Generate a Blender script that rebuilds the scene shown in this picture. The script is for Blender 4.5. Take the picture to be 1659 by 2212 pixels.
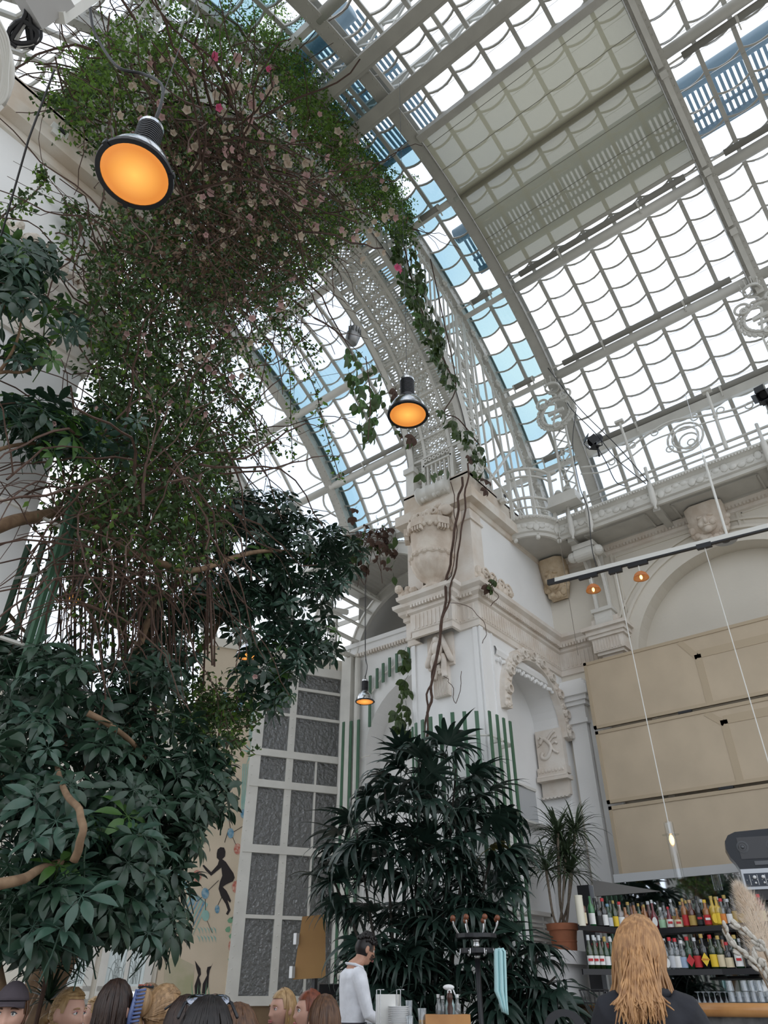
import bpy, bmesh, math, random
import numpy as np
from mathutils import Vector, Matrix, Euler
for o in list(bpy.data.objects): bpy.data.objects.remove(o)
SC = bpy.context.scene
COL = SC.collection
rnd = random.Random(11)
NR = np.random.default_rng(5)
pi = math.pi
rad = math.radians
# ---------------------------------------------------------------- camera
FPX, PITCH, AZ = 1538.0, math.atan(1047/1538.0), rad(38.5)
CAM = np.array([0, 0, 1.25])
FH = np.array([math.cos(AZ), math.sin(AZ), 0]); RT = np.array([math.sin(AZ), -math.cos(AZ), 0])
UPZ = np.array([0, 0, 1.0])
FW = FH*math.cos(PITCH)+UPZ*math.sin(PITCH); UP = -FH*math.sin(PITCH)+UPZ*math.cos(PITCH)
cd = bpy.data.cameras.new('camera'); cam = bpy.data.objects.new('camera', cd); COL.objects.link(cam)
cd.sensor_fit = 'VERTICAL'; cd.sensor_height = 24; cd.lens = FPX/2212*24; cd.clip_start = 0.05; cd.clip_end = 300
cam.location = CAM; cam.rotation_euler = Vector(FW).to_track_quat('-Z', 'Y').to_euler()
SC.camera = cam
# ---------------------------------------------------------------- sky
wd = bpy.data.worlds.new('sky'); SC.world = wd; wd.use_nodes = True
wn, wl = wd.node_tree.nodes, wd.node_tree.links
wn.clear()
w_out = wn.new('ShaderNodeOutputWorld'); w_bg = wn.new('ShaderNodeBackground'); w_tc = wn.new('ShaderNodeTexCoord')
w_no = wn.new('ShaderNodeTexNoise'); w_no.inputs['Scale'].default_value = 3.0; w_no.inputs['Detail'].default_value = 5
w_r = wn.new('ShaderNodeValToRGB'); w_r.color_ramp.elements[0].color = (0.70, 0.80, 0.95, 1); w_r.color_ramp.elements[1].color = (0.96, 0.98, 1.0, 1)
w_r.color_ramp.elements[0].position = 0.36; w_r.color_ramp.elements[1].position = 0.58
w_s = wn.new('ShaderNodeSeparateXYZ'); w_m = wn.new('ShaderNodeMapRange'); w_mx = wn.new('ShaderNodeMix'); w_mx.data_type = 'RGBA'
w_m.inputs['From Min'].default_value = -0.06; w_m.inputs['From Max'].default_value = 0.04
w_mx.inputs['A'].default_value = (0.30, 0.29, 0.27, 1)
wl.new(w_tc.outputs['Generated'], w_no.inputs['Vector']); wl.new(w_no.outputs['Fac'], w_r.inputs['Fac'])
wl.new(w_tc.outputs['Generated'], w_s.inputs[0]); wl.new(w_s.outputs['Z'], w_m.inputs['Value'])
wl.new(w_m.outputs['Result'], w_mx.inputs['Factor']); wl.new(w_r.outputs['Color'], w_mx.inputs['B'])
wl.new(w_mx.outputs['Result'], w_bg.inputs['Color']); wl.new(w_bg.outputs[0], w_out.inputs[0])
w_bg.inputs['Strength'].default_value = 1.3
SC.view_settings.view_transform = 'Standard'; SC.view_settings.look = 'None'; SC.view_settings.gamma = 1
SC.view_settings.use_curve_mapping = False; SC.view_settings.exposure = 0.34
SC.cycles.use_denoising = True
SC.cycles.max_bounces = 7; SC.cycles.diffuse_bounces = 4; SC.cycles.glossy_bounces = 3
SC.cycles.transmission_bounces = 5; SC.cycles.transparent_max_bounces = 16
SC.cycles.sample_clamp_indirect = 4; SC.cycles.caustics_reflective = False; SC.cycles.caustics_refractive = False
# ---------------------------------------------------------------- pixel -> place in the room
def ray(x, y):
    d = FW*FPX+RT*(x-829.5)-UP*(y-1106); return d/np.linalg.norm(d)
def at(x, y, ax, val):
    d = ray(x, y); return CAM+d*((val-CAM[ax])/d[ax])
def AX(x, y, v): return at(x, y, 0, v)
def AY(x, y, v): return at(x, y, 1, v)
def AD(x, y, D):
    d = ray(x, y); return CAM+d*(D/(d@FH))
# ---------------------------------------------------------------- materials
MATS = {}
def mat(name, col, rough=0.6, metal=0.0, noise=0.0, nscale=6.0, col2=None, bump=0.0, bscale=60.0, emit=None, estr=0.0, trans=0.0, alpha=1.0,
        transluc=0.0, spec=0.5, coat=0.0):
    if name in MATS: return MATS[name]
    m = bpy.data.materials.new(name); m.use_nodes = True
    n, l = m.node_tree.nodes, m.node_tree.links
    b = n['Principled BSDF']; out = n['Material Output']
    b.inputs['Base Color'].default_value = (*col, 1); b.inputs['Roughness'].default_value = rough; b.inputs['Metallic'].default_value = metal
    b.inputs['Specular IOR Level'].default_value = spec; b.inputs['Coat Weight'].default_value = coat
    b.inputs['Transmission Weight'].default_value = trans; b.inputs['Alpha'].default_value = alpha
    colsock = None
    if noise or col2 or bump:
        tc = n.new('ShaderNodeTexCoord')
    if noise or col2:
        t = n.new('ShaderNodeTexNoise'); t.inputs['Scale'].default_value = nscale; t.inputs['Detail'].default_value = 6
        l.new(tc.outputs['Object'], t.inputs['Vector'])
        r = n.new('ShaderNodeValToRGB'); c2 = col2 or tuple(c*(1-noise) for c in col)
        r.color_ramp.elements[0].position = .35; r.color_ramp.elements[1].position = .65
        r.color_ramp.elements[0].color = (*c2, 1); r.color_ramp.elements[1].color = (*col, 1)
        l.new(t.outputs['Fac'], r.inputs['Fac']); l.new(r.outputs['Color'], b.inputs['Base Color']); colsock = r.outputs['Color']
    if bump:
        t2 = n.new('ShaderNodeTexNoise'); t2.inputs['Scale'].default_value = bscale; t2.inputs['Detail'].default_value = 3
        l.new(tc.outputs['Object'], t2.inputs['Vector'])
        bp = n.new('ShaderNodeBump'); bp.inputs['Strength'].default_value = bump; bp.inputs['Distance'].default_value = 0.02
        l.new(t2.outputs['Fac'], bp.inputs['Height']); l.new(bp.outputs['Normal'], b.inputs['Normal'])
    if emit:
        b.inputs['Emission Color'].default_value = (*emit, 1); b.inputs['Emission Strength'].default_value = estr
    if transluc:
        tr = n.new('ShaderNodeBsdfTranslucent'); tr.inputs['Color'].default_value = (*col, 1)
        if colsock: l.new(colsock, tr.inputs['Color'])
        mx = n.new('ShaderNodeMixShader'); mx.inputs[0].default_value = transluc
        l.new(b.outputs[0], mx.inputs[1]); l.new(tr.outputs[0], mx.inputs[2]); l.new(mx.outputs[0], out.inputs[0])
    MATS[name] = m
    return m
def glass_mat(name, tint, gloss=0.07, rough=0.03, haze=0.0, hcol=(1, 1, 1), bump=0.0):
    if name in MATS: return MATS[name]
    m = bpy.data.materials.new(name); m.use_nodes = True
    n, l = m.node_tree.nodes, m.node_tree.links; n.clear()
    o = n.new('ShaderNodeOutputMaterial'); t = n.new('ShaderNodeBsdfTransparent'); g = n.new('ShaderNodeBsdfGlossy'); mx = n.new('ShaderNodeMixShader')
    t.inputs[0].default_value = (*tint, 1); g.inputs['Roughness'].default_value = rough; mx.inputs[0].default_value = gloss
    l.new(t.outputs[0], mx.inputs[1]); l.new(g.outputs[0], mx.inputs[2]); last = mx
    if bump:
        tc = n.new('ShaderNodeTexCoord'); tn = n.new('ShaderNodeTexNoise'); tn.inputs['Scale'].default_value = 14; tn.inputs['Detail'].default_value = 4
        bp = n.new('ShaderNodeBump'); bp.inputs['Strength'].default_value = bump; bp.inputs['Distance'].default_value = .06
        l.new(tc.outputs['Object'], tn.inputs['Vector']); l.new(tn.outputs['Fac'], bp.inputs['Height']); l.new(bp.outputs[0], g.inputs['Normal'])
    if haze:
        d = n.new('ShaderNodeBsdfTranslucent'); d.inputs[0].default_value = (*hcol, 1)
        d2 = n.new('ShaderNodeBsdfDiffuse'); d2.inputs[0].default_value = (*hcol, 1)
        ad = n.new('ShaderNodeMixShader'); ad.inputs[0].default_value = .5
        l.new(d.outputs[0], ad.inputs[1]); l.new(d2.outputs[0], ad.inputs[2])
        m2 = n.new('ShaderNodeMixShader'); m2.inputs[0].default_value = haze
        l.new(mx.outputs[0], m2.inputs[1]); l.new(ad.outputs[0], m2.inputs[2]); last = m2
    l.new(last.outputs[0], o.inputs[0])
    MATS[name] = m
    return m
IRON = mat('white_painted_iron', (.74, .72, .67), .45, noise=.10, nscale=3)
IRON2 = mat('grey_and_backlit_iron', (.55, .53, .485), .45, noise=.12, nscale=3)  # darker iron: the white ribs' backlit shade is put into this colour
PLASTER = mat('white_plaster', (.87, .865, .855), .8, noise=.05, nscale=1.5, bump=.06, bscale=25)
CREAM = mat('cream_plaster', (.74, .69, .605), .8, noise=.06, nscale=1.2, bump=.08, bscale=20)
STONE = mat('carved_stone', (.74, .66, .57), .85, col2=(.61, .51, .42), nscale=5, bump=.25, bscale=40)
STONE2 = mat('pale_stone', (.78, .73, .67), .85, col2=(.68, .60, .52), nscale=3, bump=.1, bscale=30)
STONE3 = mat('ochre_stone', (.66, .54, .39), .85, col2=(.54, .41, .27), nscale=8, bump=.3, bscale=40)
GLASS = glass_mat('clear_glass', (.93, .96, .99), .05)
GLASSB = glass_mat('blue_glass', (.40, .57, .62), .12)
BLACK = mat('black_metal', (.015, .015, .018), .4)
DARK = mat('dark_grey', (.05, .05, .055), .5)
STEEL = mat('steel', (.6, .6, .6), .25, 1.0)
ALU = mat('polished_aluminium', (.75, .76, .78), .16, 1.0, noise=.25, nscale=9)
GREEN = mat('green_painted_wood', (.060, .150, .085), .5, noise=.15)
# ---------------------------------------------------------------- mesh builder
def V(*a): return np.array(a, float)
def unit(v): v = np.asarray(v, float); return v/(np.linalg.norm(v)+1e-12)
class MB:
    def __init__(s): s.v = []; s.f = []; s.m = []
    def add(s, vs, fs, mi=0):
        b = len(s.v); s.v.extend([tuple(map(float, p)) for p in vs])
        for f in fs: s.f.append([b+i for i in f]); s.m.append(mi)
        return s
    def box(s, c, d, M=None, mi=0):
        x, y, z = d[0]/2, d[1]/2, d[2]/2
        P = [(-x, -y, -z), (x, -y, -z), (x, y, -z), (-x, y, -z), (-x, -y, z), (x, -y, z), (x, y, z), (-x, y, z)]
        if M is not None: P = [tuple(M @ Vector(p)) for p in P]
        P = [(p[0]+c[0], p[1]+c[1], p[2]+c[2]) for p in P]
        return s.add(P, [(0, 3, 2, 1), (4, 5, 6, 7), (0, 1, 5, 4), (1, 2, 6, 5), (2, 3, 7, 6), (3, 0, 4, 7)], mi)
    def bb(s, a, b, mi=0):   # box from two corners
        a = np.array(a, float); b = np.array(b, float); return s.box((a+b)/2, np.abs(b-a), None, mi)
    def bar(s, p, q, w, h, up=(0, 0, 1), mi=0):
        p, q = np.array(p, float), np.array(q, float); t = unit(q-p); u = np.array(up, float)
        if abs(t@unit(u)) > .99: u = V(1, 0, 0)
        a = unit(np.cross(t, u)); u = np.cross(a, t); a = a*w/2; u = u*h/2
        P = [p-a-u, p+a-u, p+a+u, p-a+u, q-a-u, q+a-u, q+a+u, q-a+u]
        return s.add(P, [(0, 1, 2, 3), (7, 6, 5, 4), (0, 4, 5, 1), (1, 5, 6, 2), (2, 6, 7, 3), (3, 7, 4, 0)], mi)
    def tube(s, pts, r, n=8, mi=0, cap=True, flat=1.0):
        pts = [np.array(p, float) for p in pts]; k = len(pts)
        rs = r if hasattr(r, '__len__') else [r]*k
        t0 = unit(pts[1]-pts[0]); u = V(0, 0, 1) if abs(t0[2]) < .9 else V(1, 0, 0)
        a = unit(np.cross(t0, u)); vs = []
        for i, p in enumerate(pts):
            t = unit(pts[min(i+1, k-1)]-pts[max(i-1, 0)]); a = unit(a-t*(a@t)); b = np.cross(t, a)
            for j in range(n):
                an = 2*pi*j/n; vs.append(p+(a*math.cos(an)+b*math.sin(an)*flat)*rs[i])
        fs = [(i*n+j, i*n+(j+1) % n, (i+1)*n+(j+1) % n, (i+1)*n+j) for i in range(k-1) for j in range(n)]
        if cap: fs += [tuple(range(n))[::-1], tuple((k-1)*n+j for j in range(n))]
        return s.add(vs, fs, mi)
    def lathe(s, prof, c=(0, 0, 0), n=20, mi=0, M=None, cap=True, lobes=0, lamp=0.0, a0=0, a1=2*pi):
        vs = []; k = len(prof); full = abs(a1-a0-2*pi) < 1e-6; m = n if full else n+1
        for r, z in prof:
            for j in range(m):
                an = a0+(a1-a0)*j/n; rr = r*(1+lamp*math.cos(lobes*an)) if lobes else r
                p = Vector((rr*math.cos(an), rr*math.sin(an), z))
                if M is not None: p = M @ p
                vs.append((p[0]+c[0], p[1]+c[1], p[2]+c[2]))
        fs = [(i*m+j, i*m+(j+1) % m, (i+1)*m+(j+1) % m, (i+1)*m+j) for i in range(k-1) for j in range(n)]
        if cap and full:
            if prof[0][0] > 1e-4: fs.append(tuple(range(n))[::-1])
            if prof[-1][0] > 1e-4: fs.append(tuple((k-1)*n+j for j in range(n)))
        return s.add(vs, fs, mi)
    def ball(s, c, r, n=10, m=6, mi=0, M=None):
        r = r if hasattr(r, '__len__') else (r, r, r); vs = []; fs = []
        for i in range(m+1):
            th = pi*i/m
            for j in range(n):
                ph = 2*pi*j/n; p = Vector((r[0]*math.sin(th)*math.cos(ph), r[1]*math.sin(th)*math.sin(ph), r[2]*math.cos(th)))
                if M is not None: p = M @ p
                vs.append((p[0]+c[0], p[1]+c[1], p[2]+c[2]))
        for i in range(m):
            for j in range(n): fs.append((i*n+j, (i+1)*n+j, (i+1)*n+(j+1) % n, i*n+(j+1) % n))
        return s.add(vs, fs, mi)
    def prism(s, poly, off, mi=0):   # planar polygon (3D points) extruded by vector
        P = [np.array(p, float) for p in poly]; o = np.array(off, float); k = len(P)
        return s.add(P+[p+o for p in P], [tuple(range(k))[::-1], tuple(range(k, 2*k))]+[(i, (i+1) % k, k+(i+1) % k, k+i) for i in range(k)], mi)
    def grid(s, rows, mi=0, close=False):
        k = len(rows); m = len(rows[0]); vs = [p for r in rows for p in r]
        fs = [(i*m+j, i*m+(j+1) % m, (i+1)*m+(j+1) % m, (i+1)*m+j) for i in range(k-1) for j in range(m if close else m-1)]
        return s.add(vs, fs, mi)
    def ring(s, c, ax, r0, r1, w0, w1, a0, a1, n, mi=0):
        # ring segment: radii r0..r1, extent w0..w1 along axis ax ('x','y','z'), angles in the other two axes
        def P(r, w, a):
            u, v = r*math.cos(a), r*math.sin(a)
            return {'x': (w, c[1]+u, c[2]+v), 'y': (c[0]+u, w, c[2]+v), 'z': (c[0]+u, c[1]+v, w)}[ax]
        rows = []
        for i in range(n+1):
            a = a0+(a1-a0)*i/n; rows.append([P(r0, w0, a), P(r1, w0, a), P(r1, w1, a), P(r0, w1, a)])
        s.grid(rows, mi, close=True); b = len(s.v)-4*(n+1)
        if abs(abs(a1-a0)-2*pi) > 1e-3: s.f += [[b, b+3, b+2, b+1], [b+4*n, b+4*n+1, b+4*n+2, b+4*n+3]]; s.m += [mi, mi]
        return s
    def sweep(s, path, prof, mi=0, closed=False):
        # plan path (x,y), profile (out,z); 'out' is to the right of the walking direction
        k = len(path); rows = []
        for i in range(k):
            p = np.array(path[i], float)
            d0 = unit(p-np.array(path[i-1])) if (i > 0 or closed) else None
            d1 = unit(np.array(path[(i+1) % k])-p) if (i < k-1 or closed) else None
            if d0 is None: d0 = d1
            if d1 is None: d1 = d0
            n0, n1 = V(d0[1], -d0[0]), V(d1[1], -d1[0]); nn = unit(n0+n1); q = nn/max(.3, nn@n0)
            rows.append([(p[0]+q[0]*o, p[1]+q[1]*o, z) for o, z in prof])
        return s.grid(rows, mi)
    def build(s, name, m, parent=None, smooth=False, kind=None, local=False):
        L = V(0, 0, 0) if (parent is None or local) else LOC.get(parent.name, V(0, 0, 0))
        me = bpy.data.meshes.new(name)
        vv = [(a-L[0], b-L[1], c-L[2]) for a, b, c in s.v]
        me.from_pydata(vv, [], s.f)
        for mm in (m if isinstance(m, (list, tuple)) else [m]): me.materials.append(mm)
        if isinstance(m, (list, tuple)): me.polygons.foreach_set('material_index', s.m)
        if smooth: me.polygons.foreach_set('use_smooth', [True]*len(me.polygons))
        o = bpy.data.objects.new(name, me); COL.objects.link(o)
        if parent is not None: o.parent = parent; LOC[o.name] = L
        if kind: o['kind'] = kind
        return o
LOC = {}
def smooth_angle(o, a=40):
    me = o.data; me.polygons.foreach_set('use_smooth', [True]*len(me.polygons))
    bm = bmesh.new(); bm.from_mesh(me)
    for e in bm.edges:
        if len(e.link_faces) == 2 and e.calc_face_angle(0) > rad(a): e.smooth = False
    bm.to_mesh(me); bm.free(); return o
def thing(name, label, cat, loc=(0, 0, 0), group=None, rz=0):
    o = bpy.data.objects.new(name, None); COL.objects.link(o); o.location = loc; o.rotation_euler = (0, 0, rz)
    o['label'] = label; o['category'] = cat; o.empty_display_size = .1
    if group: o['group'] = group
    LOC[o.name] = np.array(loc, float); return o
def tag(o, label, cat, group=None, kind=None):
    o['label'] = label; o['category'] = cat
    if group: o['group'] = group
    if kind: o['kind'] = kind
    return o
def struct(name, label=None, loc=(0, 0, 0)):
    o = bpy.data.objects.new(name, None); COL.objects.link(o); o.location = loc; o['kind'] = 'structure'
    if label: o['label'] = label
    LOC[o.name] = np.array(loc, float); return o
def st(o, label=None):
    o['kind'] = 'structure'
    if label: o['label'] = label
    return o
def piece(name, me, parent, M):       # one more object sharing mesh data, placed by a matrix local to its parent
    o = bpy.data.objects.new(name, me); COL.objects.link(o); o.parent = parent; o.matrix_local = M
    return o
def copy_tree(o, loc, rz=None, label=None):
    c = o.copy(); COL.objects.link(c); c.location = loc
    if rz is not None: c.rotation_euler = (0, 0, rz)
    if label: c['label'] = label
    for ch in list(o.children):
        d = ch.copy(); COL.objects.link(d); d.parent = c
        for g in list(ch.children):
            e = g.copy(); COL.objects.link(e); e.parent = d
    return c
def arc(c, ax, r, w, a0, a1, n):
    out = []
    for i in range(n+1):
        a = a0+(a1-a0)*i/n; u, v = r*math.cos(a), r*math.sin(a)
        out.append({'x': V(w, c[1]+u, c[2]+v), 'y': V(c[0]+u, w, c[2]+v), 'z': V(c[0]+u, c[1]+v, w)}[ax])
    return out
def spline(pts, n=6):
    pts = [np.array(p, float) for p in pts]; P = [2*pts[0]-pts[1]]+pts+[2*pts[-1]-pts[-2]]; out = []
    for i in range(1, len(P)-2):
        for j in range(n):
            t = j/n; a, b, c, d = P[i-1], P[i], P[i+1], P[i+2]
            out.append(.5*((2*b)+(-a+c)*t+(2*a-5*b+4*c-d)*t*t+(-a+3*b-3*c+d)*t**3))
    return out+[pts[-1]]
# ================================================================ THE HALL
VC, VZ, VR = 5.3, 7.6, 7.0        # vault axis (x, z) and rib radius
b = MB(); b.bb((-3, -6, -.1), (14, 18, 0)); st(b.build('floor', mat('floor_terrazzo', (.52, .49, .44), .5, noise=.2)))
b = MB(); b.bb((-60, -60, -.4), (70, 80, -.2)); st(b.build('exterior_ground', mat('outside_ground', (.32, .31, .28), .9)))
# ---- bar wall with the blind arch
AYc, AZc, AR = 1.93, 5.75, 1.74
WR = struct('wall_right')
poly = [(5.1, 0), (5.1, 8.45), (-5, 8.45), (-5, 0), (AYc-AR, 0)]
poly += [(AYc-AR*math.cos(a), AZc+AR*math.sin(a)) for a in np.linspace(0, pi, 29)]+[(AYc+AR, 0)]
b = MB(); b.prism([(11.5, y, z) for y, z in poly], (.3, 0, 0)); b.build('wall_face', CREAM, WR)
b = MB(); b.bb((11.8, -5, 0), (12.2, 6.4, 8.45)); b.build('arch_back', CREAM, WR)
b = MB()
for r0, r1, h in ((AR, AR+.22, .05), (AR+.22, AR+.27, .09), (AR+.40, AR+.44, .035)):
    b.ring((0, AYc, AZc), 'x', r0, r1, 11.5-h, 11.5, 0, pi, 40)
    for sgn in (-1, 1): b.bb((11.5-h, AYc+sgn*r0, 5.1), (11.5, AYc+sgn*r1, AZc))
b.build('archivolt', CREAM, WR)
b = MB()
def frame_x(b, x, y0, y1, z0, z1, w=.04, d=.025):
    b.bb((x-d, y0, z0), (x, y0+w, z1)); b.bb((x-d, y1-w, z0), (x, y1, z1)); b.bb((x-d, y0, z0), (x, y1, z0+w)); b.bb((x-d, y0, z1-w), (x, y1, z1))
b.sweep([(11.5, 2.25), (11.5, 3.75)], [(0, 8.02), (.03, 8.02), (.03, 8.06), (0, 8.06)])
b.bb((11.47, 3.75, 5.9), (11.5, 3.79, 8.06)); b.bb((11.47, 3.69, 6.3), (11.5, 3.71, 7.95)); b.bb((11.48, 2.3, 7.93), (11.5, 3.71, 7.95))
frame_x(b, 11.5, .3, 1.55, 7.55, 8.05); frame_x(b, 11.5, .38, 1.47, 7.62, 7.98, .02, .015)
frame_x(b, 11.5, -3, .2, 7.0, 8.05)
b.build('panel_moulding', CREAM, WR)
# impost mouldings at the arch springing, and the pilaster by the niche
b = MB()
b.sweep([(11.5, 4.75), (11.5, 3.55)][::-1], [(0, 5.72), (.06, 5.74), (.06, 5.8), (.1, 5.83), (.1, 5.9), (.14, 5.93), (.14, 5.98), (0, 6.0)])
b.bb((11.38, 4.72, 0), (11.5, 5.02, 5.05)); b.bb((11.44, 4.35, 0), (11.5, 4.6, 5.1)); b.bb((11.47, 4.62, 0), (11.5, 4.70, 5.1))
for z0, z1, e in ((5.05, 5.12, .05), (5.12, 5.35, .02), (5.35, 5.42, .07), (5.42, 5.5, .11), (5.5, 5.66, .16), (5.66, 5.74, .12), (5.74, 5.8, .06)):
    b.bb((11.38-e, 4.72-e, z0), (11.5, 5.02+e, z1))
b.build('pilaster', PLASTER, WR)
b = MB()          # spiral scrolls under the capital
for sg in (-1, 1):
    pts = []
    for i in range(28):
        t = i/27; a = 2.2*2*pi*t; r = .075*(1-t)+.012
        pts.append((11.36, 4.0+sg*(.085-r*math.cos(a)*.9), 5.85+r*math.sin(a)))
    b.tube(pts, .012, 5)
b.box((11.4, 4.0, 5.85), (.06, .4, .24)); b.build('scroll', STONE2, WR, smooth=False)
# ---- lower entablature running round the pier
PX0, PY0, PY1 = 8.75, 5.1, 6.4
path = [(11.5, 3.78), (11.5, PY0), (PX0, PY0), (PX0, 5.45), (PX0-.22, 5.45), (PX0-.22, 6.15), (PX0, 6.15), (PX0, PY1), (11.5, PY1)][::-1]
ent = [(0, 5.95), (.035, 5.96), (.035, 6.05), (.05, 6.07), (.05, 6.36), (.085, 6.39), (.085, 6.45), (.14, 6.50), (.15, 6.55), (.21, 6.60), (.22, 6.66), (0, 6.72)]
o = MB().sweep(path, ent).build('trim_1', STONE2); st(o); smooth_angle(o, 30)
def along(path, step):
    out = []
    for p, q in zip(path[:-1], path[1:]):
        p, q = np.array(p), np.array(q); L = np.linalg.norm(q-p); n = max(1, int(L/step)); t = (q-p)/L; nn = V(t[1], -t[0])
        for i in range(n): out.append((p+t*(i+.5)*L/n, t, nn))
    return out
b = MB(); b2 = MB()
for p, t, nn in along(path, .055):
    q = p+nn*.115; b.bar((*(q-t*.017), 6.475), (*(q+t*.017), 6.475), .05, .05)
for p, t, nn in along(path, .075):      # flutes on the frieze: thin upright ribs
    q = p+nn*.055; b2.bar((*q, 6.09), (*q, 6.34), .016, .028, up=(*t, 0))
o = b.build('dentil_row', STONE2, bpy.data.objects['trim_1'], kind='stuff')
o = b2.build('fluting', STONE2, bpy.data.objects['trim_1'], kind='stuff')
# ---- the right pier
WP = struct('wall_pier')
nx, nr, nz = 10.3, .92, 4.93
poly = [(PX0, 0), (PX0, 8.2), (11.5, 8.2), (11.5, 0), (nx+nr, 0), (nx+nr, nz)]+[(nx+nr*math.cos(a), nz+nr*math.sin(a)) for a in np.linspace(0, pi, 25)[1:]]+[(nx-nr, 0)]
b = MB(); b.prism([(x, PY0, z) for x, z in poly], (0, .5, 0)); b.build('niche_wall', PLASTER, WP)
b = MB(); b.bb((PX0, PY0+.5, 0), (12.2, PY1, 6.7)); b.bb((PX0+.45, PY0+.5, 6.7), (12.2, PY1, 8.2)); b.bb((PX0, 6.17, 6.7), (PX0+.45, PY1, 8.2)); b.build('pier_core', PLASTER, WP)
b = MB()          # stone-faced upper corner strips and the lining of the urn niche
b.bb((PX0-.02, PY0-.012, 6.7), (PX0+.32, PY0+.42, 8.2)); b.bb((PX0-.02, 6.1, 6.7), (PX0+.05, PY1+.01, 8.2)); b.bb((PX0-.014, PY0+.28, 8.0), (PX0+.3, 6.2, 8.2))
b.bb((PX0-.05, PY0-.04, 7.92), (PX0+.36, PY0+.44, 7.97)); b.bb((PX0-.05, 6.08, 7.92), (PX0+.05, PY1+.04, 7.97))
b.build('stone_facing', STONE2, WP)
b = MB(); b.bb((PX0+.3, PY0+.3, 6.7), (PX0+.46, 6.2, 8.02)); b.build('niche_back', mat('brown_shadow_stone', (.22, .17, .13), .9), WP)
# panel mouldings on the shaft
b = MB()
for y0, y1 in ((5.13, 5.2), (6.3, 6.37)): b.bb((PX0-.03, y0, 0), (PX0, y1, 5.95))
b.bb((PX0-.02, PY0-.03, 0), (PX0+.07, PY0, 5.95)); b.bb((PX0+.32, PY0-.02, 0), (PX0+.36, PY0, 5.95))
b.build('shaft_moulding', PLASTER, WP)
b = MB(); b.sweep([(11.36, PY0), (9.15, PY0)][::-1], [(0, 5.62), (.03, 5.63), (.05, 5.7), (.03, 5.76), (0, 5.77)]);
for p, t, nn in along([(9.15, PY0), (11.36, PY0)], .06): b.ball((p[0], PY0-.035, 5.55+.02*math.sin(p[0]*60)), (.028, .03, .035), 5, 4)
b.build('egg_moulding', PLASTER, WP, kind='stuff')
# decorated archivolt
b = MB(); b.ring((nx, 0, nz), 'y', nr-.02, nr+.18, PY0-.09, PY0+.03, -.12, pi+.12, 34)
for i in range(30):
    a = -.05+(pi+.1)*i/29
    for k in range(5):
        rr, aa = nr+.02+.14*rnd.random(), a+.05*rnd.random(); b.ball((nx+rr*math.cos(aa), PY0-.085, nz+rr*math.sin(aa)), (.02+.03*rnd.random(), .03+.02*rnd.random(), .02+.03*rnd.random()), 6, 5, M=Matrix.Rotation(rnd.random()*3, 3, 'Y'))
    if i % 3 == 0: b.ring((nx+(nr+.08)*math.cos(a), 0, nz+(nr+.08)*math.sin(a)), 'y', .05, .075, PY0-.15, PY0-.1, 0, 2*pi, 10)
b.build('carved_archivolt', STONE2, WP)
# impost relief on the right jamb of the niche
b = MB(); x0 = nx+nr-.0
b.bb((x0-.10, PY0-.02, 4.34), (x0+.02, PY0+.46, 4.98)); b.bb((x0-.15, PY0-.05, 4.24), (x0+.02, PY0+.47, 4.36)); b.bb((x0-.2, PY0-.07, 4.14), (x0+.02, PY0+.47, 4.2)); b.bb((x0-.07, PY0-.02, 3.92), (x0+.02, PY0+.46, 4.16))
b.tube([(x0-.17, PY0-.06, 4.2), (x0-.17, PY0+.46, 4.2)], .035, 8)
for i in range(7): b.ring((0, PY0+.03+i*.068, 3.92), 'x', .01, .036, x0-.1, x0-.02, pi, 2*pi, 8)
for i in range(8): b.ball((x0-.155, PY0+.01+i*.06, 4.3), (.02, .022, .03), 5, 4)
b.build('impost_relief', STONE2, WP)
b = MB(); xx = x0-.115     # winged creature in low relief
for pts, r in (([(0.05, .42), (.12, .5), (.2, .46), (.27, .34), (.2, .2), (.12, .16), (.06, .2), (.09, .27)], .03), ([(.2, .46), (.3, .56), (.38, .6)], .022), ([(.22, .42), (.33, .5), (.4, .5)], .02),
               ([(.24, .36), (.34, .42), (.4, .38)], .02), ([(.05, .42), (.0, .38)], .015), ([(.27, .34), (.33, .26), (.4, .22)], .018), ([(.12, .5), (.06, .55), (.02, .5)], .016)):
    b.tube(spline([(xx, PY0+.05+(.42-u)*.9, 4.36+v*.95) for u, v in pts], 4), r, 6)
b.build('creature_relief', STONE2, WP, smooth=True)
# upper entablature + block
path2 = [(11.5, PY1), (PX0, PY1), (PX0, PY0), (11.5, PY0)]
up = [(0, 8.14), (.03, 8.15), (.05, 8.2), (.05, 8.24), (.17, 8.26), (.17, 8.46), (.13, 8.48), (.05, 8.53), (.05, 8.9), (0, 8.92)]
b = MB(); b.sweep(path2, [p for p in up]); b.bb((PX0-.05, PY0-.05, 8.86), (12, PY1+.05, 8.92)); o = st(b.build('trim_2', mat('veined_stone', (.74, .69, .62), .8, col2=(.60, .50, .40), nscale=2.5, bump=.08, bscale=30)))
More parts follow.
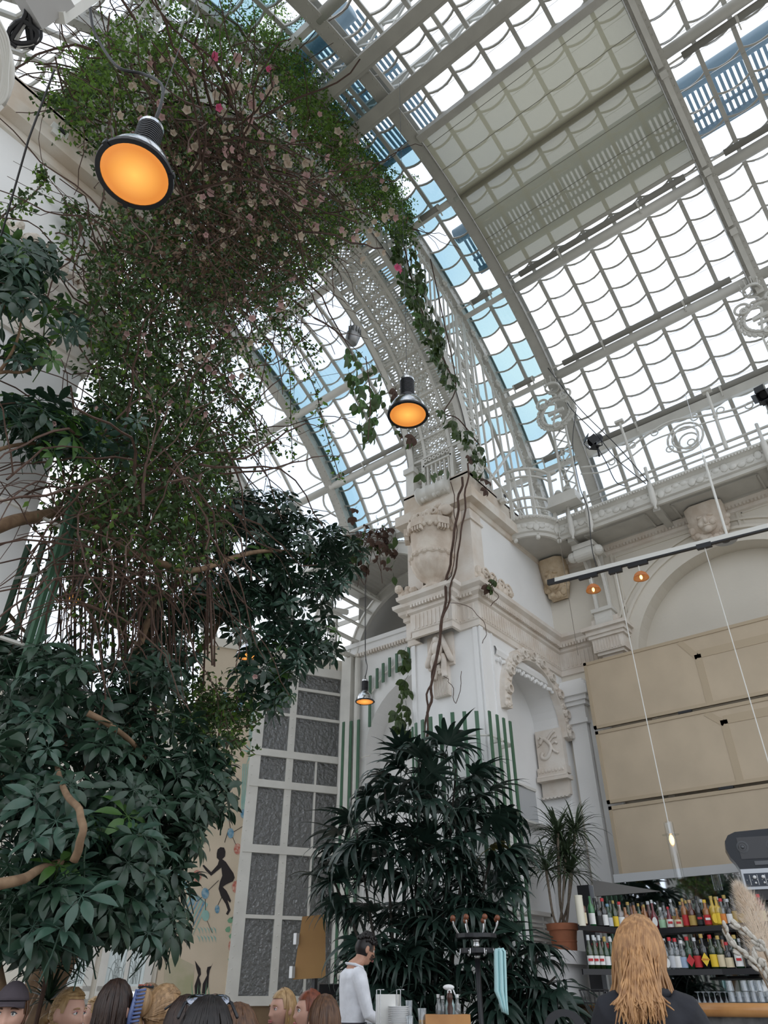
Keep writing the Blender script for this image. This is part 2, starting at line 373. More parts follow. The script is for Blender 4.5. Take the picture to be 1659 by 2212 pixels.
# ---- left pier, its mate across the nave
WL = struct('wall_left_pier'); LX = 1.95
b = MB(); b.bb((-1.2, PY0, 0), (LX, PY1, 8.2)); b.build('pier_core', PLASTER, WL)
b = MB(); b.bb((LX-.34, PY0-.012, 6.7), (LX+.02, PY0+.3, 8.2)); b.bb((LX-.38, PY0-.03, 7.92), (LX+.05, PY0+.3, 7.97)); b.build('stone_facing', STONE2, WL)
o = MB().sweep([(-1.2, PY0), (LX, PY0), (LX, PY1), (-1.2, PY1)], ent).build('lower_cornice', STONE2, WL); smooth_angle(o, 30)
b = MB()
for i in range(90):
    b.ball((-.9+2.8*rnd.random(), PY0-.13-.04*rnd.random(), 6.76+.22*rnd.random()), (.03+.05*rnd.random(), .05, .03+.04*rnd.random()), 6, 5, M=Matrix.Rotation(rnd.random()*3, 3, 'Y'))
b.build('carved_band', STONE2, WL)
b = MB(); b.sweep([(-1.2, PY0), (LX, PY0), (LX, PY1), (-1.2, PY1)], up); b.bb((-1.2, PY0-.05, 8.86), (LX+.05, PY1+.05, 8.92)); b.build('upper_cornice', bpy.data.materials['veined_stone'], WL)
# ---- alcove wall beyond the pier, and the oblique end wall
OB, WV = V(11.5, 10.2, 0), V(-.887, .462, 0); NV = V(-.462, -.887, 0)   # NV faces the room
def OBW(s, z, d=0.0): p = OB+WV*s+NV*d; return (p[0], p[1], z)
WA = struct('wall_alcove')
ay, az, ar = 8.15, 5.35, 1.5
poly = [(10.2, 0), (10.2, 7.62), (6.4, 7.62), (6.4, 0), (ay-ar, 0)]+[(ay-ar*math.cos(a), az+ar*math.sin(a)) for a in np.linspace(0, pi, 21)]+[(ay+ar, 0)]
b = MB(); b.prism([(11.5, y, z) for y, z in poly], (.5, 0, 0)); b.build('wall_face', PLASTER, WA)
b = MB(); b.bb((12.0, 6.4, 0), (12.2, 10.4, 7.62)); b.build('recess_back', PLASTER, WA)
b = MB(); b.bb((11.42, 6.4, 7.62), (12.2, 10.25, 7.86)); b.bb((11.38, 6.4, 7.80), (11.5, 10.25, 7.9)); b.build('cornice', PLASTER, WA)
b = MB()
for i in range(50): b.bb((11.4, 6.42+i*.075, 7.56), (11.5, 6.42+i*.075+.045, 7.64))
b.build('tooth_trim', STONE2, WA, kind='stuff')
b = MB(); b.bb((11.9, 6.4, 7.86), (12.0, 10.25, 9.6)); b.build('tympanum', mat('grey_board', (.20, .19, .17), .8), WA)
WE = struct('wall_end')
def oq(b, s0, s1, z0, z1, d0, d1, mi=0):
    b.prism([OBW(s0, z0, d0), OBW(s1, z0, d0), OBW(s1, z1, d0), OBW(s0, z1, d0)], NV*(d1-d0), mi)
MURAL = mat('mural_plaster', (.66, .55, .42), .85, col2=(.56, .47, .35), nscale=1.1, bump=.04)
b = MB(); oq(b, 2.02, 3.22, 0, 7.4, -.3, 0); b.build('mural_wall', MURAL, WE)
b = MB(); oq(b, -.3, 2.02, 7.2, 7.55, -.3, .03); oq(b, 2.02, 3.3, 7.4, 7.6, -.3, .05); oq(b, 3.22, 9, 5.9, 6.05, -.3, .06); oq(b, -.3, .06, 0, 7.3, -.3, .02); oq(b, 3.22, 9, 2.6, 5.9, -.3, 0); oq(b, 5.2, 9, 1.1, 2.62, -.3, 0); oq(b, 3.2, 3.32, 1.1, 2.62, -.3, .0); oq(b, 4.1, 4.24, 1.1, 2.62, -.3, .0); b.build('wall_face', CREAM, WE)
b = MB(); oq(b, 0.0, 2.02, 0, 1.15, -.3, 0); b.build('dado_panel', mat('brown_panel', (.23, .15, .085), .7, noise=.15), WE)
b = MB(); oq(b, 3.22, 9, 0, 1.15, -.3, 0); b.build('plinth', STONE2, WE)
# behind the window: a dark stairwell
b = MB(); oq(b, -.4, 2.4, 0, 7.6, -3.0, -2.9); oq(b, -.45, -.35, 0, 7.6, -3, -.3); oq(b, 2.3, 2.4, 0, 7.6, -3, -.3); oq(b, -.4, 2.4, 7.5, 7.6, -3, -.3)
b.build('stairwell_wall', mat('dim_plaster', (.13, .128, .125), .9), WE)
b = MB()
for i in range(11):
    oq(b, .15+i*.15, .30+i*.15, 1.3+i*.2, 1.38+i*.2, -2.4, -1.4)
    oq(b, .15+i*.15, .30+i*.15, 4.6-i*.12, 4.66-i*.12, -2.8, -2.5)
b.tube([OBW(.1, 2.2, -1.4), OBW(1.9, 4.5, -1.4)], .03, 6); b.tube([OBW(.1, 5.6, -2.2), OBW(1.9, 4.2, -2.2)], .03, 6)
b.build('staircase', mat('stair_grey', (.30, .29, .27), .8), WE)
# tall iron window
W1 = struct('window_1')
b = MB()
for s0, s1 in ((1.82, 2.04), (1.14, 1.28), (.0, .16)): oq(b, s0, s1, 1.12, 7.25, -.05, .04)
for z0, z1 in ((1.12, 1.26), (7.1, 7.3)): oq(b, 0, 2.04, z0, z1, -.05, .05)
for z in (5.33, 4.73, 3.55): oq(b, .1, 2.0, z-.07, z+.07, -.03, .06)
b.build('window_frame', IRON, W1)
b = MB(); oq(b, .62, .66, 1.2, 5.3, -.02, .03)
for z in (2.44, 6.15, 6.75): oq(b, .1, 1.9, z-.03, z+.03, -.02, .035)
b.build('glazing_bar', IRON, W1)
b = MB()
for s in (1.98, 1.21):
    for z in np.arange(1.3, 7.1, .17): b.ball(OBW(s, z, .045), .012, 5, 4)
b.build('rivet', IRON, W1, kind='stuff')
FROST = glass_mat('rippled_glass', (.55, .56, .56), .22, .06, haze=.035, hcol=(.75, .77, .78), bump=1.0)
SC_ = [(.17, .62), (.66, 1.14), (1.28, 1.82)]; ZC = [(1.26, 2.41), (2.47, 3.48), (3.62, 4.66), (4.8, 5.26), (5.4, 6.12), (6.18, 6.72), (6.78, 7.1)]
for s0, s1 in SC_:
    for z0, z1 in ZC:
        if z0 > 5.3 and s0 < .6: continue
        sa = .17 if (z0 > 5.3 and s0 < 1.0) else s0
        b = MB(); oq(b, sa-.01, s1+.01, z0-.01, z1+.01, -.012, .0); b.build('pane', FROST, W1)
# etched windows further left behind the tree
ETCH = glass_mat('etched_glass', (.75, .8, .8), .08, .2, haze=.6, hcol=(.72, .75, .74))
for wi, (s0, s1) in enumerate(((3.3, 4.12), (4.22, 5.2))):
    W = struct('window_%d' % (wi+2))
    b = MB()
    for a in (s0, s1-.1): oq(b, a, a+.12, 1.15, 2.62, -.05, .05)
    for z in (1.15, 1.32, 2.5): oq(b, s0, s1, z, z+.07, -.05, .05)
    oq(b, (s0+s1)/2-.03, (s0+s1)/2+.03, 1.2, 2.6, -.03, .04)
    b.build('window_frame', IRON, W)
    for a0, a1 in ((s0+.12, (s0+s1)/2-.03), ((s0+s1)/2+.03, s1-.1)):
        b = MB(); oq(b, a0, a1, 1.37, 2.52, -.01, 0); b.build('pane', ETCH, W)
    b = MB()
    for k in range(34):
        s = s0+.15+(s1-s0-.3)*rnd.random(); z = 1.42; pts = []
        h = .15+.75*rnd.random(); dr = rnd.choice((-1, 1))
        for i in range(6):
            t = i/5; pts.append(OBW(s+dr*.10*t**3, z+h*(t-.25*t**4), .004))
        b.tube(pts, .005, 4)
    b.build('etched_grass', mat('etched_line', (.28, .31, .30), .7), W, kind='stuff')
# left (street side) front: low wall and iron posts
b = MB(); b.bb((-1.6, -5, 0), (-1.3, 16, .6)); st(b.build('wall_front', CREAM))
# ================================================================ THE GLASS VAULT
def vp(r, a, y): return (VC+r*math.cos(rad(a)), y, VZ+r*math.sin(rad(a)))
DA = 3.3
# ribs
RIBM = IRON2
def rib(y, a0, a1, w=.25, r=VR, name='vault_rib', n=64, label=None):
    g = struct(name)
    b = MB(); b.ring((VC, 0, VZ), 'y', r, r+.025, y-w/2, y+w/2, rad(a0), rad(a1), n); b.build('lower_flange', RIBM, g)
    b = MB(); b.ring((VC, 0, VZ), 'y', r+.025, r+.40, y-.018, y+.018, rad(a0), rad(a1), n); b.build('web', RIBM, g)
    b = MB(); b.ring((VC, 0, VZ), 'y', r+.40, r+.43, y-w*.4, y+w*.4, rad(a0), rad(a1), n); b.build('upper_flange', RIBM, g)
    b = MB()
    for a in np.arange(a0+.5, a1, 1.05):
        for s in (-1, 1):
            c = vp(r-.005, a, y+s*w*.33); b.ball(c, .014, 5, 3)
            c = vp(r+.12+.1*(s+1), a+.5, y); b.box(c, (.03, .06, .03))
    b.build('rivet', RIBM, g, kind='stuff')
    return g
YB, YA, YC0, YC1, YD, YE, YF = -.1, 4.0, 5.15, 6.35, 10.3, 13.1, 16.2
for y in (-4.2, YB, YA): rib(y, 9, 171)
rib(YC0, 9, 171, .14); rib(YC1, 9, 171, .14)
rib(YD, 8, 171, .24); rib(YE, 8, 171, .24); rib(YF, 8, 171, .24)
# purlins: tubes and box girders
def purlin(y0, y1, a, r, kind, rr=.07):
    b = MB()
    if kind == 'tube': b.tube([vp(r, a, y0), vp(r, a, y1)], rr, 12)
    else:
        d = unit(V(*vp(1, a, 0))-V(VC, 0, VZ)); b.bar(vp(r, a, y0), vp(r, a, y1), rr, rr*1.3, up=d)
    return b
PUR = struct('trim_3')
for y0, y1 in ((-4.2, YB), (YB, YA), (YC1, YD), (YD, YE), (YE, YF)):
    for a in (39.6, 56, 73.5, 106.5, 124, 140.4): purlin(y0, y1, a, VR+.08, 'tube', .10).build('purlin_tube', IRON, PUR, smooth=True)
    for a in (25.2, 154.8): purlin(y0, y1, a, VR+.12, 'box', .16).build('purlin_box', IRON, PUR)
for y0, y1 in ((YA, YC0), (YC0, YC1)):
    for a in (25.2, 39.6, 56, 73.5, 106.5, 124, 140.4, 154.8): purlin(y0, y1, a, VR+.1, 'box', .11).build('purlin_box', IRON, PUR)
# crown girders: two heavy beams with a truss above, in each bay
for y0, y1 in ((-4.2, YB), (YB, YA), (YA, YC0), (YC1, YD)):
    for a in (91.2, 98.2):
        b = purlin(y0, y1, a, VR+.02, 'box', .20)
        b.bar(vp(VR-.12, a+.7, y0), vp(VR-.12, a+.7, y1), .22, .03); b.build('crown_beam', IRON2, PUR)
        b = MB(); n = max(2, int((y1-y0)/.55)); top = VR+.62
        b.bar(vp(top, a, y0), vp(top, a, y1), .09, .09)
        for i in range(n):
            ya, yb = y0+(y1-y0)*i/n, y0+(y1-y0)*(i+1)/n
            b.bar(vp(VR+.12, a, ya), vp(top, a, yb), .035, .05); b.bar(vp(top, a, ya), vp(VR+.12, a, yb), .035, .05); b.bar(vp(VR+.1, a, yb), vp(top, a, yb), .05, .05)
        b.build('truss_web', IRON, PUR, kind='stuff')
    b = MB()
    for y in np.linspace(y0+.15, y1-.15, 4): b.bar(vp(VR+.3, 91.2, y), vp(VR+.3, 98.2, y), .07, .07)
    b.build('cross_strut', IRON, PUR, kind='stuff')
# glazing: every pane its own piece with the sagging bar that carries it
GR = VR+.36
def glaz_mesh(dy, da, r, sag):
    v = []; f = []; n = 6
    for k, a in enumerate((0, da)):
        for i in range(n+1):
            t = i/n; sg = sag*(4*t*(1-t)); aa = rad(a)-sg/r
            rr = r+(.012 if k else 0.0); v.append((rr*math.cos(aa), t*dy, rr*math.sin(aa)))
    for i in range(n): f.append((i, i+1, n+2+i, n+1+i))
    me = bpy.data.meshes.new('pane'); me.from_pydata(v, [], f); me.materials.append(GLASS)
    mb = bpy.data.meshes.new('pane'); mb.from_pydata(v, [], f); mb.materials.append(GLASSB)
    bb = MB(); pts = []
    for i in range(n+1):
        t = i/n; sg = sag*(4*t*(1-t)); aa = -sg/r; pts.append(((r-.02)*math.cos(aa), t*dy, (r-.02)*math.sin(aa)))
    rows = []
    for p in pts: 
        q = V(*p); rows.append([q+V(-.024, 0, -.018), q+V(-.024, 0, .018), q+V(.018, 0, .018), q+V(.018, 0, -.018)])
    bb.grid(rows, 0, close=True)
    m2 = bpy.data.meshes.new('glazing_bar'); m2.from_pydata(bb.v, [], bb.f); m2.materials.append(IRON2)
    return me, mb, m2
def bay(n, y0, y1, cols, a0, a1, da=DA, sag=.085, blue=(), r=GR, gap=None):
    W = struct('window_%d' % n, loc=(VC, y0, VZ)); dy = (y1-y0)/cols
    me, mb, m2 = glaz_mesh(dy, da, r, sag)
    k = int(round((a1-a0)/da)); npan = 0
    for c in range(cols):
        for i in range(k):
            a = a0+i*da; M = Matrix.Translation((0, c*dy, 0)) @ Matrix.Rotation(-rad(a), 4, 'Y')
            isb = (c, i) in blue or (c, -1) in blue
            p = piece('pane', mb if isb else me, W, M)
            q = piece('glazing_bar', m2, p, Matrix.Identity(4))
    b = MB(); b.ring((0, 0, 0), 'y', r-.05, r+.01, -.036, .036, rad(9), rad(171), 60)
    mm = bpy.data.meshes.new('mullion'); mm.from_pydata(b.v, [], b.f); mm.materials.append(IRON2)
    for c in range(cols+1):
        if c in (0, cols): continue
        piece('mullion', mm, W, Matrix.Translation((0, c*dy, 0)))
    # tall sheet at the foot
    for c in range(cols):
        b = MB(); v = [];
        b.ring((VC, 0, VZ), 'y', r, r+.006, y0+c*dy, y0+(c+1)*dy, rad(13), rad(a0), 3); b.build('pane', GLASS, W)
    b = MB(); b.ring((VC, 0, VZ), 'y', r-.06, r+.02, y0, y1, rad(12.2), rad(13), 1); b.build('bottom_rail', IRON, W)
    return W
bay(4, -4.2, YB, 7, 25.3, 25.3+DA*24)
bay(5, YB, YA, 7, 25.3, 25.3+DA*39)
bay(6, YA, YC0, 2, 25.3, 25.3+DA*39, blue={(c, i) for c in (0, 1) for i in range(0, 39) if (i % 3) != 1})
bay(7, YC0, YC1, 2, 25.3, 25.3+DA*39, blue={(c, i) for c in (0, 1) for i in range(0, 20) if i % 2})
bay(8, YC1, YD, 7, 25.3, 25.3+DA*36, blue={(c, i) for c in (2, 3, 4, 5, 6) for i in (9, 10)}|{(6, i) for i in range(0, 14)})
bay(9, YD, YE, 2, 15.2, 15.2+6.6*19, da=6.6, sag=0.0)
bay(10, YE, YF, 2, 15.2, 15.2+6.6*19, da=6.6, sag=0.0)
# scalloped iron arcs along the far rib
b = MB()
for y, s in ((YD, 1), (YE, 1)):
    for a in np.arange(16.5, 90, 8.2):
        pts = []
        for i in range(9):
            t = i/8; pts.append(vp(VR+.15, a+8.0*t, y+.12+.34*math.sin(pi*t)*s))
        b.tube(pts, .028, 6)
b.build('scallop_bar', IRON, PUR, kind='stuff')
# blind rollers: dark tubes with brackets and thinner ends, plus tension wires
def roller(y0, y1, a, label):
    t = thing('blind_roller', label, 'roller blind', vp(VR+.06, a, (y0+y1)/2), 'rolled blinds under the glass roof')
    b = MB(); b.tube([vp(VR+.05, a, y0+.35), vp(VR+.05, a, y1-.35)], .06, 10); b.build('rolled_fabric', mat('rolled_cloth', (.30, .29, .26), .8), t, smooth=True)
    b = MB(); b.tube([vp(VR+.05, a, y0+.05), vp(VR+.05, a, y0+.36)], .02, 6); b.build('spindle', IRON, t); b = MB(); b.tube([vp(VR+.05, a, y1-.36), vp(VR+.05, a, y1-.05)], .02, 6); b.build('spindle', IRON, t)
    b = MB()
    for y in (y0+(y1-y0)*.3, y0+(y1-y0)*.7): b.ring((vp(VR+.05, a, y)[0], 0, vp(VR+.05, a, y)[2]), 'y', .05, .066, y-.02, y+.02, 0, 2*pi, 10); b.bar(vp(VR+.0, a-.4, y), vp(VR-.03, a-1.4, y), .02, .03)
    b.build('bracket', IRON, t)
roller(YB, YA, 57.6, 'rolled blind on the tube just below the lowered screen')
roller(YB, YA, 41.0, 'rolled blind above the second tube below the screen')
roller(YB, YA, 26.4, 'lowest rolled blind, just above the gallery scrollwork')
roller(-4.2, YB, 57.6, 'rolled blind beside the lowered screen, past the rib with cable ducts')
roller(-4.2, YB, 72.0, 'thick rolled blind under the roof hatch')
roller(YA+.03, YC0, 57.6, 'short rolled blind beside the climbing vine, second one up')
roller(YA+.03, YC0, 41.0, 'short rolled blind above the round balcony')
roller(YA+.03, YC0, 27.0, 'short rolled blind just behind the round balcony rail')
roller(YA+.03, YC0, 74.0, 'short rolled blind beside the pink blossoms at the top of the vine')
roller(YC1, YD, 41.0, 'rolled blind in the far bay seen under the lattice arch')
roller(YC1, YD, 26.4, 'lowest rolled blind in the far bay beside the arch foot')
b = MB()
for y0, y1 in ((-4.2, YB), (YB, YA), (YC1, YD)):
    for a in np.arange(27.5, 96, 3.3): b.tube([vp(VR+.28, a, y0), vp(VR+.28, a+.6, y1)], .004, 3)
b.build('tension_wire', STEEL, PUR, kind='stuff')
# opened screen of pale fabric between two ribs
FAB = bpy.data.materials.new('screen_fabric'); FAB.use_nodes = True
n, l = FAB.node_tree.nodes, FAB.node_tree.links; n.clear()
o_ = n.new('ShaderNodeOutputMaterial'); d_ = n.new('ShaderNodeBsdfDiffuse'); t_ = n.new('ShaderNodeBsdfTranslucent'); tp = n.new('ShaderNodeBsdfTransparent')
m1 = n.new('ShaderNodeMixShader'); m2_ = n.new('ShaderNodeMixShader'); tc = n.new('ShaderNodeTexCoord'); ns = n.new('ShaderNodeTexNoise'); ns.inputs['Scale'].default_value = 120; mr = n.new('ShaderNodeMapRange')
d_.inputs[0].default_value = (.56, .53, .42, 1); t_.inputs[0].default_value = (.33, .31, .22, 1); m1.inputs[0].default_value = .62; mr.inputs['To Min'].default_value = .03; mr.inputs['To Max'].default_value = .15
l.new(tc.outputs['Object'], ns.inputs['Vector']); l.new(ns.outputs['Fac'], mr.inputs['Value']); l.new(mr.outputs[0], m2_.inputs[0])
l.new(d_.outputs[0], m1.inputs[1]); l.new(t_.outputs[0], m1.inputs[2]); l.new(m1.outputs[0], m2_.inputs[1]); l.new(tp.outputs[0], m2_.inputs[2]); l.new(m2_.outputs[0], o_.inputs[0])
t = thing('roof_screen', 'large pale beige fabric screen stretched under the glass roof', 'screen', vp(VR, 72, 1.95))
b = MB(); rows = []
for i in range(19):
    a = 59.0+(84.3-59.0)*i/18; sag = .05*math.sin(pi*((i % 6)/6.0))
    rows.append([vp(VR-.02, a, y) for y in np.linspace(YB+.12, YA-.12, 8)])
b.grid(rows); b.build('fabric', FAB, t, smooth=True)
b = MB()
for a in (82.8, 78.5, 73.6, 69.2, 65.5, 62.2): b.bar(vp(VR-.022, a, YB+.12), vp(VR-.022, a, YA-.12), .006, .012)
b.build('seam', mat('seam_line', (.25, .24, .20), .8), t, kind='stuff')
b = MB(); b.bar(vp(VR-.0, 84.6, YB+.1), vp(VR-.0, 84.6, YA-.08), .14, .14); b.build('head_box', IRON2, t)
b = MB(); b.bar(vp(VR-.02, 58.9, YB+.1), vp(VR-.02, 58.9, YA-.1), .05, .06); b.build('bottom_bar', IRON2, t)
for y in (YB+.11, YA-.11): b = MB(); b.tube([vp(VR-.02, a, y) for a in np.linspace(14, 84, 30)], .012, 5); b.build('guide_wire', STEEL, t)
# cable ducts on rib B
g = thing('cable_duct', 'grey cable ducts with junction boxes running down the riveted rib', 'cable duct', vp(VR, 60, YB))
for i, (a0, a1) in enumerate(((85, 72.5), (71, 57.5), (56, 48), (47, 38.5))):
    b = MB(); b.ring((VC, 0, VZ), 'y', VR-.07, VR-.005, YB-.045, YB+.045, rad(a1), rad(a0), 8); b.build('duct', IRON, g)
    p = vp(VR-.05, a1-.9, YB); b = MB(); b.box(p, (.13, .12, .12), Matrix.Rotation(-rad(a1), 3, 'Y')); b.build('junction_box', IRON, g)
# hatch frame in the near bay
b = MB()
for a in (84, 91): b.bar(vp(VR+.2, a, -3.2), vp(VR+.2, a, YB-.35), .1, .12)
for y in (-3.2, -1.9, -.45): b.bar(vp(VR+.2, 84, y), vp(VR+.2, 91, y), .1, .12)
b.build('hatch_frame', IRON, PUR)
t = thing('hatch_motor', 'small grey hatch motor on a rod under the roof hatch', 'motor', vp(VR+.0, 86, -.75))
b = MB(); b.box(vp(VR+.05, 86.3, -.8), (.14, .12, .1)); b.build('motor_box', IRON2, t)
b = MB(); b.tube([vp(VR+.05, 84, -.7), vp(VR+.1, 91, -.95)], .022, 6); b.build('rod', IRON2, t)
b = MB(); b.tube([vp(VR+.05, 84.6, -.72), vp(VR-.05, 84.3, -.72)], .045, 8); b.build('black_gear', BLACK, t)
# outside: gutter pipe, slatted walkway
def walkway(y0, y1, a, w, label):
    t = thing('roof_walkway', label, 'walkway', vp(VR+.9, a, (y0+y1)/2))
    b = MB(); b.tube([vp(VR+.75, a+3.5, y0), vp(VR+.75, a+3.5, y1)], .16, 12); b.build('gutter_pipe', mat('sky_tinted_blue_zinc', (.42, .55, .64), .4, transluc=.45), t, smooth=True)  # the pipe's blue is sky reflection put into its base colour
    b = MB()
    for y in np.arange(y0, y1, .095): b.bar(vp(VR+1.0, a+2.2, y), vp(VR+1.0, a-w, y), .05, .04)
    b.build('grating_slat', mat('sky_tinted_blue_zinc', (0, 0, 0)), t, kind='stuff')
    b = MB(); b.bar(vp(VR+1.0, a-w, y0), vp(VR+1.0, a-w, y1), .12, .1); b.bar(vp(VR+1.02, a-w*.4, y0), vp(VR+1.02, a-w*.4, y1), .05, .05); b.build('edge_beam', mat('sky_tinted_blue_zinc', (0, 0, 0)), t)
walkway(-4.2, 4.6, 64, 3.2, 'blue grey slatted walkway with a gutter pipe above the glass')
walkway(YA-.3, YD, 98, 16, 'broad slatted walkway above the crown behind the flowering vine')
walkway(-6, -.0, 98, 4, 'slatted walkway above the roof hatch')
# ================================================================ THE LATTICE ARCH BETWEEN THE TWO PIERS
CX, CZ, CR = 5.2, 9.15, 3.68
LA = thing('lattice_arch', 'broad white iron lattice arch springing from the stone pier', 'arch', (CX, 5.75, CZ))
def ap(r, a, y): return (CX+r*math.cos(rad(a)), y, CZ+r*math.sin(rad(a)))
for y0, y1, r0, r1 in ((5.06, 5.20, CR, CR+.03), (5.06, 5.09, CR, CR+.24), (6.30, 6.44, CR, CR+.03), (6.41, 6.44, CR, CR+.24), (5.44, 5.50, CR+.02, CR+.09), (6.0, 6.06, CR+.02, CR+.09)):
    b = MB(); b.ring((CX, 0, CZ), 'y', r0, r1, y0, y1, 0, pi, 60); b.build('arch_rail', IRON, LA)
b = MB()
for a in np.arange(1.2, 179, 1.05):
    for k in range(5):
        ya = 5.5+k*.1
        b.bar(ap(CR+.05, a, ya), ap(CR+.05, a+1.05, ya+.1), .016, .02); b.bar(ap(CR+.05, a+1.05, ya), ap(CR+.05, a, ya+.1), .016, .02)
    if int(a) % 3 == 0:
        for k in range(5): b.box(ap(CR+.045, a, 5.55+k*.1), (.05, .04, .05))
b.build('lattice', IRON, LA, kind='stuff')
b = MB()
for a in np.arange(1, 179, .85):
    b.bar(ap(CR+.12, a, 5.2), ap(CR+.12, a, 5.46), .022, .02); b.bar(ap(CR+.12, a, 6.04), ap(CR+.12, a, 6.32), .022, .02)
for a in np.arange(3, 179, 6.5): b.bar(ap(CR+.05, a, 5.08), ap(CR+.05, a, 6.42), .06, .05)
b.build('cross_slat', IRON, LA, kind='stuff')
# upper walkway grating carried by the arch
b = MB(); b.ring((CX, 0, CZ), 'y', CR+.42, CR+.45, 5.2, 5.26, 0, pi, 50); b.ring((CX, 0, CZ), 'y', CR+.42, CR+.45, 6.24, 6.3, 0, pi, 50)
for a in np.arange(0, 180, 3.2):
    for y in (5.1, 6.4): b.bar(ap(CR+.22, a, y), ap(CR+.46, a+1.6, y), .025, .03); b.bar(ap(CR+.46, a+1.6, y), ap(CR+.22, a+3.2, y), .025, .03)
b.build('side_web', IRON, LA, kind='stuff')
# spandrel uprights between the arch and the vault
b = MB()
for y in (YC0, YC1):
    for x in np.arange(1.75, 9.0, .16):
        h = (CR+.45)**2-(x-CX)**2
        z0 = CZ+math.sqrt(h) if h > 0 else 8.95; z1 = VZ+math.sqrt(VR**2-(x-VC)**2)
        if z1-z0 > .1: b.bar((x, y, z0), (x, y, z1), .028, .028)
b.build('spandrel_bar', IRON, LA, kind='stuff')
def lattice_post(x0, x1, y, z0, z1, par, w=.05, st_=.26):
    b = MB()
    for x in (x0, x1): b.bar((x, y, z0), (x, y, z1), w, w)
    n = int((z1-z0)/st_)
    for i in range(n):
        za, zb = z0+(z1-z0)*i/n, z0+(z1-z0)*(i+1)/n
        b.bar((x0, y, za), (x1, y, zb), .026, .026); b.bar((x1, y, za), (x0, y, zb), .026, .026)
        b.ring(((x0+x1)/2, 0, (za+zb)/2), 'y', .03, .055, y-.015, y+.015, 0, 2*pi, 6)
    return b.build('lattice_post', IRON, par, kind='stuff')
for x0, x1 in ((8.92, 9.16), (9.22, 9.42), (1.2, 1.46)):
    for y in (YC0, YC1): lattice_post(x0, x1, y, 8.92, VZ+math.sqrt(VR**2-(x1-VC)**2), LA)
b = MB()
for x in (9.75, 10.1, 10.45, 10.8, 11.15): b.bar((x, YC0, 8.92), (x-.25, YC0, VZ+math.sqrt(max(.1, VR**2-(x-.25-VC)**2))), .035, .035)
b.bar((9.4, YC0, 9.6), (11.6, YC0, 8.95), .05, .05); b.bar((9.4, YC0, 8.95), (10.9, YC0, 10.9), .04, .04)
b.build('stay_bar', IRON, LA, kind='stuff')
# rosettes strung along the vault rib
b = MB()
for a in list(range(8, 66, 5)):
    p = vp(VR-.06, a, YC0-.06)
    for k in range(6):
        q = 2*pi*k/6; b.ball((p[0]+.06*math.cos(q), p[1]-.02, p[2]+.06*math.sin(q)), (.035, .03, .035), 6, 4)
    b.ball((p[0], p[1]-.04, p[2]), .035, 6, 4)
b.build('rosette', IRON, LA, kind='stuff')
b = MB()
for a in np.arange(6, 70, 1.5):
    p = vp(VR-.05, a, YC0); b.bar(p, vp(VR-.25, a+.7, YC0), .02, .02); b.bar(vp(VR-.25, a+.7, YC0), vp(VR-.05, a+1.5, YC0), .02, .02)
b.ring((VC, 0, VZ), 'y', VR-.28, VR-.24, YC0-.03, YC0+.03, rad(6), rad(70), 30)
b.build('rib_lattice', IRON, LA, kind='stuff')
# feet of the arch on the piers
for fx, sg in ((8.86, 1), (1.62, -1)):
    b = MB()
    for y in (5.12, 6.36): b.bb((fx-.08, y-.09, 8.9), (fx+.14, y+.09, 9.62)); b.bb((fx-.12, y-.12, 8.9), (fx+.17, y+.12, 8.98)); b.bb((fx-.12, y-.12, 9.5), (fx+.17, y+.12, 9.62))
    for y in (5.42, 6.06): b.bb((fx-.06, y-.035, 8.9), (fx+.04, y+.035, 9.7))
    b.bb((fx-.06, 5.42, 9.52), (fx+.03, 6.06, 9.56)); b.bb((fx-.06, 5.42, 9.72), (fx+.03, 6.06, 9.76)); b.build('foot_frame', IRON, LA)
    b = MB()
    for i in range(6): b.bar((fx-.02, 5.5+i*.095, 8.92), (fx-.02, 5.5+i*.095, 9.52), .03, .04)
    b.build('foot_bar', IRON, LA, kind='stuff')
    b = MB()
    for i in range(6): b.ring((0, 5.49+i*.1, 9.64), 'x', .022, .046, fx-.08, fx-.02, 0, 2*pi, 12)
    b.build('foot_ring', IRON, LA, kind='stuff')
    b = MB(); pr = [(.17, 0), (.19, .04), (.15, .07), (.15, .2), (.17, .23), (.15, .26), (.15, .4), (.17, .43), (.15, .46), (.15, .6), (.19, .63), (.17, .67)]
    b.lathe(pr, (fx-.1*sg-.06*sg, 5.42, 8.77), 16, M=Matrix.Rotation(-pi/2, 3, 'X')); b.build('bolster', IRON, LA, smooth=True)
    b = MB()
    for i in range(8): b.ball((fx-.22*sg, 5.46+.085*i, 8.66+.015*math.sin(i*2)), (.055, .06, .045+.015*math.cos(i*2.2)), 8, 6)
    b.build('husk_garland', IRON, LA, smooth=True)
# ================================================================ GALLERY ALONG THE BAR WALL
GA = thing('gallery', 'white iron gallery with embossed fascia and rails along the bar wall', 'gallery', (10.9, 1.5, 8.2))
GX, GZ0, GZ1 = 10.7, 8.2, 8.58
gp = [(10.14, 5.08)]+[(10.75-.6*math.cos(a), 5.0-.6*math.sin(a)) for a in np.linspace(.05, pi/2-.1, 9)]+[(GX, 4.36), (GX, 4.25), (GX, -4.5)]
fas = [(-.05, GZ0-.02), (.0, GZ0-.02), (.02, GZ0+.03), (.06, GZ0+.05), (.0, GZ0+.09), (.03, GZ0+.18), (.0, GZ0+.28), (.05, GZ0+.31), (.09, GZ0+.35), (.09, GZ0+.38), (-.05, GZ0+.38)]
o = MB().sweep(gp, fas).build('fascia', IRON, GA); smooth_angle(o, 35)
b = MB()
for p, t, nn in along(gp[:-1]+[(GX, -1.6)], .05): q = p+nn*.085; b.box((q[0], q[1], GZ1-.045), (.026, .026, .045))
b.build('bead_row', IRON, GA, kind='stuff')
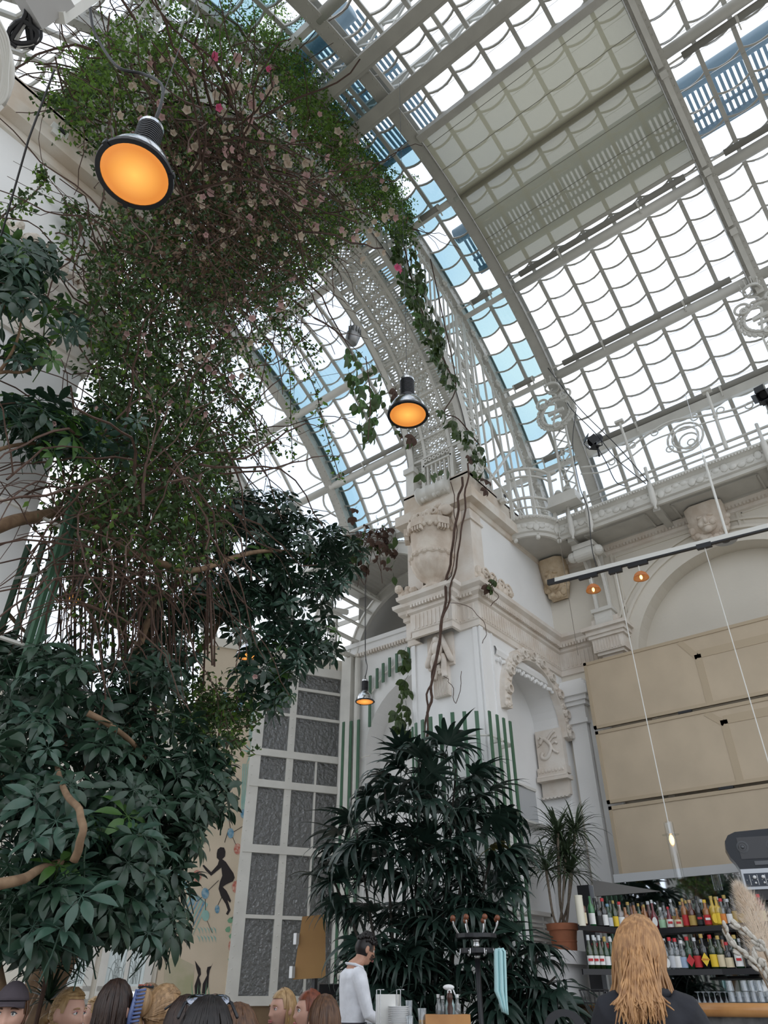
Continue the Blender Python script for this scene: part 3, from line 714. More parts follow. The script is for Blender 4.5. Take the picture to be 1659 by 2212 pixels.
b = MB()
for i, (p, t, nn) in enumerate(along(gp[:-1]+[(GX, -1.6)], .13)):
    q = p+nn*.02; M = Matrix.Rotation(math.atan2(t[1], t[0]), 3, 'Z')
    b.ball((q[0], q[1], GZ0+.18+.03*math.sin(i*1.25)), (.07, .02, .055 if i % 4 else .08), 8, 5, M=M)
b.build('relief', IRON, GA, smooth=True, kind='stuff')
b = MB(); b.bb((GX, -4.5, GZ0), (11.55, 4.3, GZ0+.06)); b.prism([(x, y, GZ0) for x, y in gp[:12]]+[(11.5, 4.3, GZ0), (11.5, 5.08, GZ0)], (0, 0, .05)); b.build('deck', IRON2, GA)
b = MB()
b.sweep([(11.5, 4.95), (11.5, -4.5)], [(0, 8.0), (.04, 8.02), (.05, 8.08), (.1, 8.12), (.14, 8.18), (0, 8.2)]); b.build('deck_moulding', STONE2, GA)
b = MB()
for i in range(110): b.box((11.42, 4.9-i*.06, 8.1), (.05, .032, .05))
b.build('dentil', STONE2, GA, kind='stuff')
for y in (4.2, 2.6, .75, -1.1, -3):
    b = MB(); b.bb((GX+.05, y-.06, 8.1), (11.5, y+.06, 8.2)); b.build('deck_beam', IRON2, GA)
for y0, y1 in ((.9, 2.45), (2.75, 4.05), (-1, .6)):
    b = MB()
    for y in (y0+.08, y1-.08): b.bb((10.85, y-.015, 8.17), (11.35, y+.015, 8.2))
    for x in (10.85, 11.35): b.bb((x-.015, y0+.08, 8.17), (x+.015, y1-.08, 8.2))
    b.build('coffer_moulding', IRON2, GA)
def off(path, d):
    m = MB().sweep(path, [(d, 0)]) if False else None
    out = []
    for i, p in enumerate(path):
        a = np.array(path[max(0, i-1)]); c = np.array(path[min(len(path)-1, i+1)]); t = unit(c-a); out.append((p[0]+t[1]*d, p[1]-t[0]*d))
    return out
for z, r in ((8.74, .018), (8.88, .024)):
    b = MB(); b.tube([(x, y, z) for x, y in gp[11:]], r, 6); b.build('rail', IRON, GA, smooth=True)
for z, r in ((8.80, .02), (9.02, .03), (9.52, .022), (9.70, .032)):
    b = MB(); b.tube([(x, y, z) for x, y in gp[:12]], r, 6); b.build('balcony_rail', IRON, GA, smooth=True)
for x, y in ((10.16, 5.0), (10.66, 4.38), (10.3, 4.62)):
    b = MB(); b.bar((x, y, 8.2), (x, y, 9.72), .06, .06); b.ball((x, y, 8.14), .045, 8, 6); b.build('balcony_post', IRON, GA)
for y in (4.1, 3.74, 2.58, .72, -1.14):
    b = MB(); b.lathe([(.0, 8.06), (.03, 8.08), (.02, 8.12), (.055, 8.2), (.05, 8.58), (.03, 8.6), (.028, 8.95), (.0, 8.96)], (GX-.07, y, 0), 10); b.build('post', IRON, GA, smooth=True)
for px, py, bx, by in ((1338, 912, 1382, 1040), (1526, 845, 1570, 970), (1365+285, 860, 1680, 930)):
    p, q = AX(px, py, GX-.05), AX(bx, by, GX-.05)
    b = MB(); b.tube([q, q*.45+p*.55, p], [.035, .028, .024], 8); b.box(p, (.1, .16, .05)); b.ball(q*.45+p*.55, .045, 8, 6); b.build('tall_post', IRON, GA)
# scrollwork between the tall posts
def pxs(L, x=GX-.05, n=8): return spline([AX(px, py, x) for px, py in L], n)
for L, r in (([(1255, 1010), (1300, 1003), (1350, 975), (1400, 938), (1450, 910), (1520, 898), (1590, 883), (1659, 850), (1720, 820)], .02),
             ([(1255, 1024), (1305, 1018), (1358, 990), (1410, 952), (1470, 930), (1530, 912), (1600, 893), (1659, 866), (1720, 840)], .014)):
    b = MB(); b.tube(pxs(L), r, 6); b.build('scroll_bar', IRON, GA, smooth=True)
def hoop(par, name, c, r, t, ax='x', n=18, m=IRON): b = MB(); b.tube(arc(c, ax, r, c[0] if ax == 'x' else c[1], 0, 2*pi, n), t, 5); return b.build(name, m, par, smooth=True)
c = AX(1480, 945, GX-.05); hoop(GA, 'scroll_ring', c, .30, .02); hoop(GA, 'scroll_ring', c, .22, .018); hoop(GA, 'scroll_ring', AX(1488, 952, GX-.06), .16, .016)
for px, py in ((1322, 998), (1366, 962), (1414, 935), (1500, 902), (1556, 886), (1618, 876), (1447, 970), (1493, 955)): hoop(GA, 'small_ring', AX(px, py, GX-.06), .06, .012)
# low windows behind the gallery and the brick kerb
b = MB(); b.bb((12.05, -4.5, 8.4), (12.25, 5.0, 8.72)); st(b.build('trim_4', mat('brick_kerb', (.24, .15, .11), .9, noise=.4, nscale=30)))
b = MB(); b.bb((11.95, -4.5, 8.70), (12.25, 5, 8.78)); b.bb((11.98, -4.5, 9.0), (12.2, 5, 9.16))
for y in np.arange(-4.2, 5, 1.02): b.bb((12.0, y-.05, 8.75), (12.15, y+.05, 9.1))
st(b.build('trim_5', IRON))
# wreaths with crowns on lattice posts
def wreath(y, label):
    c = (10.72, y, 11.1)
    t = thing('iron_wreath', label, 'ornament', (10.75, y, 8.4), 'crowned iron wreaths in front of the ribs')
    b = MB(); b.tube(arc(c, 'x', .36, 10.72, 0, 2*pi, 26), .035, 6); b.build('hoop', IRON, t, smooth=True)
    b = MB()
    for i in range(26):
        a = 2*pi*i/26; s = 1 if math.sin(a) < .75 else .0
        for rr in (.31, .41):
            p = (c[0]-.03, c[1]+rr*math.cos(a), c[2]+rr*math.sin(a))
            b.ball(p, (.03, .032, .06), 6, 4, M=Matrix.Rotation(a+.5*(rr-.36)*10, 3, 'X'))
    b.build('laurel_leaf', IRON, t, kind='stuff')
    for a in (pi*.27, pi*.73, -pi/2):
        b = MB(); p = (c[0]-.05, c[1]+.36*math.cos(a), c[2]+.36*math.sin(a)); b.ring(p, 'x', .03, .075, c[0]-.09, c[0]-.02, 0, 2*pi, 14); b.ball(p, (.05, .035, .035), 8, 5); b.build('boss', IRON, t)
    b = MB()
    for s in (-1, 1):
        pts = [(c[0]-.04, c[1]+s*(.26+.12*math.cos(q)), c[2]+.36+.12*math.sin(q)) for q in np.linspace(-1.2, 3.4, 12)]; b.tube(pts, .024, 6)
    b.build('horn_scroll', IRON, t, smooth=True)
    b = MB(); b.bar((c[0]-.03, y-.17, c[2]+.02), (c[0]-.03, y+.17, c[2]+.02), .05, .07); b.bar((c[0]-.03, y-.1, c[2]-.12), (c[0]-.03, y+.12, c[2]-.12), .04, .05); b.tube(spline([(c[0]-.03, y+.1, c[2]-.3), (c[0]-.03, y+.04, c[2]-.05), (c[0]-.03, y-.02, c[2]+.2), (c[0]-.03, y+.1, c[2]+.27)]), .024, 6)
    b.build('monogram', IRON, t)
    b = MB(); b.ring((c[0], y, c[2]+.72), 'z', .13, .16, c[2]+.7, c[2]+.75, 0, 2*pi, 18)
    for i in range(9): q = 2*pi*i/9; b.tube([(c[0]+.145*math.cos(q), y+.145*math.sin(q), c[2]+.75), (c[0]+.17*math.cos(q), y+.17*math.sin(q), c[2]+.86)], .009, 4); b.ball((c[0]+.17*math.cos(q), y+.17*math.sin(q), c[2]+.88), .024, 6, 4)
    b.build('crown', IRON, t)
    b = MB(); b.tube(spline([(c[0], y, c[2]+.7), (c[0], y+.09, c[2]+.6), (c[0], y-.05, c[2]+.5), (c[0], y, c[2]+.38)]), .018, 5); b.build('stem', IRON, t, smooth=True)
    b = MB()
    for s in (-1, 1): b.bar((c[0], y+s*.15, 8.6), (c[0], y+s*.13, c[2]-.3), .035, .035)
    for i in range(7):
        za, zb = 9.0+i*.25, 9.25+i*.25
        b.bar((c[0], y-.14, za), (c[0], y+.14, zb), .022, .022); b.bar((c[0], y+.14, za), (c[0], y-.14, zb), .022, .022)
    b.build('lattice_stand', IRON, t)
    return t
wreath(4.02, 'crowned iron wreath on its lattice stand beside the round balcony')
wreath(.02, 'crowned iron wreath cut by the picture edge, under the rib with ducts')
# transformer box on the gallery by the wreath
t = thing('transformer', 'pale metal box with coil insulators on the gallery floor', 'electrical box', (10.6, 4.0, 8.95))
p = AX(1220, 1082, 10.6); b = MB(); b.box(p, (.3, .55, .2)); b.box(p+V(0, 0, -.12), (.34, .6, .04)); b.build('case', IRON, t)
b = MB(); 
for k in (-.1, .1): b.lathe([(.07, .1), (.09, .13), (.07, .16), (.09, .19), (.07, .22), (.05, .26)], p+V(0, k, 0), 10)
b.build('insulator', IRON2, t)
# spotlights on the gallery
def spot(px, py, x, label, aim):
    p = AX(px, py, x); t = thing('spotlight', label, 'spotlight', p, 'black spotlights above the gallery')
    M = Vector(aim).to_track_quat('Z', 'Y').to_matrix()
    b = MB(); b.lathe([(.05, -.14), (.08, -.12), (.08, .06), (.11, .12), (.10, .12), (.06, .04)], p, 14, M=M); b.build('housing', BLACK, t)
    b = MB(); 
    for i in range(4):
        a = i*pi/2; c = M @ Vector((.12*math.cos(a), .12*math.sin(a), .16)); b.box(p+np.array(c), (.15, .15, .012), M @ Matrix.Rotation(a, 3, 'Z') @ Matrix.Rotation(1.0, 3, 'Y'))
    b.build('barn_door', BLACK, t)
    b = MB(); b.tube([p+V(0, -.1, 0), p+V(0, -.1, -.18), p+V(0, .1, -.18), p+V(0, .1, 0)], .012, 5); b.tube([p+V(0, 0, -.18), p+V(0, 0, -.4)], .02, 6); b.build('yoke', BLACK, t)
spot(1287, 950, 10.65, 'black spotlight with barn doors at the end of the lowest roof tube', (-.5, .4, -.5))
spot(1650, 852, 10.5, 'black square floodlight at the right end of the gallery scrollwork', (-.7, .1, -.6))
t = thing('gallery_cable', 'dark cables sagging along the gallery rail from the spotlight', 'cable', AX(1300, 960, 10.6))
for L in ([(1292, 968), (1310, 1000), (1330, 1040), (1350, 1050)], [(1225, 870), (1240, 890), (1290, 940), (1330, 990), (1395, 1045)], [(1245, 880), (1237, 960), (1252, 1050), (1270, 1100), (1278, 1180), (1290, 1230)], [(1180, 790), (1250, 880), (1330, 960), (1400, 1040)]):
    b = MB(); b.tube(pxs(L, 10.55), .008, 4); b.build('strand', BLACK, t)
# ================================================================ CARVED STONE
def mascaron(c, w, h, n, label):       # carved corbel with a face among leaves; faces along -x
    ST = STONE3 if n == 1 else STONE
    t = thing('carved_corbel', label, 'corbel', c, 'carved stone corbels under the gallery')
    b = MB(); x, y, z = c; rows = []
    for i in range(9):
        v = i/8; d = .34*(1-v)**.6+.03; ww = w*(1-.35*v**2)
        rows.append([(x+.2, y-ww/2, z+h/2-h*v), (x+.2-d*.75, y-ww/2, z+h/2-h*v), (x+.2-d, y-ww*.3, z+h/2-h*v), (x+.2-d, y+ww*.3, z+h/2-h*v), (x+.2-d*.75, y+ww/2, z+h/2-h*v), (x+.2, y+ww/2, z+h/2-h*v)])
    b.grid(rows, close=True); b.build('bracket', ST, t, smooth=True)
    b = MB(); fx = x-.02
    b.ball((fx, y, z), (.13, w*.26, h*.3), 14, 10); b.ball((fx-.13, y, z-.02), (.05, .035, .07), 8, 6)
    for s in (-1, 1):
        b.ball((fx-.09, y+s*.08, z+.07), (.05, .06, .03), 8, 6); b.ball((fx-.08, y+s*.09, z-.06), (.06, .06, .06), 8, 6)
    b.ball((fx-.08, y, z-.17), (.06, .07, .06), 8, 6); b.ball((fx-.1, y, z-.1), (.03, .07, .02), 8, 4); b.build('face', ST, t, smooth=True)
    b = MB(); R_ = random.Random(n)
    for i in range(46):
        a = pi*2*i/46; rr = 1+.22*R_.random()
        b.ball((fx+.05+.06*R_.random(), y+w*.40*math.cos(a)*rr, z+h*.42*math.sin(a)*rr*.95), (.05, .05+.03*R_.random(), .06), 7, 5, M=Matrix.Rotation(a, 3, 'X'))
    b.build('foliage_wreath', ST, t, smooth=True, kind='stuff')
mascaron((11.27, 4.86, 7.78), .5, .75, 1, 'weathered ochre lion-like corbel tucked under the round balcony')
mascaron((11.25, 1.97, 7.86), .62, .62, 2, 'carved grotesque keystone above the blind arch')
# iron console under the gallery
t = thing('iron_console', 'white iron scroll console on a stone block under the gallery', 'bracket', (11.2, 4.05, 6.4))
for y in (3.94, 4.18):
    b = MB(); b.tube(spline([(11.36, y, 6.85), (11.34, y, 7.3), (11.25, y, 7.75), (11.02, y, 8.02), (10.92, y, 8.1)]), .03, 6); b.bar((11.4, y, 6.8), (11.4, y, 8.15), .06, .05); b.build('curved_stay', IRON, t)
b = MB(); b.ring((10.98, 0, 7.9), 'y', .05, .12, 3.88, 4.24, 0, 2*pi, 16); b.tube([(10.98, 3.82, 7.9), (10.98, 4.3, 7.9)], .08, 10); b.ball((10.98, 3.82, 7.9), .1, 10, 8); b.ball((10.98, 4.3, 7.9), .1, 10, 8); b.bb((10.9, 3.85, 8.0), (11.5, 4.27, 8.1)); b.build('scroll_head', IRON, t)
b = MB(); b.bb((11.28, 3.9, 6.62), (11.5, 4.22, 6.92)); b.bb((11.24, 3.87, 6.86), (11.5, 4.25, 6.93)); b.ring((11.34, 0, 6.66), 'y', .02, .1, 3.92, 4.2, pi*.5, pi*1.5, 10); b.build('shoe', IRON, t)
b = MB(); b.bb((11.3, 3.82, 6.45), (11.5, 4.3, 6.75)); b.build('stone_block', STONE2, t)
# capital block of the entablature beneath the console
b = MB()
for z0, z1, e in ((5.98, 6.05, .0), (6.05, 6.1, .06), (6.1, 6.34, .10), (6.34, 6.4, .14), (6.4, 6.48, .17), (6.48, 6.54, .22)): b.bb((11.28-e, 3.85-e, z0), (11.5, 4.2+e, z1))
b.build('capital_block', STONE2, WR)
b = MB()
for i in range(9): b.bb((11.165, 3.8+i*.053, 6.12), (11.19, 3.8+i*.053+.02, 6.32))
b.build('capital_flute', STONE2, WR, kind='stuff')
# urn in its niche
t = thing('stone_urn', 'large carved stone urn heaped with fruit in the pier niche', 'urn', (8.6, 5.8, 6.72))
uc = (8.62, 5.8, 6.72)
b = MB(); b.lathe([(.2, 0), (.22, .05), (.14, .09), (.1, .14), (.16, .2), (.26, .28), (.34, .42), (.37, .55)], uc, 48, lobes=16, lamp=.045); b.build('fluted_bowl', STONE, t, smooth=True)
b = MB(); b.lathe([(.37, .55), (.395, .57), (.395, .62), (.37, .64), (.345, .66), (.35, .8), (.37, .98), (.385, 1.08), (.42, 1.1), (.43, 1.15), (.43, 1.24), (.38, 1.27), (.30, 1.28)], uc, 32); smooth_angle(b.build('body', STONE, t), 35)
b = MB()
for i in range(24):
    a = 2*pi*i/24; b.ball((uc[0]+.41*math.cos(a), uc[1]+.41*math.sin(a), uc[2]+1.09), (.045, .045, .05), 6, 5); b.ball((uc[0]+.39*math.cos(a+.1), uc[1]+.39*math.sin(a+.1), uc[2]+.6), (.03, .03, .035), 6, 4)
for i in range(3):
    a = pi+.55*(i-1)*1.9; p = (uc[0]+.43*math.cos(a), uc[1]+.43*math.sin(a), uc[2]+1.13); M = Matrix.Rotation(a, 3, 'Z'); b.box(p, (.1, .2, .14), M)
    for k in range(4): q = M @ Vector((.0, -.075+.05*k, -.11)); b.box((p[0]+q[0], p[1]+q[1], p[2]+q[2]), (.08, .03, .08), M)
b.build('egg_and_drop_band', STONE, t, kind='stuff')
b = MB(); R_ = random.Random(3)
for i in range(60):
    a = R_.random()*2*pi; rr = .33*math.sqrt(R_.random()); b.ball((uc[0]+rr*math.cos(a), uc[1]+rr*math.sin(a), uc[2]+1.28+.22*(1-(rr/.36)**2)*R_.random()+.04), (.05+.03*R_.random(),)*3, 7, 5)
for i in range(9):
    p = (uc[0]-.3+.08*R_.random(), uc[1]-.25+.06*i, uc[2]+1.3+.1*R_.random()); b.ring(p, 'x', .03, .065, p[0]-.04, p[0]+.02, 0, 2*pi, 10)
b.build('fruit_heap', STONE, t, smooth=True, kind='stuff')
b = MB(); q = (uc[0]-.1, uc[1]-.36, uc[2]+1.42)
b.ball(q, (.09, .17, .1), 10, 8, M=Matrix.Rotation(.7, 3, 'X')); b.ball((q[0]-.02, q[1]+.13, q[2]+.13), .065, 8, 6); b.ball((q[0]-.03, q[1]+.2, q[2]+.12), (.02, .05, .02), 6, 4); b.ball((q[0]+.02, q[1]-.2, q[2]-.22), (.06, .1, .18), 8, 6)
for s in (0, 1): b.ball((q[0]-.07+.1*s, q[1]-.06, q[2]-.05), (.03, .14, .1), 8, 6, M=Matrix.Rotation(.8, 3, 'X'))
b.build('bird', STONE, t, smooth=True)
# carved lumps on the cornice ledge beside the urn
t = thing('carved_scroll_block', 'broken carved scrolls lying on the pier cornice beside the urn', 'carving', (9.3, 5.15, 6.72)); R_ = random.Random(9)
b = MB()
for i in range(30): b.ball((8.78+.95*R_.random(), 5.0+.14*R_.random(), 6.76+.26*R_.random()*(1-i/40)), (.05+.05*R_.random(), .06, .06+.05*R_.random()), 7, 5)
b.bb((8.8, 5.02, 6.7), (9.75, 5.12, 6.9)); b.build('leaf_mass', STONE, t, kind='stuff')
for x in (8.9, 9.12, 9.4, 9.62):
    pts = [(x+.11*(1-q)*math.cos(q*11), 4.98, 6.9+.11*(1-q)*math.sin(q*11)) for q in np.linspace(0, .9, 22)]; b = MB(); b.tube(pts, .022, 6); b.build('volute', STONE, t, smooth=True)
b = MB()
for i in range(12): b.ball((8.5+.2*R_.random(), 6.2+.25*R_.random(), 6.75+.2*R_.random()), .06+.03*R_.random(), 7, 5)
b.build('left_mass', STONE, t, kind='stuff')
# carved drop below the pedestal
t = thing('carved_drop', 'carved bird-and-drapery drop hanging below the urn pedestal', 'carving', (8.72, 5.8, 5.2)); R_ = random.Random(4)
b = MB(); b.bb((8.68, 5.66, 4.98), (8.75, 5.94, 5.5)); b.bb((8.7, 5.56, 5.45), (8.75, 6.04, 5.98)); b.build('plate', STONE2, t)
b = MB()
for s in (-1, 1):
    for i in range(7): b.ball((8.66, 5.8+s*(.05+.025*i), 5.92-.06*i), (.05, .05, .10), 8, 6, M=Matrix.Rotation(s*.5, 3, 'X'))
    b.tube(spline([(8.66, 5.8+s*.06, 5.62), (8.64, 5.8+s*.1, 5.5), (8.66, 5.8+s*.08, 5.36), (8.65, 5.8+s*.1, 5.25)]), [.05]*19, 6)
b.ball((8.62, 5.8, 5.72), (.09, .09, .13), 10, 8); b.ball((8.58, 5.8, 5.55), (.08, .08, .08), 10, 8); b.ball((8.6, 5.8, 5.86), (.06, .05, .06), 8, 6)
for i in range(18): b.ball((8.66, 5.7+.2*R_.random(), 5.3+.5*R_.random()), .035, 6, 4)
b.build('figure', STONE2, t, smooth=True)
b = MB()
for i in range(14): b.bb((8.665, 5.67+i*.019, 4.99), (8.685, 5.67+i*.019+.008, 5.42))
b.build('fluting', STONE2, t, kind='stuff')
# sensors on the piers
for px, py, pl, lab in ((1083, 1076, 5.0, 'small white sensor box on the right pier cornice'), (122, 292, 5.0, 'small white sensor box on the left pier cornice')):
    p = AY(px, py, pl); t = thing('sensor', lab, 'sensor', p); b = MB(); b.box(p, (.17, .12, .15)); b.box(p+V(-.02, -.05, -.1), (.1, .1, .08)); b.build('case', mat('white_plastic', (.75, .74, .70), .5), t)
    b = MB(); b.box(p+V(.02, -.065, .03), (.07, .02, .05)); b.build('lens', BLACK, t)
# green slat trellis round the pier
SL = [(8.24, 5.97), (8.18, 5.81), (8.15, 5.65), (8.14, 5.47), (8.18, 5.3), (8.25, 5.15), (8.34, 5.01), (8.45, 4.87), (8.65, 4.87), (8.83, 4.87), (9.01, 4.87)]
t = thing('slat_trellis', 'tall green slat trellis curving round the white pier behind the palm', 'trellis', (8.5, 5.4, 0))
for x, y in [(8.36, 6.12)]+SL:
    a = math.atan2(y-5.6, x-9.0) if y > 4.9 else -pi/2
    b = MB(); b.box((x, y, 2.85), (.022, .052, 3.3), Matrix.Rotation(a, 3, 'Z')); b.build('slat', GREEN, t)
for z in (4.18, 3.25, 2.1):
    b = MB(); b.tube([(x+.03, y+.03, z) for x, y in [(8.36, 6.12)]+SL], .016, 5); b.build('hoop', IRON, t)
    for x, y in ((8.75, 4.93), (9.05, 4.93)): b = MB(); b.bar((x, y-.05, z), (x, 5.1, z), .03, .05); b.build('bracket', IRON, t)
t = thing('slat_trellis', 'green slat trellis round the left pier behind the tangled stems', 'trellis', (2.4, 5.4, 0))
for x, y in SL[:8]:
    x = 10.55-x; a = math.atan2(y-5.6, x-1.5)
    b = MB(); b.box((x, y, 2.9), (.022, .062, 3.5), Matrix.Rotation(a, 3, 'Z')); b.build('slat', GREEN, t)
for z in (4.3, 3.3):
    b = MB(); b.tube([(10.53-x, y+.03, z) for x, y in SL], .016, 5); b.build('hoop', IRON, t)
t = thing('slat_trellis', 'short green slats fanned above the alcove arch', 'trellis', AX(840, 1440, 11.4), 'green slats on the alcove wall')
for px, y0, y1 in ((800, 1460, 1570), (815, 1444, 1487), (828, 1433, 1474), (842, 1421, 1462), (857, 1412, 1453), (871, 1405, 1450), (883, 1398, 1446)):
    p, q = AX(px, y0, 11.42), AX(px, y1, 11.42); b = MB(); b.bb((11.4, p[1]-.03, q[2]), (11.43, p[1]+.03, p[2])); b.build('slat', GREEN, t)
b = MB(); b.tube([AX(px, py, 11.44) for px, py in ((800, 1500), (830, 1455), (860, 1432), (885, 1424))], .02, 5); b.build('hoop', IRON, t)
t = thing('slat_trellis', 'long green slats standing at the alcove corner beside the tall window', 'trellis', AX(752, 1700, 11.0), 'green slats on the alcove wall')
for px, y0 in ((743, 1560), (759, 1558), (775, 1555)):
    p = AX(px, y0, 11.3); b = MB(); b.bb((11.28, p[1]-.03, 1.2), (11.31, p[1]+.03, p[2])); b.build('slat', GREEN, t)
b = MB(); b.tube([(11.36, 10.1, 5.3), (11.36, 9.4, 5.3)], .015, 5); b.build('hoop', IRON, t)
b = MB(); b.bb((11.3, 9.93, 0), (11.5, 10.2, 7.55)); b.tube([(11.38, 9.8, 0), (11.38, 9.8, 7.5)], .06, 10); b.build('corner_post', IRON, WA)
# small barrel canopy over the alcove
t = thing('barrel_canopy', 'small white iron barrel canopy with lattice beams over the alcove', 'canopy', (10.8, 8.25, 7.4))
bc = (0, 8.25, 7.35)
for x in (10.15, 11.45):
    for r0, r1, w in ((1.62, 1.66, .09), (1.66, 1.86, .02), (1.86, 1.9, .09)):
        b = MB(); b.ring(bc, 'x', r0, r1, x-w/2, x+w/2, 0, pi, 32); b.build('arch_ring', IRON, t)
for a in range(8, 176, 12):
    if 62 < a < 118: continue
    b = MB(); y, z = bc[1]+1.68*math.cos(rad(a)), bc[2]+1.68*math.sin(rad(a)); y2, z2 = bc[1]+1.84*math.cos(rad(a)), bc[2]+1.84*math.sin(rad(a))
    b.bar((10.15, y, z), (11.45, y, z), .07, .025); b.bar((10.15, y2, z2), (11.45, y2, z2), .07, .025)
    for i in range(7): xa = 10.15+i*.186; b.bar((xa, y, z), (xa+.093, y2, z2), .03, .02); b.bar((xa+.093, y2, z2), (xa+.186, y, z), .03, .02)
    b.build('lattice_beam', IRON, t)
b = MB(); rows = []
for i in range(61):
    a = rad(52+76*i/60); r = 1.9+.012*(i % 2); rows.append([(x, bc[1]+r*math.cos(a), bc[2]+r*math.sin(a)) for x in (10.1, 11.5)])
b.grid(rows); b.build('corrugated_sheet', IRON2, t)
b = MB(); b.bb((10.1, 6.5, 9.35), (10.3, 10.4, 9.47)); b.bb((10.1, 6.5, 9.9), (10.16, 10.4, 9.94)); b.bb((11.2, 6.5, 9.35), (11.9, 10.3, 9.45))
for y in (6.7, 7.6, 8.6, 9.6, 10.3): b.bar((10.13, y, 9.4), (10.13, y, 9.95), .04, .04)
b.build('catwalk_rail', IRON, t)
# lower ironwork left of the canopy
b = MB()
for s in (.3, 1.4, 2.6, 3.8, 5.0): b.bar(OBW(s, 7.5, -.1), OBW(s, 8.9, -.1), .08, .08)
b.bar(OBW(0, 8.85, -.1), OBW(5.4, 8.85, -.1), .1, .1); b.build('eaves_post', IRON, WE)
# ================================================================ TAN SCREENS IN FRONT OF THE BLIND ARCH
TAN = mat('tan_screen_cloth', (.58, .475, .35), .9, noise=.10, nscale=2.0, bump=.05, bscale=300)
TAN2 = mat('tan_seam_and_silhouette', (.49, .395, .28), .9)
SX = 11.0
zz = [5.92, 4.765, 3.635, 2.52]
for i, lab in enumerate(('topmost tan cloth screen over the blind arch', 'middle tan cloth screen above the bar', 'lowest tan cloth screen, just above the bar mirror')):
    t = thing('cloth_screen', lab, 'screen', (SX, 2, zz[i+1]), 'tan cloth screens above the bar')
    za, zb = zz[i+1]+.02, zz[i]-.02; y1, y0 = 4.45-.01*i, -.5
    b = MB(); b.bb((SX, y0, za), (SX+.02, y1, zb)); b.build('cloth', TAN, t)
    b = MB()
    for c0, c1 in (((SX-.012, y1-.05, za), (SX+.03, y1, zb)), ((SX-.012, y0, za), (SX+.03, y1, za+.05)), ((SX-.012, y0, zb-.05), (SX+.03, y1, zb))): b.bb(c0, c1)
    b.build('hem', TAN2, t)
    if i < 2:
        b = MB(); ym = 2.62-.12*i; zt = zb-.32+.12*i
        b.bb((SX-.006, ym-.05, za+.05), (SX+.01, ym+.05, zt)); b.bb((SX-.006, -.5, zt-.06), (SX+.01, ym, zt+.06)); b.bar((SX, ym+.22, zb-.05), (SX, ym, zt-.05), .012, .09)
        b.build('frame_silhouette', TAN2, t)  # darker strips paint the silhouette of backlit frames onto the cloth
    b = MB(); b.bb((SX-.02, 2.9-.3*i, za-.035), (SX+.03, 3.1-.3*i, za+.0)); b.build('clip', BLACK, t)
# ================================================================ LEDGE, NICHE FITTINGS, POTTED DRACAENA
b = MB(); b.bb((9.25, 4.86, 1.60), (11.5, 5.62, 1.75)); b.bb((9.3, 4.93, 0), (11.5, 5.1, 1.6)); b.bb((9.28, 4.9, 1.25), (11.5, 5.1, 1.3)); o = st(b.build('trim_6', PLASTER))
t = thing('wall_vent', 'grey louvred vent low in the niche beside the terracotta pot', 'vent', (9.9, 5.5, 1.8))
p, q = AY(1150, 1995, 5.4), AY(1192, 2040, 5.4)
b = MB()
for i in range(7): z = 1.80+i*.055; b.box(((p[0]+q[0])/2, 5.5, z), (q[0]-p[0]+.25, .05, .012), Matrix.Rotation(.6, 3, 'X'))
b.build('louvre', IRON, t, kind='stuff')
b = MB(); x0, x1 = p[0]-.15, q[0]+.15
for c0, c1 in (((x0-.04, 5.44, 1.76), (x0, 5.56, 2.24)), ((x1, 5.44, 1.76), (x1+.04, 5.56, 2.24)), ((x0-.04, 5.44, 2.2), (x1+.04, 5.56, 2.25))): b.bb(c0, c1)
b.build('vent_frame', IRON, t)
t = thing('wall_board', 'plain grey board hanging on the niche wall behind the green slats', 'board', AY(1140, 1740, 5.5))
p, q = AY(1122, 1698, 5.5), AY(1164, 1778, 5.5); b = MB(); b.bb((p[0], 5.5, q[2]), (q[0], 5.55, p[2])); b.build('panel', mat('grey_panel', (.50, .51, .52), .6), t)
b = MB(); b.bb((p[0]-.05, 5.48, p[2]), (q[0]+.0, 5.56, p[2]+.04)); b.bb((p[0]-.05, 5.45, q[2]-.05), (q[0]+.3, 5.58, q[2]-.02)); b.build('rail', IRON, t)
TERRA = mat('terracotta', (.46, .17, .085), .75, noise=.18, nscale=8)
pc = V(10.42, 5.14, 1.75)
t = thing('potted_dracaena', 'spiky dracaena with bare stems in a large terracotta pot on the ledge', 'potted plant', pc)
b = MB(); b.lathe([(.155, 0), (.16, .02), (.165, .05), (.168, .11), (.175, .115), (.175, .13), (.17, .135), (.19, .25), (.212, .255), (.218, .33), (.2, .335), (.19, .27), (0, .27)], pc, 28); smooth_angle(b.build('pot', TERRA, t), 35)
DRAC = mat('dracaena_leaf', (.06, .095, .045), .45, noise=.3, nscale=20)
heads = [((1205, 1800), 10.9), ((1243, 1795), 11.2), ((1222, 1845), 11.0), ((1180, 1880), 10.9), ((1232, 1885), 11.1), ((1212, 1835), 11.4)]
stem = mat('pale_stem', (.30, .24, .18), .8, noise=.3, nscale=30)
def strap_rosette(c, n, L, w, R_, droop=1.0, up=V(0, 0, 1)):
    b = MB()
    for i in range(n):
        a = 2.4*i+R_.random()*.4; el = -.2+1.45*R_.random(); d = V(math.cos(a)*math.cos(el), math.sin(a)*math.cos(el), math.sin(el))
        l = L*(.7+.45*R_.random()); pts = []; k = 6; p = np.array(c, float); sd = unit(np.cross(d, V(0, 0, 1))+1e-3)
        rows = []
        for j in range(k+1):
            t_ = j/k; ww = w*(1-t_**2.2)*(.6+.4*min(1, t_*4))+.001
            nn = np.cross(sd, d); rows.append([p-sd*ww, p-nn*ww*.35, p+sd*ww]); p = p+d*l/k; d = unit(d+V(0, 0, -.20*droop*(t_+.25)))
        b.grid(rows)
    return b
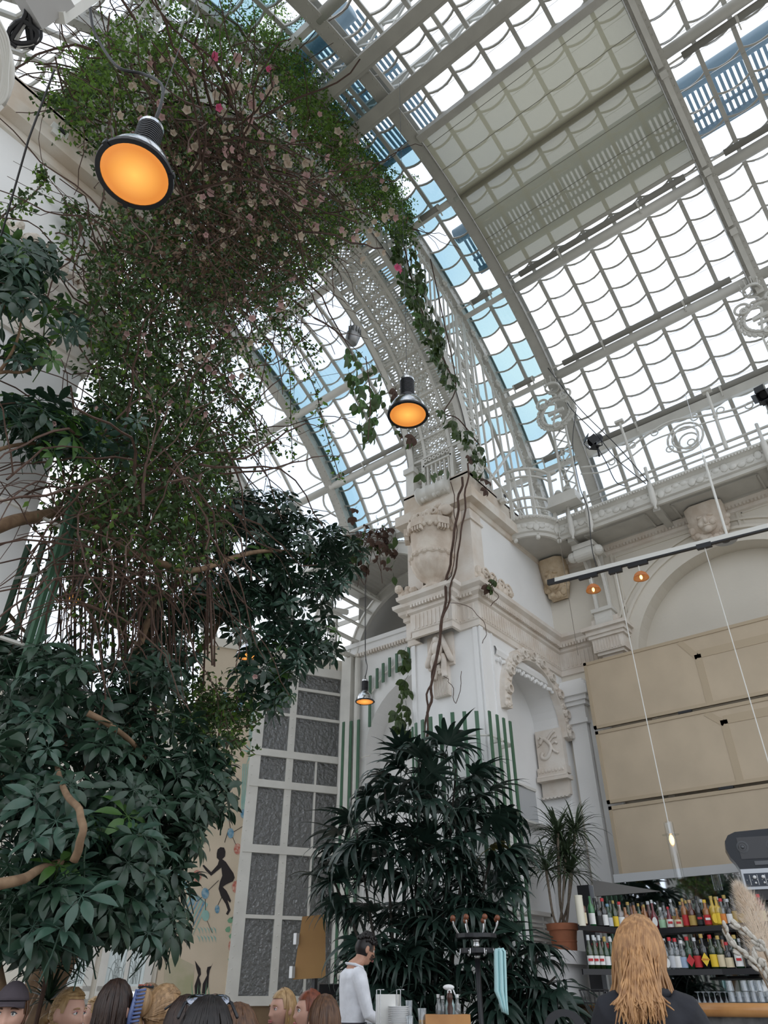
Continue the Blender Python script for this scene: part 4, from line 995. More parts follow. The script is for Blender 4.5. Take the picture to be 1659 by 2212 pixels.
for i, ((px, py), D) in enumerate(heads):
    c = AD(px, py, D); R_ = random.Random(i)
    strap_rosette(c, 64, .54, .015, R_, 2.0).build('leaf_head', DRAC, t)
    b = MB(); b.tube(spline([pc+V(.06*math.cos(i), .06*math.sin(i), .27), pc*.5+c*.5+V(.05*math.sin(i*2), .04, -.05), c], 5), .017, 6); b.build('stem', stem, t, smooth=True)
# ================================================================ BAR BACK: MIRROR, SHELVES, BOTTLES
def AZ_(px, py, z): return at(px, py, 2, z)
MIR = mat('bar_mirror', (.75, .76, .77), .03, 1.0)
t = thing('bar_mirror', 'mirrored bar back with a dark edge behind the bottles', 'mirror', (10.25, 2.5, 1.2))
b = MB(); b.bb((10.22, -.5, 1.25), (10.24, 4.55, 2.5)); b.build('mirror_sheet', MIR, t)
b = MB(); b.bb((10.24, -.5, 0), (10.6, 4.6, 2.48)); b.bb((10.15, 4.55, 1.3), (10.24, 4.72, 2.5)); b.build('carcass', BLACK, t)
b = MB(); b.bb((10.2, -.5, 2.5), (10.24, 4.2, 2.60)); b.build('grey_header', mat('grey_panel', (0, 0, 0)), t); b = MB(); b.prism([(10.2, 4.5, 2.56), (10.2, 3.6, 2.36), (10.2, 4.5, 2.36)], (-.012, 0, 0)); b.build('side_board', mat('dark_grey_board', (.22, .21, .20), .7), t)  # side board in a darker grey than the header
def shelf(name, L, z, dep, lab):
    t = thing(name, lab, 'shelf', (*AZ_(L[0][0], L[0][1], z)[:2], z))
    P = [AZ_(px, py, z) for px, py in L]; d = unit(P[-1]-P[-2]); P.append(P[-1]+d*1.2)
    nn = V(.97, .2, 0)*dep
    b = MB(); poly = [p for p in P]+[p+nn for p in P[::-1]]; b.prism(poly, (0, 0, -.03)); b.build('board', BLACK, t)
    b = MB(); 
    for p, q in zip(P[:-1], P[1:]): b.bar(p+V(0, 0, -.012), q+V(0, 0, -.012), .02, .05)
    b.build('front_lip', BLACK, t); return P
Z1, Z2 = 1.866, 1.470
S1 = [(1250, 2000), (1335, 2007), (1420, 2009), (1560, 2001), (1659, 1995)]
S2 = [(1258, 2096), (1420, 2098), (1560, 2096), (1659, 2094)]
shelf('bar_shelf', S1, Z1, .42, 'long black upper bottle shelf bending toward the terracotta pot')
shelf('bar_shelf', S2, Z2, .42, 'long black lower bottle shelf above the glasses')
def yon(S, px):
    for (a, ya), (c, yc) in zip(S[:-1], S[1:]):
        if px <= c: return ya+(yc-ya)*(px-a)/(c-a)
    return S[-1][1]
def bglass(col): return mat('bottle_glass_%d_%d_%d' % tuple(int(c*100) for c in col), col, .06, spec=.8, coat=.5)
CLR = glass_mat('clear_bottle_glass', (.80, .83, .84), .16, .05, haze=.10, hcol=(.8, .85, .86))
PAL = {'brown': (.10, .025, .012), 'dark': (.012, .012, .012), 'green': (.02, .16, .045), 'olive': (.022, .04, .012), 'amber': (.30, .11, .025), 'red': (.16, .012, .02), 'yellow': (.55, .36, .03), 'deep green': (.012, .05, .02)}
LAB = {'white': (.80, .80, .78), 'cream': (.72, .62, .42), 'red': (.50, .025, .03), 'yellow': (.80, .55, .04), 'green': (.36, .58, .38), 'black': (.02, .02, .02), 'orange': (.75, .25, .05), 'grey': (.55, .57, .6), 'gold': (.45, .30, .08), 'blue': (.35, .45, .6)}
ORD = ['first', 'second', 'third', 'fourth', 'fifth', 'sixth', 'seventh', 'eighth', 'ninth', 'tenth', 'eleventh', 'twelfth', 'thirteenth', 'fourteenth', 'fifteenth', 'sixteenth', 'seventeenth', 'eighteenth', 'nineteenth', 'twentieth',
       'twenty-first', 'twenty-second', 'twenty-third', 'twenty-fourth', 'twenty-fifth', 'twenty-sixth', 'twenty-seventh', 'twenty-eighth', 'twenty-ninth', 'thirtieth', 'thirty-first', 'thirty-second', 'thirty-third', 'thirty-fourth']
def bprof(kind, h, r):
    if kind == 'beer': return [(r, 0), (r, h*.52), (r*.9, h*.60), (r*.45, h*.74), (r*.38, h*.95), (r*.42, h)]
    if kind == 'wine': return [(r, 0), (r, h*.62), (r*.8, h*.70), (r*.36, h*.78), (r*.34, h)]
    if kind == 'squat': return [(r*1.2, 0), (r*1.35, h*.2), (r*1.25, h*.42), (r*.6, h*.56), (r*.36, h*.66), (r*.34, h)]
    if kind == 'cone': return [(r*1.15, 0), (r*1.15, h*.3), (r*.7, h*.6), (r*.35, h*.8), (r*.33, h)]
    return [(r, 0), (r, h*.60), (r*.92, h*.65), (r*.42, h*.72), (r*.38, h*.96), (r*.40, h)]
def bottle(pos, spec, lab, grp):
    kind, gl, lc, cc, h, shape = spec; r = .036+.006*(kind in ('std',))
    t = thing('bottle', lab, 'bottle', pos, grp)
    m = CLR if gl == 'clear' else bglass(PAL[gl])
    pr = bprof(kind, h, r); b = MB(); b.lathe(pr, pos, 12); b.build('glass', m, t, smooth=True)
    rr = pr[0][0]*1.02; fa = math.atan2(-pos[1], -pos[0])
    if lc:
        z0, z1 = (h*.10, h*.45)
        if kind == 'beer': z0, z1 = h*.16, h*.42
        b = MB()
        if shape == 'diamond':
            c = V(pos[0]+rr*1.05*math.cos(fa), pos[1]+rr*1.05*math.sin(fa), pos[2]+h*.30); s = V(-math.sin(fa), math.cos(fa), 0)
            b.prism([c+s*.04, c+V(0, 0, h*.19), c-s*.04, c-V(0, 0, h*.19)], V(math.cos(fa), math.sin(fa), 0)*.004)
        elif shape == 'oval':
            c = V(pos[0]+rr*1.04*math.cos(fa), pos[1]+rr*1.04*math.sin(fa), pos[2]+h*.27); s = V(-math.sin(fa), math.cos(fa), 0)
            b.prism([c+s*.028*math.cos(a)+V(0, 0, h*.16*math.sin(a)) for a in np.linspace(0, 2*pi, 15)[:-1]], V(math.cos(fa), math.sin(fa), 0)*.004)
        else: b.lathe([(rr if kind != 'squat' else pr[1][0]*1.03, z0), (rr if kind != 'squat' else pr[1][0]*1.03, z1)], pos, 10, cap=False, a0=fa-1.1, a1=fa+1.1)
        b.build('paper_label', mat('label_'+lc, LAB[lc], .6), t)
        if lc == 'yellow' and shape == 'diamond':
            cu = bpy.data.curves.new('lettering', 'FONT'); cu.body = 'ERNA'; cu.size = .026; cu.align_x = 'CENTER'; cu.align_y = 'CENTER'; cu.extrude = .0004; cu.materials.append(mat('label_red', LAB['red'], .6))
            tx = bpy.data.objects.new('lettering', cu); COL.objects.link(tx); tx.parent = t; q = V(rr*1.3*math.cos(fa), rr*1.3*math.sin(fa), h*.30)
            tx.matrix_local = Matrix(((-math.sin(fa), 0, math.cos(fa), q[0]), (math.cos(fa), 0, math.sin(fa), q[1]), (0, 1, 0, q[2]), (0, 0, 0, 1)))
        if shape == 'band' or (shape == 'diamond' and lc != 'yellow'):
            c = V(pos[0]+rr*1.09*math.cos(fa), pos[1]+rr*1.09*math.sin(fa), pos[2]+h*.30); s = V(-math.sin(fa), math.cos(fa), 0)
            b = MB(); b.bar(c-s*.024, c+s*.024, .004, .022); b.build('label_band', mat('label_red' if lc != 'red' else 'label_white', LAB['red' if lc != 'red' else 'white'], .6), t)
    if cc:
        b = MB(); rt = pr[-1][0]; b.lathe([(rt*1.15, h*.86 if kind == 'beer' else h*.90), (rt*1.15, h+.004), (0, h+.005)], pos, 8); b.build('cap', mat('cap_'+cc, {'silver': (.6, .62, .64), 'gold': (.5, .35, .1), 'red': (.55, .03, .04), 'black': (.02, .02, .02), 'white': (.8, .8, .8), 'cork': (.5, .33, .18), 'yellow': (.75, .5, .05), 'blue': (.2, .35, .5)}[cc], .35), t)
    return t
UPR = [(1262, 'std', 'brown', 'cream', 'cork', .29, ''), (1282, 'wine', 'green', 'white', '', .30, ''), (1297, 'std', 'dark', 'black', 'black', .25, ''), (1309, 'std', 'dark', 'white', 'red', .29, ''), (1319, 'std', 'deep green', 'grey', 'blue', .24, ''), (1333, 'wine', 'olive', 'yellow', 'gold', .28, ''), (1346, 'std', 'clear', 'white', 'red', .27, ''), (1357, 'std', 'amber', 'blue', '', .22, ''), (1371, 'squat', 'brown', '', 'black', .26, ''),
       (1388, 'cone', 'deep green', 'red', 'gold', .26, 'oval'), (1400, 'cone', 'amber', '', 'gold', .25, ''), (1419, 'squat', 'red', 'white', 'silver', .30, 'oval'), (1435, 'std', 'clear', 'green', 'silver', .22, ''), (1452, 'cone', 'red', 'white', 'red', .22, 'band'), (1470, 'squat', 'amber', 'cream', 'cork', .20, 'band'), (1487, 'wine', 'amber', 'red', 'gold', .29, ''), (1502, 'std', 'brown', 'gold', 'cork', .27, ''), (1518, 'wine', 'dark', 'black', 'black', .30, 'band'),
       (1535, 'std', 'amber', 'red', 'yellow', .26, 'band'), (1551, 'std', 'yellow', 'yellow', 'gold', .29, 'oval'), (1561, 'std', 'yellow', 'yellow', 'gold', .28, ''), (1571, 'std', 'clear', 'orange', 'red', .26, ''), (1585, 'std', 'dark', 'white', 'silver', .25, ''), (1597, 'wine', 'dark', 'gold', 'black', .30, ''), (1610, 'std', 'dark', 'gold', 'gold', .24, ''), (1626, 'wine', 'olive', 'cream', 'gold', .29, ''), (1642, 'std', 'brown', 'white', 'black', .27, ''), (1655, 'std', 'red', 'cream', 'red', .27, '')]
LWR = [(1279, 'beer', 'olive', 'white', 'silver', .31, 'band'), (1291, 'beer', 'olive', 'white', 'silver', .31, 'band'), (1303, 'beer', 'olive', 'white', 'silver', .31, 'band'), (1315, 'beer', 'deep green', 'white', 'gold', .30, ''), (1327, 'beer', 'deep green', 'grey', 'silver', .30, ''), (1342, 'std', 'clear', '', '', .28, ''), (1446, 'std', 'clear', 'white', 'black', .27, 'oval'), (1459, 'std', 'clear', 'grey', 'red', .30, ''), (1471, 'std', 'clear', 'white', 'red', .29, ''), (1484, 'std', 'clear', 'blue', 'white', .27, ''),
       (1498, 'std', 'deep green', 'red', 'red', .30, 'diamond'), (1514, 'std', 'dark', 'red', 'silver', .29, ''), (1531, 'std', 'dark', 'yellow', 'gold', .32, 'diamond'), (1550, 'std', 'olive', 'yellow', 'red', .31, ''), (1567, 'std', 'olive', 'cream', 'gold', .30, ''), (1583, 'std', 'dark', 'cream', 'red', .24, ''), (1604, 'std', 'deep green', 'white', 'gold', .30, 'band'), (1624, 'wine', 'dark', 'black', 'black', .29, ''), (1640, 'std', 'clear', 'grey', 'black', .27, ''), (1655, 'std', 'brown', 'gold', 'gold', .28, '')]
for S, Z, LST, word in ((S1, Z1, UPR, 'upper'), (S2, Z2, LWR, 'lower')):
    for i, (px, *spec) in enumerate(LST):
        p = AZ_(px, yon(S, px), Z)+V(.07, .03, 0); p[2] = Z
        kind, gl, lc, cc, h, shape = spec
        lab = '%s bottle, %s, %s from left, %s shelf front row' % ('clear glass' if gl == 'clear' else gl, '%s label' % lc if lc else 'no label', ORD[i], word)
        bottle(p, spec, lab, 'bottles on the %s bar shelf' % word)
    R_ = random.Random(31 if word == 'upper' else 8); k = 0
    for px in range(1292, 1650, 17):
        if word == 'lower' and 1345 < px < 1435: continue
        p = AZ_(px+R_.randint(-3, 3), yon(S, px), Z)+V(.22, .08, 0); p[2] = Z
        gl = R_.choice(['dark', 'brown', 'clear', 'olive', 'amber', 'deep green']); cc = R_.choice(['black', 'black', 'gold', 'silver']); lc = R_.choice(['white', 'cream', 'black', 'gold'])
        bottle(p, (R_.choice(['std', 'wine']), gl, lc, cc, .27+.04*R_.random(), ''), '%s bottle, %s cap, %s from left, %s shelf back row' % ('clear glass' if gl == 'clear' else gl, cc, ORD[k], word), 'bottles in the back row of the %s bar shelf' % word); k += 1
p = AZ_(1254, 1999, Z1)+V(.08, .02, 0); t = thing('paper_tube', 'tall cream gift tube at the left end of the upper bottle shelf', 'tube', p)
b = MB(); b.lathe([(.042, 0), (.042, .27), (.044, .27), (.044, .285), (0, .285)], p, 16); smooth_angle(b.build('tube', mat('cream_card', (.74, .70, .58), .6), t))
p = AD(1300, 2046, 10.75); p[2] = 1.47+.03; t = thing('red_tin', 'red metal tin behind the beer bottles beside the terracotta pot', 'tin', p)
b = MB(); b.lathe([(.12, 0), (.12, .30), (.125, .305), (.125, .32), (.11, .32), (0, .32)], p, 24); smooth_angle(b.build('drum', mat('red_enamel', (.42, .012, .015), .3), t))
# control deck with tinted lid
p = AD(1641, 1921, 8.6); t = thing('tape_deck', 'dark tinted tape machine with knobs on its silver panel above the bar', 'audio machine', p); yw = math.atan2(-.35, .94)
def dk(u, v, w): return p+V(-.34*0, 0, 0)+unit(V(.30, -.95, 0))*u+unit(V(.95, .30, 0))*w+V(0, 0, v)     # u right, v up, w back
def dbox(b, u0, u1, v0, v1, w0, w1, mi=0): b.add([dk(u0, v0, w0), dk(u1, v0, w0), dk(u1, v0, w1), dk(u0, v0, w1), dk(u0, v1, w0), dk(u1, v1, w0), dk(u1, v1, w1), dk(u0, v1, w1)], [(0, 3, 2, 1), (4, 5, 6, 7), (0, 1, 5, 4), (1, 2, 6, 5), (2, 3, 7, 6), (3, 0, 4, 7)], mi)
b = MB(); dbox(b, -.14, .40, .0, .20, 0, .3); b.build('silver_case', mat('silver_panel', (.42, .43, .45), .35, .6), t)
b = MB(); dbox(b, -.12, .40, .03, .155, -.012, .0); b.build('control_panel', mat('navy_panel', (.02, .028, .045), .4), t)
for i in range(5):
    for v, r in ((.115, .019), (.06, .011)):
        b = MB(); q = dk(-.02+.085*i, v, -.02); b.ball(q, (r, r, r), 10, 6); b.build('knob', mat('white_knob', (.75, .75, .75), .3), t)
b = MB(); 
for i in range(9): b.box(dk(-.1+.05*i, .09, -.016), (.006, .006, .006)); dbox(b, -.07+.085*i*.9, -.066+.085*i*.9, .04, .14, -.014, -.012)
b.build('panel_mark', mat('white_knob', (0, 0, 0)), t, kind='stuff')
TINT = mat('tinted_plastic', (.014, .015, .019), .22, spec=.35, alpha=.95)
b = MB(); prof = []
out2 = [(-.14, .20), (-.17, .27), (-.21, .33), (-.235, .41), (-.225, .49), (-.18, .55), (-.1, .58), (.40, .60), (.40, .20)]
b.prism([dk(u, v, .02) for u, v in out2], unit(V(.95, .30, 0))*.22); b.build('tinted_lid', TINT, t)
for u in (-.06, .24):
    b = MB()
    for r in (.058, .05, .028): b.tube([dk(u+r*math.cos(a), .42+r*math.sin(a), .012) for a in np.linspace(0, 2*pi, 20)], .004, 4)
    b.ball(dk(u, .42, .012), .018, 10, 6); b.build('reel_hub', mat('dim_grey_rubber', (.10, .105, .115), .4), t)
b = MB(); dbox(b, .02, .26, .235, .275, .005, .02); b.build('handle_plate', mat('dim_grey_rubber', (0, 0, 0)), t)
b = MB(); dbox(b, -.10, .40, .30, .52, .012, .018); b.build('deck_plate', DARK, t)
b = MB(); dbox(b, -.16, .5, -.10, -.0, .02, .32); b.build('plinth', BLACK, t)
b = MB(); dbox(b, .05, .35, -1.6, -.1, .35, .4); b.build('stand_post', BLACK, t)
# counter with a rounded wooden rail and upturned glasses
WOOD = mat('honey_wood', (.55, .27, .09), .35, col2=(.42, .19, .06), nscale=4, coat=.3)
p0, p1 = AX(1405, 2180, 8.2), AX(1659, 2182, 8.2); cz = p0[2]
t = thing('bar_counter', 'bar counter with a rounded honey wood rail over dark marble', 'counter', (8.3, 3, 0))
b = MB(); b.tube([(8.2, p0[1]+.8, cz), (8.2, p1[1]-1.5, cz)], .055, 14); b.build('wooden_rail', WOOD, t, smooth=True)
b = MB(); b.bb((8.22, p1[1]-1.5, cz-.12), (9.0, p0[1]+.8, cz-.03)); b.build('worktop', mat('dark_marble', (.03, .03, .032), .15, col2=(.16, .16, .16), nscale=5), t)
b = MB(); b.bb((8.3, p1[1]-1.5, 0), (8.9, p0[1]+.75, cz-.12)); b.build('front_panel', mat('dark_marble', (0, 0, 0)), t)
GL = glass_mat('tumbler_glass', (.90, .93, .95), .20, .06, haze=.2, hcol=(.9, .94, .97))
tz = cz-.03
def tumbler(pos, lab, h=.085, grp='upturned tumblers on the bar counter'):
    t = thing('tumbler', lab, 'glass', pos, grp); b = MB()
    b.lathe([(.036, 0), (.036, .006), (.031, h-.008), (.030, h), (0, h), (0, h-.01), (.027, h-.012), (.033, .004), (.036, 0)], pos, 12, cap=False); b.build('glass_wall', GL, t, smooth=True)
for row in range(3):
    for i in range(7):
        px = 1585+i*16; q = AX(px, 2170, 8.62); y = q[1]
        if row == 2 and i in (1, 5): continue
        tumbler((8.62+.01*(i % 2), y, tz+row*.088), 'upturned tumbler, %s column from the left, %s layer of the tall stack' % (ORD[i], ('bottom', 'middle', 'top')[row]))
for i in range(9):
    q = AX(1405+i*12, 2170, 8.6); tumbler((8.6, q[1], tz), 'upturned tumbler in the low row by the woman, %s from the left' % ORD[i], .11, 'low row of tumblers behind the rail')
for i in range(6):
    q = AX(1512+i*12, 2170, 8.66); pos = (8.66, q[1], tz)
    t = thing('carafe', 'small upturned stemmed glass, %s from the left between the tumbler rows' % ORD[i], 'glass', pos, 'upturned stemmed glasses on the counter')
    b = MB(); b.lathe([(.033, 0), (.036, .03), (.03, .07), (.012, .10), (.005, .12), (.005, .16), (.028, .168), (.028, .172), (0, .172)], pos, 12, cap=False); b.build('glass_wall', GL, t, smooth=True)
t = thing('wire_basket', 'round wire basket beside the woman in the dark jacket', 'basket', AD(1288, 2170, 8.0)); c = AD(1290, 2195, 8.0)
b = MB()
for z, r in ((.0, .05), (.1, .1), (.2, .135)): b.tube(arc((c[0], c[1], c[2]+z), 'z', r, c[2]+z, 0, 2*pi, 20), .004, 4)
for i in range(16): a = 2*pi*i/16; b.tube([(c[0]+r*math.cos(a), c[1]+r*math.sin(a), c[2]+z) for z, r in ((0, .05), (.1, .1), (.2, .135))], .003, 4)
b.build('wire', BLACK, t, kind='stuff')
b = MB(); b.tube([c, (c[0], c[1], 0)], .02, 8); b.lathe([(.15, 0), (.15, .02), (0, .03)], (c[0], c[1], 0), 16); b.build('stand', BLACK, t)
# pampas plume and pussy willow in a floor vase just outside the frame
vb = AD(1740, 2212, 3.5); vb[2] = 0
t = thing('floor_vase', 'tall floor vase holding a fluffy pampas plume and pussy willow twigs', 'vase', vb)
b = MB(); b.lathe([(.1, 0), (.14, .1), (.15, .4), (.1, .7), (.07, .8), (.08, .85), (.06, .85), (.05, .7)], vb, 20); b.build('vase_body', mat('vase_glaze', (.3, .3, .32), .3), t, smooth=True)
mouth = vb+V(0, 0, .84)
PAMP = mat('pampas_fluff', (.93, .83, .72), .9, noise=.12, nscale=40, transluc=.45)
ax_ = spline([mouth, AD(1690, 2150, 3.55), AD(1655, 2060, 3.6), AD(1625, 1975, 3.62), AD(1588, 1902, 3.62)], 10)
b = MB(); b.tube(ax_, .005, 5); b.build('plume_stem', stem, t)
vs, fs = [], []
for i in range(7500):
    u = 10+28*NR.random(); k = int(u); fr = u-k; p = ax_[k]*(1-fr)+ax_[min(k+1, len(ax_)-1)]*fr; d = unit(ax_[min(k+1, len(ax_)-1)]-ax_[k]); w = (1-((u-24)/15)**2)*.074+.008; w *= min(1, (40-u)/9+.15)
    n_ = unit(NR.normal(size=3)); n_ = unit(n_-d*(n_@d)*.5); q = p+n_*w*(.3+.7*NR.random()); e = q+(d*1.0+n_*.75+V(0, 0, -.25))*.035*(.6+.6*NR.random()); s = unit(np.cross(d, n_))*.0011
    bI = len(vs); vs += [tuple(q-s), tuple(q+s), tuple(e)]; fs.append((bI, bI+1, bI+2))
me = bpy.data.meshes.new('plume'); me.from_pydata(vs, [], fs); me.materials.append(PAMP); o = bpy.data.objects.new('plume_fluff', me); COL.objects.link(o); o.parent = t; o.matrix_parent_inverse = Matrix.Translation(-Vector(vb)); o['kind'] = 'stuff'
b = MB(); bud = MB()
for L in ([(1655, 2125), (1622, 2075), (1585, 2045), (1560, 2000)], [(1659, 2075), (1640, 2045), (1605, 2010), (1578, 1992)], [(1659, 2110), (1640, 2085), (1628, 2060)]):
    pts = spline([mouth]+[AD(px, py, 3.35) for px, py in L], 9); b.tube(pts, .0035, 4)
    for k in range(10, len(pts), 1):
        d = unit(pts[min(k+1, len(pts)-1)]-pts[k-1]); s = unit(NR.normal(size=3)); q = pts[k]+s*.012
        M = Vector(d+s*.3).to_track_quat('Z', 'Y').to_matrix(); bud.ball(q, (.008, .008, .016), 6, 5, M=M)
b.build('twig', mat('twig_brown', (.20, .14, .09), .8), t); bud.build('catkin', mat('catkin_grey', (.50, .47, .42), .9), t, smooth=True, kind='stuff')
# ================================================================ PENDANT LAMPS
LENS = bpy.data.materials.new('amber_lens'); LENS.use_nodes = True
n, l = LENS.node_tree.nodes, LENS.node_tree.links; n.clear()
o_ = n.new('ShaderNodeOutputMaterial'); e_ = n.new('ShaderNodeEmission'); g_ = n.new('ShaderNodeBsdfGlossy'); mx = n.new('ShaderNodeMixShader'); tc = n.new('ShaderNodeTexCoord'); vl = n.new('ShaderNodeVectorMath'); vl.operation = 'LENGTH'; rp = n.new('ShaderNodeValToRGB'); mp = n.new('ShaderNodeMapping')
mp.inputs['Scale'].default_value = (4.4, 4.4, 0)
rp.color_ramp.elements[0].color = (1.25, .62, .13, 1); rp.color_ramp.elements[1].color = (.78, .27, .05, 1); rp.color_ramp.elements[1].position = .75
l.new(tc.outputs['Object'], mp.inputs[0]); l.new(mp.outputs[0], vl.inputs[0]); l.new(vl.outputs['Value'], rp.inputs[0]); l.new(rp.outputs[0], e_.inputs[0]); g_.inputs['Roughness'].default_value = .1
mx.inputs[0].default_value = .05; l.new(e_.outputs[0], mx.inputs[1]); l.new(g_.outputs[0], mx.inputs[2]); l.new(mx.outputs[0], o_.inputs[0])
e_.inputs['Strength'].default_value = .85
def lamp(c, sc, lab, cable, top, tilt=(0, 0)):
    t = thing('pendant_lamp', lab, 'lamp', c, 'industrial bell pendant lamps'); M = Euler((tilt[0], tilt[1], 0)).to_matrix().to_4x4()
    t.rotation_euler = (tilt[0], tilt[1], 0); t.scale = (sc, sc, sc)
    def bl(b, n_, m, s=True): return b.build(n_, m, t, local=True)
    b = MB(); b.lathe([(.225, .0), (.222, .03), (.205, .10), (.17, .17), (.12, .22), (.085, .25), (.08, .27), (.085, .25), (.115, .215), (.165, .165), (.2, .095), (.215, .02)], (0, 0, 0), 40, cap=False); smooth_angle(bl(b, 'reflector', ALU), 60)
    b = MB(); b.lathe([(.205, -.008), (.235, -.008), (.238, .012), (.232, .02), (.205, .012), (.205, -.008)], (0, 0, 0), 40, cap=False); bl(b, 'rim', BLACK)
    b = MB(); b.lathe([(0, .0), (.21, .0)], (0, 0, 0), 40, cap=False); bl(b, 'lens', LENS)
    for a in (1.2, 3.3, 5.4):
        b = MB(); b.box((.228*math.cos(a), .228*math.sin(a), .0), (.04, .03, .03), Matrix.Rotation(a, 3, 'Z')); bl(b, 'clip', BLACK)
    b = MB(); pr = [(.08, .25), (.085, .27)]
    for i in range(11): z = .28+i*.022; pr += [(.085, z), (.085, z+.010), (.066, z+.011), (.066, z+.021)]
    pr += [(.07, .53)]; b.lathe(pr, (0, 0, 0), 24); bl(b, 'finned_housing', mat('gunmetal', (.06, .06, .065), .4, .6))
    b = MB(); b.lathe([(.085, .52), (.085, .55), (.06, .58), (.03, .60), (0, .6)], (0, 0, 0), 20); bl(b, 'cap', ALU)
    b = MB(); b.tube([(.0, .0, .6), (.03, 0, .64), (0, 0, .68), (-.03, 0, .64), (0, 0, .6)], .008, 5); bl(b, 'hanging_ring', STEEL)
    if top:
        b = MB(); s = 1/sc; q = Euler((tilt[0], tilt[1], 0)).to_matrix().inverted() @ Vector((0, 0, top-c[2])); hd = Vector((0, 0, .66)); b.tube([hd, q*s], .004, 4); bl(b, 'suspension_wire', BLACK)
    if cable:
        b = MB(); Mi = (Matrix.Translation(Vector(c)) @ M @ Matrix.Scale(sc, 4)).inverted(); b.tube([Mi @ Vector(p) for p in spline(cable, 8)], .011, 6); bl(b, 'power_cable', BLACK)
    return t
def RG(px, py, r): return CAM+ray(px, py)*r
c = RG(291, 378, 5.45); up_ = RG(327, 277, 5.8)
lamp(c, 1.06, 'large lit bell lamp hanging in front of the flowering vine, nearest of the bell lamps', [c+V(0, 0, .62), RG(345, 235, 6.1), RG(350, 185, 6.4), RG(310, 160, 6.6), RG(255, 145, 6.7), RG(215, 90, 7.0), RG(197, 40, 7.2), RG(192, -60, 7.6)], 13.15)
c = RG(881, 896, 8.2)
lamp(c, 1.0, 'lit bell lamp hanging in front of the lattice arch foot', None, 14.58)
c = RG(788, 1516, 14.2)
lamp(c, .78, 'small lit bell lamp hanging before the alcove arch', [c+V(0, 0, .48), RG(793, 1440, 14.4), RG(789, 1400, 14.5), RG(789, 1230, 15)], 9.2)
c = RG(535, 1418, 12.5)
lamp(c, .86, 'lit bell lamp half hidden under the broad-leaved tree branch', None, 14.0)
c = RG(160, 1292, 12.5)
lamp(c, .8, 'lit bell lamp glimpsed through the tangled vine stems', None, 14.3)
c = RG(297, 1945, 13.5)
lamp(c, .8, 'lit bell lamp glowing low behind the tree foliage', None, 14.3)
p = RG(762, 728, 11.3); t = thing('flood_lamp', 'small unlit grey lamp clamped under the lattice arch', 'lamp', p)
b = MB(); b.lathe([(.09, -.12), (.10, -.1), (.11, .05), (.09, .08), (.085, .16), (.05, .18), (0, .18)], p, 18, M=Matrix.Rotation(.35, 3, 'X')); smooth_angle(b.build('housing', mat('gunmetal2', (.28, .28, .28), .35, .8), t))
b = MB()
for i in range(12): a = 2*pi*i/12; q = Matrix.Rotation(.35, 3, 'X') @ Vector((.095*math.cos(a), .095*math.sin(a), .11)); b.box(p+np.array(q), (.015, .015, .12))
b.build('fin', mat('gunmetal2', (0, 0, 0)), t, kind='stuff')
b = MB(); b.tube([p+V(0, .05, .16), p+V(.05, .1, .5)], .015, 6); b.build('arm', IRON, t)
# ================================================================ TRACK LIGHT
TXX = 9.5; ra, rb = AX(1187, 1257, TXX), AX(1659, 1137, TXX); rb = ra+(rb-ra)*1.25
t = thing('light_track', 'long white track with black underside slanting before the blind arch', 'light track', (ra+rb)/2)
b = MB(); d = unit(rb-ra); b.bar(ra+d*.1, rb, .05, .07); b.build('white_profile', mat('white_plastic', (.75, .74, .70), .5), t)
b = MB(); b.bar(ra+d*.1+V(0, 0, -.045), rb+V(0, 0, -.045), .052, .025); b.bar(ra-d*.03+V(0, 0, -.01), ra+d*.1+V(0, 0, -.01), .056, .085); b.build('black_channel', BLACK, t)
q = AX(1565, 1160, TXX)
b = MB(); b.tube([AX(1571, 1158, TXX), AX(1519, 985, TXX)], .018, 8); b.build('white_rod', mat('white_plastic', (0, 0, 0)), t)
b = MB(); b.tube([AX(1519, 985, TXX), AX(1480, 850, TXX)], .004, 4); b.build('hanger_wire', STEEL, t)
AMB = glass_mat('amber_disc', (.9, .62, .36), .10, .1, haze=.35, hcol=(.9, .55, .28))
BULB = mat('filament_glow', (1, .7, .3), .5, emit=(1, .55, .15), estr=4.0)
for px, py, bx, lab in ((1281, 1270, 1281, 'amber glass disc lamp near the left end of the track'), (1384, 1243, 1395, 'amber glass disc lamp, second along the track')):
    p = AX(px, py, TXX); s = ((bx-1187)/(1659-1187)); q = ra+(AX(1659, 1137, TXX)-ra)*s
    t = thing('disc_lamp', lab, 'lamp', p, 'amber disc lamps on the track')
    b = MB(); b.bar(q-d*.15+V(0, 0, -.08), q+d*.15+V(0, 0, -.08), .05, .05); b.build('adapter', BLACK, t)
    b = MB(); b.lathe([(.012, .06), (.05, .05), (.085, .02), (.108, -.03), (.112, -.05), (.104, -.03), (.08, .015), (.045, .042), (.012, .05)], p, 24, cap=False); b.build('glass_disc', AMB, t, smooth=True)
    b = MB(); b.tube([(p[0], p[1], p[2]), (p[0], p[1], q[2]-.1)], .01, 6); b.build('stem', mat('white_plastic', (0, 0, 0)), t)
    b = MB(); b.ball(p+V(0, 0, -.03), (.02, .02, .035), 10, 8); b.build('bulb', BULB, t, smooth=True)
